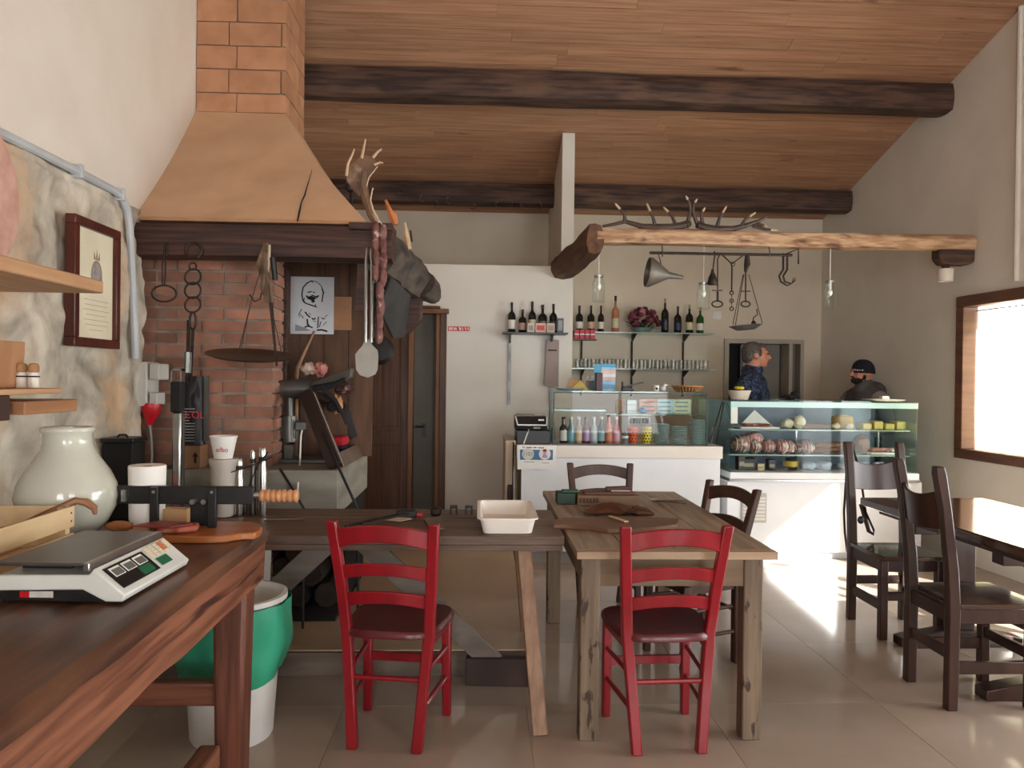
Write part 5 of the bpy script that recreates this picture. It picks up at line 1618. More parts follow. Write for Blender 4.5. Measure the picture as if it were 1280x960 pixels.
def antler(lab, main, tines, burr):
    r = root('deer_antler', apx(*burr), lab, 'antler', 'antlers on the pale beam')
    k = len(main)
    G().tube([apx(x, y) for x, y in main], [.010 + .018 * min(1, i / (k - 1) * 1.3) for i in range(k)], 8).build('main_beam', dam, r)
    G().ell(apx(*burr), (.028, .028, .030), 10, 8, jit=.4).build('burr', dam, r)
    for t in tines:
        m = len(t)
        P = [apx(x, y) + V((0, -.03 * (i / (m - 1)), 0)) for i, (x, y) in enumerate(t)]
        tn_ = G().tube(P, [.017 * (1 - .62 * i / (m - 1)) for i in range(m)], 7).build('tine', dam, r)
        G().tube([P[-2] + (P[-1] - P[-2]) * .5, P[-1], P[-1] + (P[-1] - P[-2]).normalized() * .012], [.0108, .0078, .002], 6).build('tip', tipm, tn_)


antler('dark deer antler on the pale beam, nearer the log, its burr towards the other antler', [(70, 232), (150, 218), (220, 200), (270, 214), (330, 232), (420, 236), (520, 238), (600, 226), (645, 212)],
       [[(220, 200), (212, 150), (155, 92)], [(420, 232), (405, 180), (362, 92)], [(560, 225), (530, 165), (475, 115)], [(635, 208), (655, 135), (642, 75), (622, 42)]], (640, 218))
antler('dark deer antler on the pale beam, nearer the window wall, with a forked crown', [(1165, 170), (1110, 198), (1020, 228), (940, 248), (830, 250), (760, 240), (712, 222)],
       [[(700, 215), (672, 145), (670, 90), (690, 62)], [(735, 220), (725, 150), (742, 120)], [(830, 245), (845, 180), (885, 110)], [(990, 240), (1015, 190), (1075, 150)], [(1070, 225), (1150, 255), (1220, 262)], [(1100, 215), (1155, 236)]], (712, 224))

# hanging rod and old implements
RY = 5.93
rod = root('hanging_rod', PY(905, 318, RY), 'black iron rod hung under the pale beam for old tools', 'rod')
ra, rb2 = PY(812, 316, RY), PY(990, 319, RY)
G().tube([ra, rb2], .011, 8).build('bar', iron, rod)
for px in (828, 962):
    p_ = PY(px, 318, RY)
    G().tube([p_ + V((0, 0, -.016)), p_ + V((.0, -.014, 0)), p_ + V((0, 0, .02)), V((p_.x, RY + .02, zl - .05))], .005, 6).build('hanger', greymetal, rod)


def rodz(px):
    return ra.z + (rb2.z - ra.z) * (px - 812) / 178


fu = root('metal_funnel', PY(830, 358, RY), 'big grey metal funnel hanging sideways from the iron rod', 'funnel')
ax0, ax1 = PY(809, 340, RY), PY(854, 347, RY)
dv = (ax1 - ax0)
mat3 = dv.normalized().to_track_quat('Z', 'Y').to_matrix()
Lf = dv.length
G().lathe([(.108, 0), (.115, .0), (.116, .025), (.075, Lf * .33), (.030, Lf * .58), (.026, Lf * .62), (.014, Lf), (.011, Lf), (.022, Lf * .62), (.104, .022)], ax0, 28, mat3, closed=True).build('cone', mk('funnel_grey', (120, 114, 104), (98, 92, 84), 5, rough=.5, metal=.5), fu)
p_ = PY(823, 330, RY)
G().tube([p_ + V((.0, 0, -.03)), p_ + V((.02, 0, .0)), p_ + V((.01, 0, .04)), V((p_.x - .005, RY, rodz(823) + .008)), V((p_.x - .02, RY, rodz(823) - .005))], .004, 6).build('wire_hook', iron, fu)
bw = root('bell_weight', PY(890, 356, RY), 'black iron bell-shaped weight on a hook', 'weight')
G().tube([V((PY(893, 318, RY).x, RY - .013, rodz(893))), V((PY(893, 316, RY).x, RY, rodz(893) + .016)), V((PY(894, 320, RY).x, RY + .013, rodz(893))), PY(892, 330, RY), PY(891, 338, RY)], .006, 6).build('hook', iron, bw)
G().lathe([(.001, 0), (.036, 0), (.040, .012), (.030, .06), (.012, .098), (.010, .12), (.001, .122)], PY(890.5, 356, RY), 16).build('bell', iron, bw)


def ringpts(c, rx, rz_, n=16):
    return [c + V((rx * math.cos(t), 0, rz_ * math.sin(t))) for t in [2 * PI * k / n for k in range(n)]]


st = root('steelyard_hook', PY(897, 386, RY), 'thin iron shackle with an oval ring hanging from the rod', 'hook')
G().tube([V((PY(900, 321, RY).x, RY, rodz(900) - .002)), PY(897, 324, RY), PY(897, 362, RY)], .005, 6).build('shank', iron, st)
G().bar(PY(890, 363, RY), PY(903, 363, RY), .008, .008).build('crossbar', iron, st)
G().tube([PY(897, 364, RY), PY(897, 376, RY)], .009, 6).build('stem', iron, st)
G().tube(ringpts(PY(896.5, 380, RY), .042, .024), .006, 6, closed=True).build('ring', iron, st)
yk = root('yoke_chain', PY(914, 388, RY), 'iron yoke with a short chain of rings', 'chain')
G().tube([V((PY(903, 322, RY).x, RY, rodz(903) - .008)), PY(915, 330, RY), V((PY(929, 321, RY).x, RY, rodz(929) - .006))], .006, 6).build('yoke', iron, yk)
G().tube(ringpts(PY(916, 330, RY), .015, .015), .004, 6, closed=True).build('ring', iron, yk)
G().tube([PY(915, 332, RY), PY(914.5, 365, RY)], .006, 6).build('shank', iron, yk)
for y in (366, 376, 386):
    G().tube(ringpts(PY(914.5, y, RY), .014, .014), .0045, 6, closed=True).build('ring', iron, yk)
G().tube([PY(914.5, 368, RY), PY(914.5, 384, RY)], .003, 5).build('link', iron, yk)
hsc = root('hanging_scale', PY(932, 416, RY), 'old hanging balance scale with a grey metal pan on long cords', 'balance')
top_ = V((PY(934, 322, RY).x, RY, rodz(934) - .010))
G().tube([top_, PY(934, 330, RY), PY(932, 340, RY)], [.018, .026, .012], 8).build('head', iron, hsc)
G().tube([PY(932, 340, RY), PY(932, 378, RY)], .006, 6).build('shank', iron, hsc)
G().bar(PY(927, 364, RY), PY(938, 364, RY), .008, .008).build('crossbar', iron, hsc)
G().tube(ringpts(PY(932, 380, RY), .036, .022), .006, 6, closed=True).build('ring', iron, hsc)
pc_ = PY(932, 408, RY)
G().lathe([(.001, -.03), (.07, -.028), (.125, .006), (.13, .008), (.12, .010), (.065, -.02), (.001, -.022)], pc_, 28, Matrix.Rotation(R(-5), 3, 'Y')).build('pan', mk('scale_pan', (128, 126, 122), (100, 98, 96), 5, rough=.4, metal=.7), hsc)
for px, top2, yo in ((915, 929, -.02), (922, 930, .05), (953, 936, 0)):
    G().tube([PY(px, 406 if px < 940 else 404, RY) + V((0, yo, 0)), PY(top2, 343, RY)], .0035, 5).build('cord', iron, hsc)
G().tube([PY(941, 404, RY), PY(942, 397, RY), PY(947, 393, RY), PY(946, 386, RY)], .005, 5).build('poise_arm', iron, hsc)
G().lathe([(.001, 0), (.022, 0), (.012, .02), (.001, .024)], PY(942, 404.5, RY), 12).build('poise', iron, hsc)
mh = root('meat_hook', PY(984, 358, RY), 'pair of curved iron meat hooks at the end of the rod', 'hook')
for dx in (0, 5):
    G().tube([V((PY(978 + dx, 319, RY).x, RY - .012, rodz(980))), V((PY(979 + dx, 316, RY).x, RY, rodz(980) + .014)), PY(979 + dx, 337, RY), PY(974 + dx, 345, RY), PY(976 + dx, 352, RY), PY(984 + dx, 357 - dx * .5, RY), PY(990 + dx * .7, 354 - dx * .6, RY), PY(994 + dx * .4 - 2, 347, RY)], [.008, .008, .009, .008, .008, .007, .006, .003], 6).build('hook', iron, mh)
G().tube([PY(981, 318, RY), PY(998, 311, RY), PY(998, 330, RY)], .006, 6).build('side_hook', iron, mh)
tg3 = root('paper_label', PY(896, 399, 8.48), 'small white switch plate on the beige back wall', 'switch')
a, b_ = PY(891, 389, 8.48), PY(902, 399, 8.48)
G().box(a.x, b_.x, 8.485, 8.499, b_.z, a.z).build('plate', whitep, tg3, bevel=.003)
G().box(a.x + .02, b_.x - .04, 8.478, 8.485, b_.z + .02, a.z - .02).build('rocker', paper, tg3, bevel=.002)
for k, (px, y0, y1, y2, lab) in enumerate(((748, 300, 346, 378, 'glass jar lamp hanging next to the bracket log'), (879, 300, 355, 387, 'glass jar lamp hanging between the funnel and the bell weight'), (1037, 303, 353, 386, 'glass jar lamp hanging before the corner near the right wall'))):
    c = PY(px, y2, 5.99 if k != 0 else 5.96)
    hgt = PY(px, y1, c.y).z - c.z
    o = root('jar_lamp', c, lab, 'lamp', 'jar lamps under the pale beam')
    G().lathe([(.001, 0), (.044, 0), (.05, .008), (.052, hgt * .7), (.040, hgt * .86), (.036, hgt * .9), (.036, hgt * .98), (.033, hgt * .98), (.033, hgt * .9), (.048, hgt * .68), (.046, .01), (.001, .006)], c, 20).build('glass_jar', glass, o)
    G().lathe([(.001, hgt * .98), (.038, hgt * .98), (.038, hgt * 1.06), (.001, hgt * 1.06)], c, 16).build('lid', steel, o)
    G().tube([c + V((0, 0, hgt * 1.06)), V((c.x, c.y, zl - .055))], .003, 5).build('cord', paper, o)
    G().ell(c + V((0, 0, hgt * .62)), (.02, .02, .03), 10, 8).build('bulb', mk('bulb_white', (240, 238, 232), rough=.3), o)
    G().tube([c + V((0, 0, hgt * .75)), c + V((0, 0, hgt * .98))], .012, 8).build('socket', whitep, o)

# ================================================================== bar counter
CYF = 5.97
cx0_, cx1_ = PY(650, 600, CYF).x, PY(901, 600, CYF).x
czt = PY(770, 557, CYF).z
ctr = root('bar_counter', ((cx0_ + cx1_) / 2, 6.3, 0), 'white bar counter with a thick pale top edge', 'counter')
cwm = mk('counter_white', (226, 228, 230), (220, 222, 224), 3, rough=.28)
G().box(cx0_ + .01, cx1_, CYF + .02, 6.62, .10, czt - .10).build('body', cwm, ctr, bevel=.003)
G().box(cx0_ + .03, cx1_, CYF + .06, 6.60, 0, .10).build('plinth', mk('plinth_grey', (140, 134, 126), rough=.4), ctr)
G().box(cx0_ - .03, cx1_ + .01, CYF - .01, 6.66, czt - .098, czt).build('counter_top', mk('counter_edge', (224, 217, 207), (217, 209, 199), 3, rough=.3), ctr, bevel=.004)
sd = root('side_cabinet', (cx0_ - .06, 6.3, 0), 'narrow beige cabinet closing the end of the bar counter', 'cabinet')
scm = mk('beige_laminate', (190, 170, 146), (178, 158, 134), 4, rough=.5)
G().box(cx0_ - .115, cx0_ - .035, 6.02, 6.60, .12, czt + .03).build('body', scm, sd, bevel=.004)
G().box(cx0_ - .095, cx0_ - .055, 6.008, 6.02, .5, .62).build('lock_plate', iron, sd, bevel=.002)
G().tube([(cx0_ - .05, 6.01, czt + .02), (cx0_ - .055, 6.0, .7), (cx0_ - .05, 6.0, .3)], .007, 6).build('cable', black, sd)
nt_ = root('notice_sheet', PY(670, 586, CYF - .012), 'white notice sheet with two round pictures on the counter front', 'notice')
YN = CYF - .0125
a, b_ = PY(647, 556, YN), PY(695, 587, YN)
G().box(a.x, b_.x, YN - .001, YN, b_.z, a.z - .001).build('sheet', paper, nt_)
a, b_ = PY(650, 562, YN), PY(691, 575, YN)
G().box(a.x, b_.x, YN - .0022, YN - .001, b_.z, a.z).build('blue_band', mk('blue_band', (70, 118, 152), (60, 106, 140), 8, rough=.6), nt_)
for px, cl_ in ((660, (206, 204, 196)), (681, (224, 212, 216))):
    c = PY(px, 567.5, YN - .003)
    G().tube([c, c + V((0, -.001, 0))], .046, 22).build('round_picture', mk('round_%d' % px, cl_, rough=.7), nt_)
text('(10)', .045, mk('olive_ink', (110, 104, 70), rough=.8), nt_, facing(PY(660, 567.5, YN - .0045)))
c = PY(681, 565, YN - .0045)
G().ell(c, (.014, .001, .017), 10, 6).build('portrait_head', mk('portrait_skin', (206, 150, 130), rough=.8), nt_)
G().ell(c + V((0, -.0003, .011)), (.016, .001, .010), 10, 6).build('portrait_hair', mk('portrait_hair', (96, 40, 36), rough=.8), nt_)
G().prism([c + V((-.025, 0, -.045)), c + V((.025, 0, -.045)), c + V((.012, 0, -.016)), c + V((-.012, 0, -.016))], (0, -.001, 0)).build('portrait_body', mk('portrait_blue', (150, 160, 190), rough=.8), nt_)
g = G()
for x0, x1, yy_ in ((653, 656, 558.5), (658, 665, 558.8), (666.5, 671, 559), (672.5, 680, 559.3), (655, 668, 577), (678, 686, 578.5)):
    p_, q_ = PY(x0, yy_, YN - .0015), PY(x1, yy_, YN - .0015)
    g.box(p_.x, q_.x, YN - .002, YN - .001, p_.z - (.006 if yy_ < 570 else .003), p_.z)
g.build('print_line', ink, nt_)

# counter-top glass showcase
gx0, gx1 = PY(692, 520, 6.02).x, PY(884, 520, 6.02).x
gz0, gz1 = czt + .001, PY(790, 491, 6.02).z
gy0, gy1 = 6.02, 6.40
shc = root('glass_showcase', ((gx0 + gx1) / 2, 6.2, gz0), 'glass showcase on the bar counter holding bottles and plates', 'showcase')
dfr = mk('showcase_frame', (52, 60, 60), (44, 50, 50), 8, rough=.35, metal=.4)
G().box(gx0, gx1, gy0, gy0 + .006, gz0, gz1).build('front_pane', glass, shc)
G().box(gx0, gx0 + .006, gy0 + .006, gy1, gz0, gz1).build('side_pane', glassg, shc)
G().box(gx1 - .006, gx1, gy0 + .006, gy1, gz0, gz1).build('side_pane', glassg, shc)
G().box(gx0 - .008, gx1 + .004, gy0 - .004, gy1, gz1, gz1 + .010).build('top_pane', glassg, shc)
zs = PY(720, 513, 6.2).z
xm = PY(757, 520, 6.1).x
G().box(gx0 + .008, xm, gy0 + .06, gy1 - .02, zs, zs + .012).build('shelf', mk('shelf_glass_pale', (190, 224, 220), rough=.15), shc)  # pale blue-green shelf colour
G().box(xm, gx1 - .008, gy0 + .10, gy1 - .02, zs - .03, zs - .022).build('shelf', glassg, shc)
for x in (gx0, gx1):
    for y in (gy0, gy1):
        G().box(x - .005, x + .005, y - .005, y + .005, gz0, gz1).build('corner_strip', dfr, shc)
G().box(gx0, gx1, gy0 - .005, gy0 + .004, gz1 - .008, gz1).build('edge_strip', dfr, shc)
G().box(gx0, gx1, gy0 - .005, gy0 + .004, gz0, gz0 + .010).build('edge_strip', dfr, shc)


def bottle(loc, h, r, gm, lm, cm2, lab, grp, neck=.30, lz=(.12, .42), kind='wine_bottle', cat='bottle', capl=.14, sh=.56):
    o = root(kind, loc, lab, cat, grp)
    c = V(loc)
    rn = r * neck
    G().lathe([(.001, 0), (r * .95, 0), (r, r * .1), (r, h * sh), (r * .85, h * (sh + .07)), (rn * 1.2, h * (sh + .14)), (rn, h * (sh + .19)), (rn, h * (1 - capl)), (.001, h * (1 - capl))], c, 18).build('glass_body', gm, o)
    G().lathe([(r * 1.012, h * lz[0]), (r * 1.018, h * lz[0]), (r * 1.018, h * lz[1]), (r * 1.012, h * lz[1])], c, 20, closed=True).build('paper_label', lm, o)
    G().lathe([(rn * 1.1, h * (1 - capl)), (rn * 1.12, h * .99), (rn * .9, h), (.001, h)], c, 14).build('capsule', cm2, o)
    return o


def M1(name, c, rough=.4, **k):
    return mk(name, c, tuple(max(0, int(x * .9)) for x in c), 14, rough=rough, **k)


dkg = mk('dark_bottle_glass', (18, 20, 16), (24, 26, 20), 6, rough=.08, coat=.3)
grg = mk('green_bottle_glass', (40, 84, 36), (30, 66, 28), 6, rough=.08, coat=.3)
rosg = mk('rose_wine', (186, 122, 88), (166, 100, 68), 6, rough=.08, coat=.3)
lab_w, lab_p, lab_c = M1('label_white', (220, 214, 202)), M1('label_pink', (206, 164, 142)), M1('label_cream', (206, 196, 160))
# eight soft-drink bottles in the showcase
cols = [('black and white', (28, 28, 28), (196, 192, 182)), ('pale blue', (96, 122, 126), (96, 146, 156)), ('clear with cream', (136, 126, 106), (190, 164, 132)), ('dark red with purple', (86, 20, 34), (160, 130, 172)),
        ('clear with silver', (150, 156, 156), (180, 186, 190)), ('black with blue-grey', (36, 38, 40), (120, 152, 156)), ('coral', (178, 96, 74), (196, 116, 92)), ('pink', (176, 104, 110), (196, 150, 166))]
for k, (nm, gc, lc) in enumerate(cols):
    px = 704 + k * 9.45
    p_ = PY(px, 555, 6.13)
    hh = PY(px, 521 - (3 if k == 6 else 0), 6.13).z - gz0
    bottle((p_.x, 6.13, gz0 + .001), hh, .031, mk('soda_glass_%d' % k, gc, rough=.1, coat=.3), M1('soda_label_%d' % k, lc), MATS['label_white'] if k % 3 else black, 'small %s soft drink bottle in the counter showcase' % nm, 'soft drink bottles in the showcase', .45, (.10, .48), 'drink_bottle', capl=.09, sh=.54)
# beakers with holes
for px, nm, cc_ in ((791, 'orange', (226, 92, 44)), (808, 'yellow', (226, 206, 60))):
    p_ = PY(px, 556, 6.14)
    o = root('patterned_beaker', (p_.x, 6.14, gz0 + .001), '%s beaker with dark square pattern in the showcase' % nm, 'beaker')
    G().lathe([(.001, 0), (.034, 0), (.044, .135), (.041, .135), (.031, .006), (.001, .006)], WL[o], 22).build('beaker', M1('beaker_' + nm, cc_), o)
    for i in range(5):
        for j in range(9):
            if (i + j) % 2:
                continue
            t = R(-160 + j * 17.5)
            r = .0345 + .010 * (.16 + i * .17)
            c = WL[o] + V((r * math.cos(t), r * math.sin(t), .02 + i * .024))
            G().bar(c + V((0, 0, -.007)), c + V((0, 0, .007)), .002, .012, (-math.sin(t), math.cos(t), 0)).build('dark_square', ink, o)
rk = root('bottle_rack', (PY(798, 556, 6.25).x, 6.25, gz0 + .001), 'white wire rack with dark small cups behind the beakers', 'rack')
c = WL[rk]
G().box(c.x - .09, c.x + .09, 6.22, 6.34, .205 + gz0, .213 + gz0).build('shelf', whitep, rk)
for x in (-.088, .082):
    G().box(c.x + x, c.x + x + .006, 6.22, 6.226, gz0, gz0 + .205).build('post', whitep, rk)
    G().box(c.x + x, c.x + x + .006, 6.334, 6.34, gz0, gz0 + .205).build('post', whitep, rk)
for k in range(5):
    G().lathe([(.001, 0), (.014, 0), (.016, .045), (.001, .045)], (c.x - .068 + k * .034, 6.25, gz0 + .158), 12).build('cup', ink, rk)
sp2 = root('glass_tumbler', (PY(781, 556, 6.13).x, 6.13, gz0 + .001), 'dark glass tumbler beside the orange beaker', 'glass')
G().lathe([(.001, 0), (.024, 0), (.028, .09), (.026, .09), (.022, .006), (.001, .006)], WL[sp2], 18).build('tumbler', mk('smoke_glass', (70, 74, 78), (120, 124, 130), 20, rough=.12, coat=.4), sp2)
G().lathe([(.0285, .045), (.029, .05), (.029, .06), (.0285, .065)], WL[sp2], 18).build('etched_band', MATS['label_white'], sp2)
# plate stacks: each plate on its own
plm = mk('plate_blue_white', (196, 212, 212), (186, 204, 204), 6, rough=.2)
for px, npl, rp_, lab, dz in ((826, 13, .068, 'pale blue plate in the wide stack beside the yellow beaker', .0125), (848, 10, .070, 'pale blue plate in the middle stack of the showcase', .0145), (871, 16, .064, 'pale blue plate in the tall stack at the showcase end', .0125)):
    p_ = PY(px, 556, 6.16)
    g0 = G().lathe([(.001, 0), (rp_ * .6, 0), (rp_ * .98, .009), (rp_, .011), (rp_ * .97, .0118), (rp_ * .6, .004), (.001, .004)], (0, 0, 0), 24)
    me = g0.mesh('plate')
    me.materials.append(plm)
    for k in range(npl):
        o = bpy.data.objects.new('plate', me)
        COL.objects.link(o)
        o.location = (p_.x + rng.uniform(-.002, .002), 6.16, gz0 + .001 + k * dz)
        WL[o] = o.location.copy()
        tag(o, lab, 'plate', 'plates stacked in the showcase: ' + lab.split(' in the ')[1])
# leaflets standing in the upper right of the showcase
for x0, x1, nm, c1, c2 in ((800, 822, 'red and white', (206, 100, 84), (224, 196, 180)), (821, 842, 'pale blue', (170, 200, 212), (206, 222, 226)), (842, 864, 'cream printed', (220, 214, 190), (196, 196, 160))):
    a, b_ = PY(x0, 499, 6.36), PY(x1, 519, 6.36)
    o = root('leaflet', ((a.x + b_.x) / 2, 6.36, zs - .022), '%s leaflet standing on the upper showcase shelf' % nm, 'leaflet')
    G().box(a.x, b_.x - .004, 6.355, 6.36, zs - .021, a.z).build('sheet', mk('leaflet_' + nm.replace(' ', '_'), c1, c2, 16, rough=.7), o)
    for k in range(3):
        G().box(a.x + .015, b_.x - .03, 6.352, 6.355, a.z - .03 - k * .035, a.z - .022 - k * .035).build('print_line', M1('leaf_ink', (110, 110, 116)), o)
for px, w, nm, cl_ in ((775, 10, 'brown lined', (190, 178, 160)), (789, 12, 'plain white', (226, 232, 236))):
    a = PY(px, 500, 6.30)
    o = root('carton_pack', (a.x, 6.30, zs - .022), '%s carton on the upper showcase shelf' % nm, 'carton')
    G().box(a.x - w * .0032, a.x + w * .0032, 6.27, 6.33, zs - .021, a.z).build('box', M1('carton_' + nm.split()[0], cl_), o, bevel=.002)
    for k in range(2):
        G().box(a.x - w * .0032, a.x + w * .0032, 6.268, 6.27, a.z - .04 - k * .05, a.z - .036 - k * .05).build('seam', M1('seam', (150, 146, 140)), o)
bs_ = root('blue_ball', (PY(805, 517, 6.2).x, 6.25, zs - .022), 'small blue rounded tin lid on the showcase rack', 'lid')
G().ell((PY(805, 517, 6.2).x, 6.25, zs + .003), (.034, .03, .025), 12, 8).build('dome', M1('sky_blue', (70, 150, 190)), bs_)

# on top of the showcase
ZT = gz1 + .011
tr = root('serving_tray', (PY(712, 489, 6.15).x, 6.15, ZT), 'pale blue serving dish on top of the showcase', 'dish')
G().lathe([(.001, 0), (.08, 0), (.125, .018), (.122, .020), (.08, .006), (.001, .006)], WL[tr], 26).build('dish', M1('dish_blue', (196, 212, 226)), tr)
nh = root('napkin_holder', (PY(722, 484, 6.24).x, 6.27, ZT + .0), 'wooden napkin holder with yellow napkins on the showcase', 'napkin holder')
c = WL[nh]
G().prism([(c.x - .08, 6.30, ZT), (c.x + .08, 6.30, ZT), (c.x + .06, 6.30, ZT + .075), (c.x - .06, 6.30, ZT + .10)], (0, .02, 0)).build('panel', MATS['box_wood'], nh)
G().prism([(c.x - .06, 6.285, ZT + .001), (c.x + .10, 6.285, ZT + .001), (c.x + .03, 6.285, ZT + .085)], (0, .012, 0)).build('napkin', M1('napkin_yellow', (226, 196, 50)), nh)
for px in (736, 741):
    q_ = PY(px, 472, 6.35)
    G().ell((q_.x, 6.36, q_.z), (.014, .012, .018), 10, 8).build('salt_pot', whitep, nh)
G().box(PY(733, 475, 6.35).x, PY(743, 475, 6.35).x, 6.345, 6.375, ZT, PY(738, 474, 6.36).z - .012).build('pot_stand', M1('pot_stand', (110, 104, 96)), nh)
br = root('brochure_stand', (PY(756, 487, 6.2).x, 6.2, ZT), 'blue and white brochure stand with a dark red cup on the showcase', 'brochure')
a, b_ = PY(752, 455, 6.22), PY(769, 489, 6.22)
G().box(a.x, b_.x, 6.22, 6.235, ZT, a.z).build('brochure', mk('brochure_print', (180, 210, 226), (110, 160, 200), 10, rough=.6), br)
for k, (cl_, f0, f1) in enumerate((((60, 160, 200), .88, 1.0), ((232, 196, 176), .66, .78), ((222, 226, 228), .52, .64), ((226, 170, 150), .40, .50), ((90, 150, 190), .06, .24))):
    hgt = a.z - ZT
    G().box(a.x - .001, b_.x + .001, 6.216, 6.22, ZT + hgt * f0, ZT + hgt * f1).build('print_band', M1('band_%d' % k, cl_), br)
a, b_ = PY(745, 466, 6.15), PY(753, 489, 6.15)
G().box(a.x, b_.x, 6.14, 6.19, ZT, a.z).build('cup', M1('dark_red_cup', (70, 24, 40)), br, bevel=.004)
G().box(PY(744, 456, 6.16).x, PY(752, 456, 6.16).x, 6.195, 6.205, ZT, PY(748, 455, 6.16).z).build('header_card', MATS['band_0'], br)
gr = root('ham_knife_rest', (PY(785, 487, 6.2).x, 6.2, ZT), 'black slicing gadget with a raised handle on the showcase', 'slicer')
c = WL[gr]
G().prism([(c.x - .055, 6.17, ZT), (c.x + .05, 6.17, ZT), (c.x + .02, 6.17, ZT + .035), (c.x - .05, 6.17, ZT + .03)], (0, .06, 0)).build('base', black, gr, bevel=.004)
G().bar((c.x - .04, 6.2, ZT + .03), PY(804, 478, 6.2), .018, .014).build('handle', black, gr)
G().tube([(c.x - .045, 6.2, ZT + .02), (c.x - .045, 6.2, ZT + .075)], .010, 8).build('post', black, gr)
cu_ = root('printed_mug', (PY(820, 488, 6.2).x, 6.2, ZT), 'white printed mug next to the bird-shaped pourer', 'mug')
G().lathe([(.001, 0), (.022, 0), (.026, .05), (.024, .05), (.02, .005), (.001, .005)], WL[cu_], 18).build('mug_body', whitep, cu_)
G().ell(WL[cu_] + V((0, -.025, .024)), (.010, .004, .010), 8, 6).build('print_dot', ink, cu_)
bd_ = root('ceramic_bird', (PY(829, 488, 6.2).x, 6.2, ZT), 'small white ceramic bird pourer on the showcase', 'figurine')
c = WL[bd_]
G().ell(c + V((0, 0, .022)), (.024, .02, .022), 12, 8).build('body', whitep, bd_)
G().ell(c + V((.014, 0, .052)), (.014, .012, .013), 10, 8).build('head', whitep, bd_)
G().tube([c + V((.024, 0, .053)), c + V((.046, 0, .052))], [.006, .001], 6).build('beak', whitep, bd_)
bk_ = root('wicker_basket', (PY(859, 489, 6.2).x, 6.2, ZT), 'shallow wicker basket at the end of the showcase top', 'basket')
c = WL[bk_]
wkm = mk('wicker', (196, 146, 96), (150, 100, 60), 60, rough=.7, bump=.5)
G().lathe([(.001, 0), (.085, 0), (.12, .045), (.115, .046), (.08, .006), (.001, .006)], c, 26).build('bowl', mk('wicker_dark', (120, 76, 46), (90, 56, 34), 40, rough=.8), bk_)
for k in range(26):
    t = 2 * PI * k / 26
    G().tube([c + V((.087 * math.cos(t), .087 * math.sin(t), .004)), c + V((.122 * math.cos(t), .122 * math.sin(t), .044))], .0055, 5).build('stake', wkm, bk_)
G().tube([c + V((.122 * math.cos(t), .122 * math.sin(t), .046)) for t in [2 * PI * k / 26 for k in range(26)]], .007, 6, closed=True).build('rim', wkm, bk_)

# cash register
cr2 = root('cash_register', (PY(668, 555, 6.12).x, 6.2, czt + .001), 'black cash register with a white framed display on the counter', 'cash register')
a, b_ = PY(646, 538, 6.06), PY(690, 555, 6.06)
G().box(a.x, b_.x - .012, 6.06, 6.42, czt + .001, a.z).build('cash_drawer', M1('drawer_black', (30, 32, 36)), cr2, bevel=.004)
a2, b2 = PY(644, 521, 6.08), PY(684, 537, 6.08)
G().prism([(a2.x, 6.08, b2.z), (b2.x, 6.08, b2.z), (b2.x, 6.12, a2.z), (a2.x, 6.12, a2.z)], (0, .22, 0)).build('head', black, cr2, bevel=.006)
w0 = [(a2.x + .004, 6.098, a2.z - .045), (b2.x - .004, 6.098, a2.z - .045)]
G().bar((a2.x + .02, 6.085, b2.z + .035), (b2.x - .005, 6.085, b2.z + .035), .008, .010).build('white_trim', whitep, cr2)
G().bar((a2.x + .02, 6.085, b2.z + .035), (a2.x + .004, 6.115, a2.z), .008, .008).build('white_trim', whitep, cr2)
G().bar((b2.x - .005, 6.085, b2.z + .035), (b2.x, 6.115, a2.z), .008, .008).build('white_trim', whitep, cr2)
G().box(b2.x - .07, b2.x - .025, 6.087, 6.10, a2.z - .03, a2.z - .018).build('display', M1('display_white', (236, 240, 240)), cr2)  # plain near-white display panel
G().box(b2.x - .11, b2.x - .055, 6.076, 6.084, b2.z + .006, b2.z + .020).build('key_strip', M1('strip_grey2', (130, 130, 130)), cr2)
G().tube([PY(661, 537, 6.07), PY(658, 545, 6.05), PY(654, 556, 6.02)], .005, 6).build('cable', whitep, cr2)
G().box(a2.x + .01, a2.x + .16, 6.16, 6.26, a2.z + .001, a2.z + .016).build('paper_cover', M1('cover_grey', (120, 108, 96)), cr2)
lb = root('liqueur_bottle', (PY(690, 537, 6.2).x, 6.5, czt), 'clear liqueur bottle beside the cash register', 'bottle')
lbx = PY(690, 537, 6.5)
G().lathe([(.001, 0), (.026, 0), (.027, .01), (.027, .12), (.012, .17), (.011, .235), (.001, .235)], (lbx.x, 6.5, czt + .001), 16).build('glass_body', glassg, lb)
G().lathe([(.012, .236), (.013, .26), (.001, .262)], (lbx.x, 6.5, czt), 12).build('stopper', steel, lb)

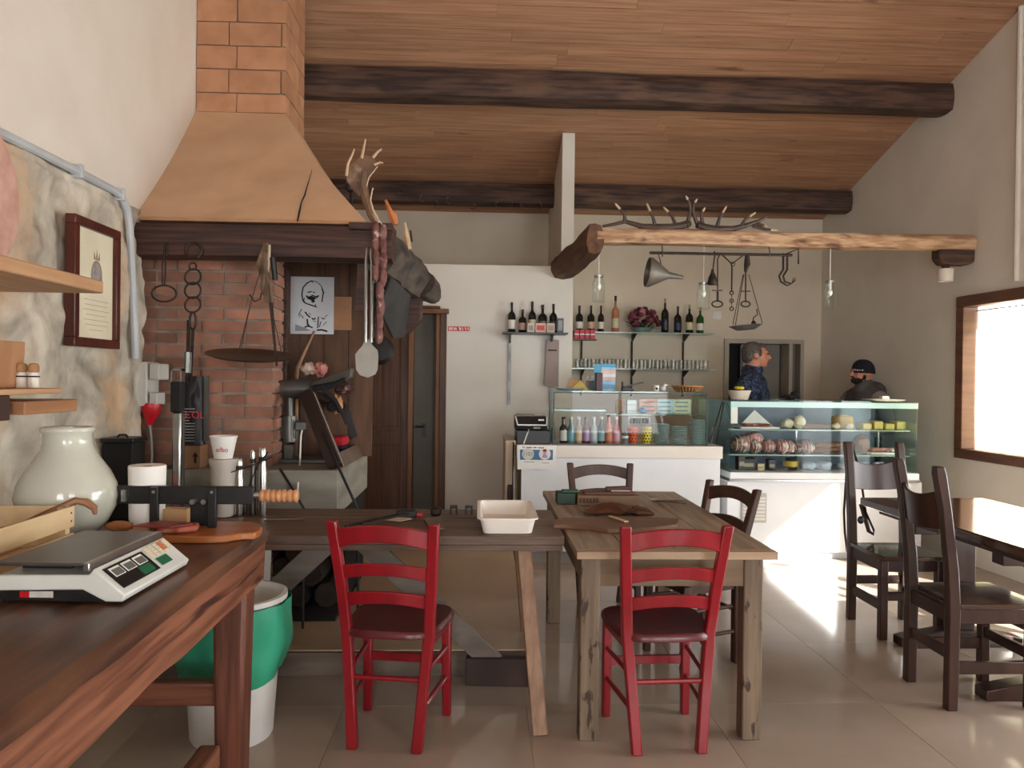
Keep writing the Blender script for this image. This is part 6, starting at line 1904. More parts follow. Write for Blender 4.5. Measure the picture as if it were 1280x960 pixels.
# ================================================================== wine shelf on the partition
wz = PY(668, 416, 6.98).z
s3 = root('wine_shelf', (PY(668, 416, 7.0).x, 7.0, wz), 'dark narrow wall shelf with wine bottles on the white partition', 'shelf')
a, b_ = PY(628, 416, 6.98), PY(709, 417, 6.98)
G().box(a.x, b_.x, 6.90, 7.115, wz - .014, wz).build('board', M1('shelf_grey', (70, 72, 70)), s3, bevel=.002)
for px in (637, 689):
    x = PY(px, 450, 7.1).x
    G().box(x - .012, x + .012, 7.10, 7.118, PY(px, 506, 7.11).z, wz - .015).build('upright', greymetal, s3)
    G().prism([(x - .008, 6.95, wz - .016), (x - .008, 7.10, wz - .016), (x - .008, 7.10, wz - .09)], (.016, 0, 0)).build('bracket', greymetal, s3)
for px, pt, gm, lm, lab in ((639.5, 378, dkg, lab_w, 'dark wine bottle with a tall white label at the door end of the partition shelf'), (653, 387, dkg, lab_p, 'short dark wine bottle with a pink label on the partition shelf'), (665, 377, dkg, lab_c, 'dark slope-shouldered bottle with a cream label on the partition shelf'), (678, 381, dkg, M1('label_grey', (100, 96, 88)), 'unlabelled squat dark bottle on the partition shelf'), (691.5, 380, dkg, M1('label_dark', (60, 58, 60)), 'dark wine bottle with a dark label near the fin')):
    p_ = PY(px, 415, 7.04)
    bottle((p_.x, 7.04, wz + .001), PY(px, pt, 7.04).z - wz, .036 if 'squat' not in lab else .042, gm, lm, black, lab, 'bottles on the partition shelf')
for x0, x1, nm, cl_ in ((659, 668, 'cream', (206, 196, 176)), (669, 682, 'cream and red', (214, 180, 160)), (683, 693, 'beige', (196, 172, 150)), (696, 704, 'blue', (60, 84, 120))):
    a, b_ = PY(x0, 404, 6.95), PY(x1, 414, 6.95)
    if nm == 'blue':
        a = PY(x0, 398, 6.95)
    o = root('small_carton', ((a.x + b_.x) / 2, 6.95, wz + .001), 'small %s carton in front of the wine bottles' % nm, 'carton')
    G().box(a.x, b_.x, 6.92, 6.97, wz + .001, a.z).build('box', M1('sc_' + nm.replace(' ', '_'), cl_), o, bevel=.002)
    G().box(a.x + .012, b_.x - .012, 6.918, 6.92, wz + .02, a.z - .02).build('print', M1('sp_' + nm.replace(' ', '_'), (190, 60, 50) if 'red' in nm else (150, 140, 126)), o)
gn = root('grey_apron', PY(688, 486, 7.0), 'mauve-grey cloth hanging below the wine shelf', 'cloth')
poly = [(683, 424), (699, 425), (698, 484), (689, 485), (680, 481), (682, 450)]
G().prism([PY(x, y, 7.07) for x, y in poly], (0, .02, 0)).build('cloth', mk('mauve_grey', (162, 146, 140), (150, 134, 128), 5, rough=.9), gn, bevel=.004)
G().box(PY(685, 437, 7.06).x, PY(696, 437, 7.06).x, 7.066, 7.07, PY(690, 438.5, 7.06).z, PY(690, 437, 7.06).z).build('seam_line', ink, gn)
ps = root('shop_sticker', PY(573, 414, PYW - .002), 'small red strip sign with white lettering beside the wooden door', 'sign')
a, b_ = PY(560, 408, PYW), PY(587, 414, PYW)
G().box(a.x, b_.x, PYW - .004, PYW - .0005, b_.z, a.z).build('strip', mk('sign_red', (196, 44, 48), rough=.5), ps)
swm = mk('sign_white', (240, 232, 226), rough=.6)
sg2 = G()
hh_ = a.z - b_.z
for u0, u1 in ((.06, .06), (.10, .10), (.15, .15), (.20, .20), (.26, .30), (.36, .32), (.36, .40), (.50, .56), (.56, .60), (.66, .70), (.78, .84), (.90, .96)):
    p0_ = V((a.x + (b_.x - a.x) * u0, PYW - .0046, a.z - hh_ * .18)); p1_ = V((a.x + (b_.x - a.x) * u1, PYW - .0046, b_.z + hh_ * .2))
    sg2.bar(p0_, p1_, .007, .001, (0, 1, 0))
sg2.build('lettering', swm, ps)

# ================================================================== glass shelves on the back wall
YG = 8.32
z1_, z2_ = PY(800, 416, YG).z, PY(800, 461, YG).z
gs1 = root('glass_shelf', (PY(800, 416, YG).x, YG, z1_), 'upper glass shelf with wine and flowers on the beige back wall', 'shelf')
gs2 = root('glass_shelf', (PY(800, 461, YG).x, YG, z2_), 'lower glass shelf lined with drinking glasses on the back wall', 'shelf')
sgl = mk('shelf_glass_green', (150, 172, 164), (140, 162, 154), 4, rough=.12, coat=.3)
xA, xB = fx1 + .01, PY(889, 418, YG).x
for o, z in ((gs1, z1_), (gs2, z2_)):
    G().box(xA, xB, 8.20, 8.495, z - .012, z).build('pane', sgl, o)
    for px in (727, 790, 854):
        x = PY(px, 430, 8.48).x
        G().prism([(x - .010, 8.25, z - .013), (x - .010, 8.47, z - .013), (x - .010, 8.47, z - .085)], (.02, 0, 0)).build('bracket', iron, o)
for px in (727, 790, 854):
    x = PY(px, 430, 8.48).x
    G().box(x - .009, x + .009, 8.474, 8.499, z2_ - .30, z2_ - .086).build('upright', iron, gs2)
    G().box(x - .009, x + .009, 8.474, 8.499, z2_ + .001, z1_ - .086).build('upright', iron, gs1)
specs = [(724, 382, dkg, lab_w, 'dark wine bottle with a white neck tag above the red cartons'), (738.5, 382, dkg, lab_p, 'dark wine bottle with a salmon label on the upper glass shelf'), (751, 382, dkg, lab_w, 'slim dark wine bottle with a small square label next to the rose bottle'),
         (769, 370, rosg, lab_c, 'tall rose wine bottle with a black stopper on the glass shelf'), (831, 373, dkg, M1('label_dark2', (40, 44, 56)), 'broad black sparkling wine bottle beside the flowers'), (847, 383, dkg, M1('label_navy', (40, 44, 80)), 'black sparkling bottle with a dark blue label'), (861.5, 381, dkg, lab_c, 'dark green sparkling bottle with a cream oval label'), (875, 384, grg, lab_w, 'bright green sparkling wine bottle at the free end of the glass shelf')]
for px, pt, gm, lm, lab in specs:
    p_ = PY(px, 415, YG)
    bottle((p_.x, YG, z1_ + .001), PY(px, pt, YG).z - z1_, .040 if 'slim' not in lab else .034, gm, lm, M1('foil_gold', (170, 160, 120)) if ('sparkling' in lab and 'blue' not in lab) else black, lab, 'bottles on the upper glass shelf', lz=(.12, .38))
# flowers
fl_ = root('flower_arrangement', (PY(803, 415, YG).x, YG, z1_ + .001), 'burgundy and pink flower arrangement in a low glass bowl', 'flowers')
c = WL[fl_]
G().lathe([(.001, 0), (.07, 0), (.13, .05), (.125, .05), (.065, .006), (.001, .006)], c, 24).build('bowl', mk('bowl_glass', (150, 170, 160), (120, 140, 130), 8, rough=.2), fl_)
fr2 = random.Random(21)
fcol = [mk('petal_burgundy', (98, 36, 48), (70, 26, 36), 20, rough=.8), mk('petal_plum', (122, 62, 74), (96, 46, 58), 20, rough=.8), mk('petal_pink', (200, 138, 146), (170, 104, 118), 20, rough=.8)]
for k in range(34):
    t = fr2.uniform(0, 2 * PI)
    rr_ = fr2.uniform(0, 1) ** .6
    q_ = c + V((rr_ * .19 * math.cos(t), rr_ * .085 * math.sin(t), .10 + (1 - rr_ ** 2) * .15 + fr2.uniform(-.02, .02)))
    G().ell(q_, fr2.uniform(.022, .036), 9, 6, jit=.9, sd=k).build('blossom', fcol[2 if fr2.random() < .22 else (0 if fr2.random() < .6 else 1)], fl_)
lfm = mk('leaf_dark', (54, 66, 40), (36, 46, 30), 14, rough=.7)
for k in range(26):
    t = fr2.uniform(0, 2 * PI)
    a = c + V((.06 * math.cos(t), .04 * math.sin(t), .05))
    b_ = c + V((fr2.uniform(.15, .23) * math.cos(t), .09 * math.sin(t), fr2.uniform(.04, .14)))
    sd_ = V((-math.sin(t), math.cos(t), 0)) * .018
    G().prism([a, (a + b_) / 2 + sd_, b_, (a + b_) / 2 - sd_], (0, 0, .003)).build('leaf', lfm, fl_)
# red cartons on a small shelf
rs = root('small_shelf', (PY(731, 425, 8.1).x, 8.1, PY(731, 425, 8.1).z), 'small dark shelf carrying red cartons next to the fin', 'shelf')
a, b_ = PY(717, 424, 8.1), PY(745, 424, 8.1)
G().box(fx1 + .004, b_.x, 8.02, 8.19, a.z - .012, a.z).build('board', M1('dark_shelf', (66, 44, 44)), rs)
for k in range(4):
    x = PY(717.5 + k * 6.6, 420, 8.08).x
    o = root('red_carton', (x + .025, 8.08, a.z + .001), 'small red carton with a white stripe on the little dark shelf', 'carton', 'red cartons')
    x = max(x, fx1 + .006)
    G().box(x, x + .050, 8.04, 8.12, a.z + .001, a.z + .10).build('box', M1('carton_red', (186, 24, 50)), o, bevel=.002)
    G().box(x, x + .050, 8.038, 8.04, a.z + .045, a.z + .055).build('stripe', whitep, o)
# drinking glasses: a row, each its own
gm_ = G().lathe([(.001, 0), (.030, 0), (.033, .10), (.0315, .10), (.029, .008), (.001, .008)], (0, 0, 0), 16).mesh('tumbler')
gmat = glassmat('tumbler_glass', (246, 247, 246), .05)
gm_.materials.append(gmat)
k = 0
for px in range(722, 886, 10):
    for y, dy in ((YG - .06, 0), (YG + .05, 4)):
        p_ = PY(px + dy, 460, y)
        if p_.x < fx1 + .06 or p_.x > xB - .04:
            continue
        o = bpy.data.objects.new('drinking_glass', gm_)
        COL.objects.link(o)
        o.location = (p_.x, y, z2_ + .001)
        WL[o] = o.location.copy()
        tag(o, 'clear straight drinking glass on the lower glass shelf', 'glass', 'glasses on the lower shelf')
for px, py in ((899, 437),):
    a, b_ = PY(896, 434, 8.49), PY(905, 445, 8.49)

# ================================================================== refrigerated display case
DY = 6.13
dx0, dx1 = PY(913, 560, DY).x, PY(1147, 560, DY).x
dzt = PY(1030, 503, DY).z
dzb = PY(1000, 591, DY).z
dcs = root('display_case', ((dx0 + dx1) / 2, 6.5, 0), 'white refrigerated deli display case with a glass front', 'display case')
wpm = mk('case_white', (234, 236, 240), (228, 230, 234), 3, rough=.25)
G().box(dx0 - .01, dx1 + .06, DY + .03, 6.9, .06, dzb - .075).build('base', wpm, dcs, bevel=.004)
G().box(dx0 + .02, dx1 + .02, DY + .08, 6.85, 0, .06).build('plinth', mk('case_plinth', (196, 198, 202), rough=.4), dcs)
G().box(dx0 - .005, dx1 + .03, DY, 6.9, dzb - .075, dzb - .055).build('steel_strip', steel, dcs, bevel=.002)
G().box(dx0, dx1 + .02, DY, 6.9, dzb - .055, dzb).build('deck', wpm, dcs, bevel=.006)
G().box(dx0, dx1, DY + .005, DY + .012, dzb, dzt).build('front_glass', glass, dcs)
G().box(dx0, dx0 + .007, DY + .012, 6.82, dzb, dzt).build('side_glass', glassg, dcs)
G().box(dx1 - .007, dx1, DY + .012, 6.82, dzb, dzt).build('side_glass', glassg, dcs)
G().box(dx0 - .02, dx1 + .005, DY, 6.86, dzt, dzt + .012).build('top_glass', glassg, dcs)
G().box(dx0, dx1, DY + .001, DY + .005, dzt - .045, dzt).build('top_band', mk('case_band', (176, 214, 212), (190, 224, 222), 3, rough=.2), dcs)
dz1, dz2 = PY(1000, 536, DY + .2).z, PY(1000, 567, DY + .2).z
for z, nm in ((dz1, 'shelf'), (dz2, 'shelf')):
    G().box(dx0 + .01, dx1 - .01, DY + .10, 6.72, z - .010, z).build(nm, sgl, dcs)
    for x in (dx0 + .02, (dx0 + dx1) / 2, dx1 - .03):
        G().box(x, x + .012, 6.70, 6.72, dzb, z - .011).build('shelf_post', steel, dcs)
G().box(dx0 + .01, dx1 - .01, 6.80, 6.82, dzb, dzt).build('rear_panel', mk('case_rear', (120, 138, 160), (96, 112, 134), 3, rough=.3), dcs)
G().box(dx0 + .004, dx0 + .06, DY + .014, DY + .020, dz1 + .05, dzt - .01).build('price_card', paper, dcs)
a, b_ = PY(928, 617, DY), PY(959, 654, DY)
vn = G().box(a.x, b_.x, DY + .018, DY + .03, b_.z, a.z).build('vent_frame', mk('vent_gap_shade', (178, 176, 170), rough=.5), dcs, bevel=.003)  # frame coloured darker so the gaps between slats read as shade
for k in range(7):
    z = b_.z + .02 + k * (a.z - b_.z - .04) / 7
    G().box(a.x + .012, b_.x - .012, DY + .012, DY + .02, z, z + .020).build('slat', mk('vent_slat_white', (216, 214, 208), rough=.4), vn, bevel=.003)

# food in the case
fr3 = random.Random(9)
DYF = DY + .22
meatm = mk('cured_pork', (196, 150, 144), (160, 100, 98), 14, rough=.5, c3=(226, 210, 204), s3=12, lo3=.5, hi3=.65)
salm = mk('salami_netted', (150, 112, 100), (120, 84, 76), 24, rough=.7, bump=.5, c3=(206, 192, 184), s3=20, lo3=.52, hi3=.66)
chm = mk('cheese_rind', (206, 176, 120), (184, 148, 92), 10, rough=.7)
chw = mk('cheese_white', (226, 220, 196), (206, 196, 166), 12, rough=.6)
for px, py, rx, rz3, lab in ((926, 556, .085, .075, 'large netted pork piece beside the case end glass'), (945, 548, .075, .055, 'pink netted meat roll lying on top of two others'), (942, 560, .05, .055, 'round cut pink sausage end on the lower case shelf'), (961, 558, .06, .055, 'speckled salami half next to the pink roll'), (975, 557, .05, .06, 'round salami cut face with a pale rind'), (985, 558, .045, .055, 'dark pink coppa piece with a white edge'), (996, 559, .04, .045, 'small pink salami end'), (1007, 556, .055, .055, 'pale netted salami by the brown sausages')):
    zc0 = dz2 + .001 if py > 550 else dz2 + .065
    p_ = PY(px, py, DYF)
    o = root('cured_meat', (p_.x, DYF, zc0), lab + ', in the display case' if len(lab.split()) < 10 else lab, 'cured meat', 'cured meats on the lower case shelf')
    cc = V((p_.x, DYF + fr3.uniform(-.02, .03) + (.05 if py < 550 else 0), zc0 + rz3))
    G().ell(cc, (rx, .09, rz3), 16, 10, jit=.35, sd=px).build('meat', meatm if px % 2 else salm, o)
    for k in range(4):
        x = cc.x + rx * (-.6 + .4 * k)
        w = math.sqrt(max(.05, 1 - ((x - cc.x) / rx) ** 2)) * 1.02
        G().tube([(x, cc.y + .09 * w * math.cos(t), cc.z + rz3 * w * math.sin(t)) for t in [2 * PI * j / 14 for j in range(14)]], .003, 4, closed=True).build('net_string', paper, o)
for k in range(7):
    px = 1021 + (k % 4) * 9 + (4 if k > 3 else 0)
    z = dz2 + .026 + (.045 if k > 3 else 0)
    p_ = PY(px, 560, DYF)
    o = root('brown_sausage', (p_.x, DYF, z - .025), 'wrinkled brown dry sausage in the pile on the lower case shelf', 'sausage', 'brown sausages in the display case')
    G().tube([(p_.x - .09, DYF - .08 + .04 * (k % 4), z), (p_.x - .03, DYF - .06 + .04 * (k % 4), z + .006), (p_.x + .05, DYF - .07 + .04 * (k % 4), z + .002), (p_.x + .10, DYF - .05 + .04 * (k % 4), z)], [.012, .025, .025, .010], 9).build('skin', mk('brown_sausage', (122, 86, 66), (92, 64, 50), 18, rough=.6, bump=.4), o)
p_ = PY(1076, 556, DYF)
o = root('wrapped_ham', (p_.x, DYF, dz2 + .001), 'brown ham knuckle wrapped in clear film in the case', 'ham')
G().ell((p_.x, DYF, dz2 + .078), (.065, .06, .077), 14, 10, jit=.3, sd=4).build('ham', mk('ham_brown', (130, 92, 70), (104, 70, 54), 12, rough=.5), o)
G().ell((p_.x + .015, DYF, dz2 + .082), (.085, .075, .081), 14, 10, jit=.25, sd=8).build('film', glass, o)
p_ = PY(1103, 562, DYF)
o = root('meat_tray', (p_.x, DYF, dz2 + .001), 'white tray of sliced pink meat on the lower case shelf', 'tray')
G().box(p_.x - .14, p_.x + .15, DYF - .08, DYF + .10, dz2 + .001, dz2 + .018).build('tray', whitep, o, bevel=.006)
for k in range(6):
    G().ell((p_.x - .10 + k * .042, DYF + .01 * (k % 2), dz2 + .036), (.04, .06, .018), 10, 6, jit=.4, sd=k).build('slice', meatm, o)
# upper shelf
o = root('meat_on_paper', (PY(945, 532, DYF).x, DYF, dz1 + .001), 'slices of cured meat on folded white paper on the upper case shelf', 'meat')
c = WL[o]
G().box(c.x - .16, c.x + .17, DYF - .09, DYF + .10, dz1 + .001, dz1 + .016).build('paper', paper, o, bevel=.006)
G().prism([(c.x - .12, DYF + .05, dz1 + .017), (c.x + .15, DYF + .02, dz1 + .017), (c.x + .02, DYF + .09, dz1 + .15)], (0, .006, 0)).build('folded_paper', paper, o)
for k in range(4):
    G().ell((c.x - .09 + k * .055, DYF - .02, dz1 + .03), (.045, .05, .012), 10, 6, jit=.4, sd=k + 3).build('slice', M1('slice_red', (170, 96, 84)), o)
for px, lab, m_ in ((984, 'pale crumbly cheese piece on the upper case shelf', chw), (999, 'round white cheese with a grey rind on the upper case shelf', chw)):
    p_ = PY(px, 532, DYF)
    o = root('cheese', (p_.x, DYF, dz1 + .001), lab, 'cheese')
    rz3 = .04 if px < 990 else .055
    G().ell((p_.x, DYF, dz1 + .001 + rz3), (.052, .05, rz3), 14, 10, jit=.3, sd=px).build('rind', m_, o)
for k in range(6):
    p_ = PY(1010 + k * 5.6, 534, DYF - .03 + .05 * (k % 2))
    o = root('small_salami', (p_.x, p_.y, dz1 + .001), 'small floury salami in the row on the upper case shelf', 'salami', 'small salamis on the upper case shelf')
    G().tube([(p_.x - .05, p_.y, dz1 + .022), (p_.x, p_.y + .01, dz1 + .024), (p_.x + .05, p_.y - .005, dz1 + .022)], [.010, .021, .010], 9).build('skin', salm, o)
p_ = PY(1053, 525, DYF + .05)
o = root('cheese', (p_.x, DYF + .05, dz1 + .001), 'tan cheese wheel with a floury top on the upper case shelf', 'cheese')
G().lathe([(.001, 0), (.082, 0), (.088, .02), (.088, .09), (.08, .105), (.001, .107)], WL[o], 26).build('rind', chm, o)
G().ell(WL[o] + V((.0, 0, .112)), (.05, .05, .012), 12, 6, jit=.4).build('crust', chw, o)
for k, px in enumerate((1045, 1062)):
    p_ = PY(px, 534, DYF - .08)
    o = root('cheese', (p_.x, DYF - .08, dz1 + .001), 'small white cheese in front of the tan wheel', 'cheese', 'small cheeses before the wheel')
    G().ell((p_.x, DYF - .08, dz1 + .028), (.035, .03, .027), 12, 8, jit=.3, sd=px).build('rind', chw, o)
for k in range(4):
    p_ = PY(1080 + k * 14, 530, DYF + .04)
    o = root('yellow_cheese', (p_.x, DYF + .04, dz1 + .001), 'pale yellow cheese block near the window end of the upper case shelf', 'cheese', 'yellow cheese blocks')
    G().box(p_.x - .04, p_.x + .04, DYF - .02, DYF + .10, dz1 + .001, dz1 + .05 + .02 * (k % 2)).build('block', mk('yellow_cheese', (226, 206, 130), (212, 190, 112), 8, rough=.5), o, bevel=.008)
# bottom deck
for px, w, h_, nm, cl_ in ((949, .02, .055, 'cream', (206, 190, 150)), (963, .022, .09, 'navy', (24, 28, 44)), (934, .04, .10, 'black', (26, 24, 26)), (925, .02, .12, 'dark brown', (50, 38, 34))):
    p_ = PY(px, 590, DY + .18)
    o = root('packed_jar', (p_.x, DY + .18, dzb + .001), '%s packet on the deck of the display case' % nm, 'packet')
    G().box(p_.x - w * 1.4, p_.x + w * 1.4, DY + .14, DY + .22, dzb + .001, dzb + h_).build('pack', M1('pack_' + nm.replace(' ', '_'), cl_), o, bevel=.004)
    G().box(p_.x - w, p_.x + w, DY + .138, DY + .14, dzb + h_ * .3, dzb + h_ * .6).build('label', M1('packlab', (150, 140, 120)), o)
p_ = PY(988, 590, DY + .2)
o = root('olive_jar', (p_.x, DY + .2, dzb + .001), 'round dark jar with a golden label on the case deck', 'jar')
G().lathe([(.001, 0), (.05, 0), (.058, .02), (.058, .07), (.04, .10), (.001, .104)], WL[o], 20).build('jar_body', M1('jar_dark', (40, 44, 30)), o)
G().lathe([(.0588, .03), (.0595, .03), (.0595, .075), (.0588, .075)], WL[o], 20, closed=True).build('label', M1('gold', (186, 160, 60)), o)
for k, px in enumerate((1010, 1028, 1058, 1078, 1098)):
    p_ = PY(px, 590, DY + .22)
    o = root('paper_parcel', (p_.x, DY + .22, dzb + .001), 'pale paper-wrapped parcel on the deck of the display case', 'parcel', 'paper parcels in the display case')
    G().ell((p_.x, DY + .22, dzb + .036), (.065, .08, .035), 12, 8, jit=.5, sd=px).build('wrapping', mk('parcel_paper', (196, 206, 218), (160, 176, 196), 8, rough=.7), o)
# on the case top
CT = dzt + .013
p_ = PY(924, 499, 6.3)
o = root('flower_pot', (p_.x, 6.3, CT), 'white tapered pot with a yellow flower on the display case', 'plant')
G().lathe([(.001, 0), (.07, 0), (.095, .075), (.09, .075), (.066, .006), (.001, .006)], WL[o], 22).build('pot', M1('pot_cream', (222, 206, 192)), o)
G().lathe([(.001, .062), (.088, .066)], WL[o], 20).build('soil', blackm, o)
for k in range(5):
    t = k * 1.26
    G().ell(WL[o] + V((.02 * math.cos(t), .02 * math.sin(t), .095)), (.022, .018, .014), 8, 6, jit=.4, sd=k).build('petal', M1('petal_yellow', (236, 206, 40)), o)
for k in range(4):
    t = 1 + k * 1.57
    a = WL[o] + V((0, 0, .065)); b_ = a + V((.05 * math.cos(t), .04 * math.sin(t), .075))
    sd_ = V((-math.sin(t), math.cos(t), 0)) * .014
    G().prism([a, (a + b_) / 2 + sd_, b_, (a + b_) / 2 - sd_], (0, 0, .002)).build('leaf', lfm, o)
p_ = PY(988, 497, 6.55)
o = root('dark_gloves', (p_.x, 6.55, CT), 'small heap of black gloves on the display case', 'gloves')
G().ell((p_.x, 6.55, CT + .02), (.085, .05, .02), 14, 8, jit=.6, sd=2).build('heap', blackm, o)
G().ell((p_.x + .035, 6.55, CT + .045), (.035, .03, .025), 10, 8, jit=.6, sd=5).build('finger_part', blackm, o)
p_ = PY(1105, 503, 6.35)
o = root('paper_plate', (p_.x, 6.35, CT), 'flat cream dish with a small box on the display case', 'dish')
G().prism([(p_.x - .16, 6.27, CT + .012), (p_.x - .09, 6.27, CT), (p_.x + .10, 6.27, CT), (p_.x + .15, 6.27, CT + .012), (p_.x + .06, 6.27, CT + .016), (p_.x - .08, 6.27, CT + .016)], (0, .16, 0)).build('dish', M1('dish_cream', (224, 218, 204)), o)
G().box(p_.x - .03, p_.x + .03, 6.32, 6.37, CT + .017, CT + .04).build('small_box', paper, o)
o = root('easel_stand', PY(893, 560, 6.25), 'thin black folding easel between counter and display case', 'easel')
zf = czt
for pts_ in (((903, 502), (889, 560)), ((905, 503), (897, 560))):
    G().tube([PY(pts_[0][0], pts_[0][1], 6.30), V((PY(pts_[1][0], 560, 6.16).x, 6.2, czt + .003))], .006, 6).build('leg', black, o)

# ================================================================== bag strap on the oak chair
o = root('bag_strap', PY(1066, 600, 4.70), 'dark bag strap looped over the post of the oak chair', 'strap')
stm2 = mk('strap_leather', (62, 48, 44), (48, 38, 34), 8, rough=.5)
G().tube([PY(1064, 556, 4.76) + V((0, 0, .012)), PY(1058, 590, 4.78), PY(1055, 640, 4.74), PY(1056, 665, 4.72), PY(1059, 690, 4.72)], .013, 6, flat=.4).build('strap', stm2, o)
G().tube([PY(1064, 556, 4.76) + V((0, 0, .012)), PY(1075, 590, 4.70), PY(1082, 640, 4.66), PY(1092, 662, 4.66), PY(1092, 668, 4.66), PY(1086, 664, 4.66), PY(1076, 630, 4.68)], .013, 6, flat=.4).build('strap', stm2, o)
G().ell(PY(1076, 650, 4.66), (.022, .014, .025), 10, 8).build('buckle', black, o)

# ================================================================== two people behind the display case
def caps(g, pts, rs, n=14, sq=(1, 1)):
    pts = [V(p) for p in pts]
    g.tube(pts, rs, n)
    for p, r in zip(pts, rs):
        g.ell(p, (r, r, r), n, 8)


def remeshed(g, name, mat, par, vox, smooth, sc_):
    g.v = [v * sc_ for v in g.v]
    o = g.build(name, mat, par, local=True, ang=180)
    m = o.modifiers.new('remesh', 'REMESH')
    m.mode = 'VOXEL'
    m.voxel_size = vox
    m.use_smooth_shade = True
    s = o.modifiers.new('smooth', 'SMOOTH')
    s.iterations = smooth
    s.factor = .5
    return o


skinm = mk('skin', (206, 148, 122), (190, 126, 104), 9, rough=.5, sub=.15)
trou = mk('dark_trousers', (40, 42, 50), (30, 32, 38), 10, rough=.9)
shoe = mk('shoe_black', (26, 24, 24), rough=.5)


def person(loc, rz, sc_, label, head_turn, belly, arms):
    o = root('person', loc, label, 'person', None, rz)
    H = Matrix.Rotation(head_turn, 3, 'Z')
    nk = V((0, .025, 0))

    def h(x, y, z):
        return (H @ (V((x, y, z)) - nk)) + nk
    g = G()
    hm = H
    g.ell(h(0, .012, 1.69), (.076, .097, .100), 18, 12, rot=hm)
    g.ell(h(0, -.038, 1.63), (.058, .056, .075), 16, 10, rot=hm)
    g.ell(h(0, -.066, 1.585), (.030, .026, .024), 12, 8, rot=hm)
    caps(g, [h(0, -.088, 1.69), h(0, -.104, 1.665), h(0, -.114, 1.648)], [.012, .014, .016], 10)
    g.ell(h(0, -.086, 1.706), (.050, .014, .012), 12, 8, rot=hm)
    g.ell(h(0, -.092, 1.617), (.026, .010, .008), 10, 6, rot=hm)
    for s in (-1, 1):
        g.ell(h(s * .077, .02, 1.665), (.010, .023, .033), 10, 8, rot=hm)
        g.ell(h(s * .040, -.070, 1.655), (.024, .022, .02), 10, 8, rot=hm)
    caps(g, [(0, .022, 1.62), (0, .03, 1.54), (0, .035, 1.44)], [.058, .058, .07])
    # trunk
    tr_ = [((0, .03, 1.40), (.165, .10, .10)), ((0, .02, 1.28), (.165, .115, .14)), ((0, -.01 * belly, 1.12), (.150 + .01 * belly, .115 + .025 * belly, .14)), ((0, .01, .98), (.160, .12, .12))]
    for c, r in tr_:
        g.ell(c, r, 20, 12)
    for s in (-1, 1):
        sh_, el, wr, hd_ = arms[0 if s < 0 else 1]
        caps(g, [(s * .185, .03, 1.42), el if False else sh_, el, wr], [.058, .052, .042, .028])
        w, f = V(wr), V(hd_)
        d = (f - w).normalized()
        sidev = d.cross(V((0, 0, 1))).normalized()
        pal = w + d * .075
        caps(g, [w, w + d * .04, pal], [.026, .034, .036], 10)
        for k in range(4):
            b0 = pal + sidev * ((k - 1.5) * .020)
            ln = (.062, .074, .070, .054)[k]
            fan = sidev * ((k - 1.5) * .010)
            caps(g, [b0, b0 + d * ln * .5 + fan, b0 + d * ln + fan * 1.6 - V((0, 0, .018))], [.010, .009, .008], 8)
        th_ = w + d * .03 - sidev * .028 * s
        caps(g, [th_, th_ + d * .03 - sidev * .025 * s, th_ + d * .058 - sidev * .030 * s], [.013, .011, .009], 8)
        caps(g, [(s * .09, .01, .93), (s * .10, .0, .50), (s * .10, .03, .10)], [.088, .058, .040])
        caps(g, [(s * .10, .05, .05), (s * .105, -.04, .04), (s * .11, -.13, .03)], [.042, .040, .028])
    remeshed(g, 'body', skinm, o, .0075, 5, sc_)
    return o, h, hm


def legs_cloth(o, sc_):
    g = G()
    g.ell((0, .01, .95), (.175, .135, .12), 20, 12)
    for s in (-1, 1):
        caps(g, [(s * .09, .01, .92), (s * .10, .0, .50), (s * .10, .03, .09)], [.105, .076, .062])
    remeshed(g, 'trousers', trou, o, .014, 4, sc_)
    for s in (-1, 1):
        g = G()
        caps(g, [(s * .10, .06, .052), (s * .105, -.04, .05), (s * .11, -.14, .042)], [.05, .049, .040])
        g.v = [V((v.x, v.y, max(v.z, .0))) * sc_ for v in g.v]
        g.build('shoe', shoe, o, local=True, ang=60)


# --- shopkeeper in a blue shirt
s1 = 1.02
armsA = [((-.215, .03, 1.36), (-.25, .05, 1.13), (-.17, -.20, 1.06), (-.12, -.30, 1.05)), ((.215, .03, 1.36), (.25, .06, 1.13), (.17, -.20, 1.06), (.12, -.30, 1.05))]
q = PY(945, 470, 7.30)
pA, hA, hm = person((q.x, 7.30, 0), R(58), s1, 'grey haired person in a dark blue checked shirt behind the display case, side on', R(28), 1.6, armsA)
legs_cloth(pA, s1)
g = G()
for c, r in (((0, .03, 1.405), (.185, .12, .10)), ((0, .02, 1.28), (.185, .135, .15)), ((0, -.018, 1.12), (.182, .172, .15)), ((0, .005, .97), (.18, .15, .10))):
    g.ell(c, r, 22, 12)
for s in (-1, 1):
    sh_, el, wr, hd_ = armsA[0 if s < 0 else 1]
    caps(g, [(s * .17, .03, 1.425), sh_, el, V(el) + (V(wr) - V(el)) * .85], [.072, .072, .060, .046])
caps(g, [(0, .035, 1.47), (0, .038, 1.52)], [.09, .082])
for s in (-1, 1):
    caps(g, [(0, .035, 1.50), (s * .17, .03, 1.43)], [.075, .07])
shm = mk('blue_check', (70, 86, 122), (32, 40, 62), 42, (1, 1, 1), rough=.85, lo=.46, hi=.54, c3=(24, 28, 40), s3=26, lo3=.5, hi3=.6)
remeshed(g, 'shirt', shm, pA, .012, 4, s1)
g = G()
g.lathe([(.080, 1.50), (.092, 1.52), (.082, 1.565), (.072, 1.56)], (0, .03, 0), 20, closed=True)
g.v = [v * s1 for v in g.v]
g.build('collar', shm, pA, local=True)
g = G()
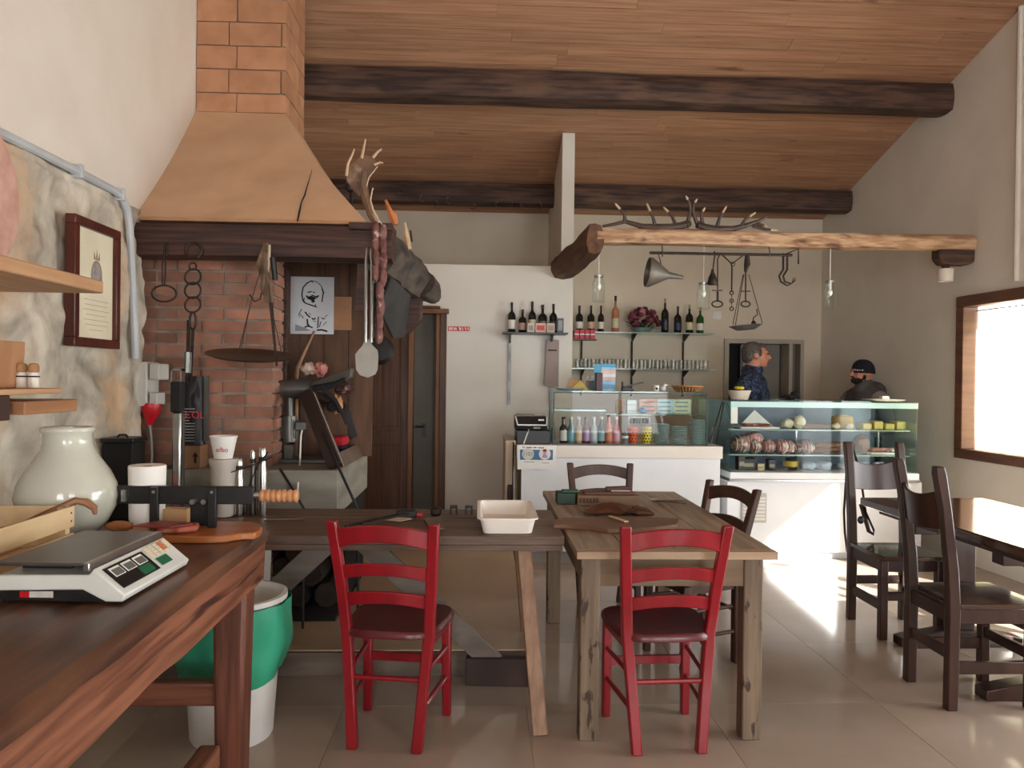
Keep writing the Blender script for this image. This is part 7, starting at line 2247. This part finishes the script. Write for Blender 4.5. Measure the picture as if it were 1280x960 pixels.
g.ell(hA(0, .034, 1.712), (.084, .092, .092), 20, 12, rot=hm, jit=.10, sd=2)
g.ell(hA(0, .070, 1.665), (.076, .050, .075), 16, 10, rot=hm, jit=.10, sd=3)
for s in (-1, 1):
    g.ell(hA(s * .072, -.012, 1.69), (.012, .022, .035), 10, 8, rot=hm)
g.ell(hA(0, -.035, 1.762), (.060, .050, .026), 14, 8, rot=hm, jit=.15, sd=4)
remeshed(g, 'hair', mk('grey_hair', (104, 98, 94), (64, 60, 58), 50, (1, 1, 3), rough=.8, bump=.5), pA, .009, 3, s1)
for s in (-1, 1):
    G().ell(hA(s * .032, -.088, 1.682) * s1, (.011, .007, .007), 8, 6, rot=hm).build('eye', ink, pA, local=True)
    G().ell(hA(s * .034, -.097, 1.706) * s1, (.020, .006, .005), 8, 6, rot=hm).build('eyebrow', MATS['grey_hair'], pA, local=True)
G().ell(hA(0, -.098, 1.617) * s1, (.022, .007, .004), 8, 6, rot=hm).build('lips', mk('lips', (170, 96, 84), rough=.5), pA, local=True)

# --- customer in a beanie and grey hooded gilet
s2_ = .925
armsB = [((-.215, .03, 1.36), (-.25, .06, 1.13), (-.17, -.18, 1.06), (-.12, -.28, 1.05)), ((.215, .03, 1.36), (.26, .07, 1.12), (.20, -.17, 1.05), (.16, -.27, 1.04))]
q = PY(1078, 470, 7.22)
pB, hB, hm = person((q.x, 7.22, 0), R(-72), s2_, 'person in a black beanie and grey hooded gilet behind the display case', R(-12), .6, armsB)
legs_cloth(pB, s2_)
g = G()
for c, r in (((0, .03, 1.405), (.20, .135, .105)), ((0, .02, 1.28), (.195, .15, .15)), ((0, .0, 1.12), (.19, .16, .15)), ((0, .01, .99), (.185, .15, .09))):
    g.ell(c, r, 22, 12)
caps(g, [(0, .03, 1.46), (0, .03, 1.54)], [.10, .088])
for s in (-1, 1):
    caps(g, [(0, .035, 1.50), (s * .16, .03, 1.43)], [.08, .07])
g.ell((0, .125, 1.49), (.145, .085, .10), 16, 10)
remeshed(g, 'gilet', mk('grey_gilet', (92, 90, 90), (66, 64, 66), 8, rough=.85, bump=.2), pB, .012, 4, s2_)
g = G()
for s in (-1, 1):
    sh_, el, wr, hd_ = armsB[0 if s < 0 else 1]
    caps(g, [(s * .165, .03, 1.42), sh_, el, V(el) + (V(wr) - V(el)) * .85], [.078, .078, .064, .048])
remeshed(g, 'sleeves', mk('pale_grey_sleeve', (146, 138, 136), (128, 120, 118), 8, rough=.9), pB, .012, 4, s2_)
g = G()
g.lathe([(.0, 1.815), (.030, 1.812), (.058, 1.795), (.080, 1.762), (.090, 1.72), (.092, 1.69), (.0915, 1.668), (.086, 1.668), (.084, 1.70)], (0, 0, 0), 28)
for i, v in enumerate(g.v):
    w = V((v.x, v.y * 1.16 + .012, v.z))
    w.z -= .16 * (-w.y) * -.28
    g.v[i] = hB(w.x, w.y, w.z) * s2_
g.build('beanie', mk('beanie_black', (22, 24, 32), (32, 34, 42), 30, (1, 1, .3), rough=.95, bump=.4), pB, local=True, ang=80)
for k in range(4):
    t = R(-66 + k * 11)
    c = hB(.0945 * math.cos(t), .012 + .0945 * 1.16 * math.sin(t), 1.70) * s2_
    G().ell(c, (.006, .006, .005 + .002 * (k % 2)), 8, 6).build('beanie_lettering', whitep, pB, local=True)
g = G()
g.ell(hB(0, -.052, 1.598), (.060, .050, .042), 14, 10, rot=hm, jit=.15, sd=3)
g.ell(hB(0, -.098, 1.632), (.030, .012, .008), 10, 6, rot=hm)
for s in (-1, 1):
    g.ell(hB(s * .066, -.016, 1.625), (.008, .020, .034), 10, 8, rot=hm)
remeshed(g, 'beard', mk('dark_beard', (46, 36, 34), (30, 24, 24), 40, rough=.9, bump=.5), pB, .008, 2, s2_)
for s in (-1, 1):
    G().ell(hB(s * .032, -.088, 1.682) * s2_, (.010, .007, .006), 8, 6, rot=hm).build('eye', ink, pB, local=True)

pA.scale = (1.13, 1.13, 1.0)
pB.scale = (1.12, 1.12, 1.0)
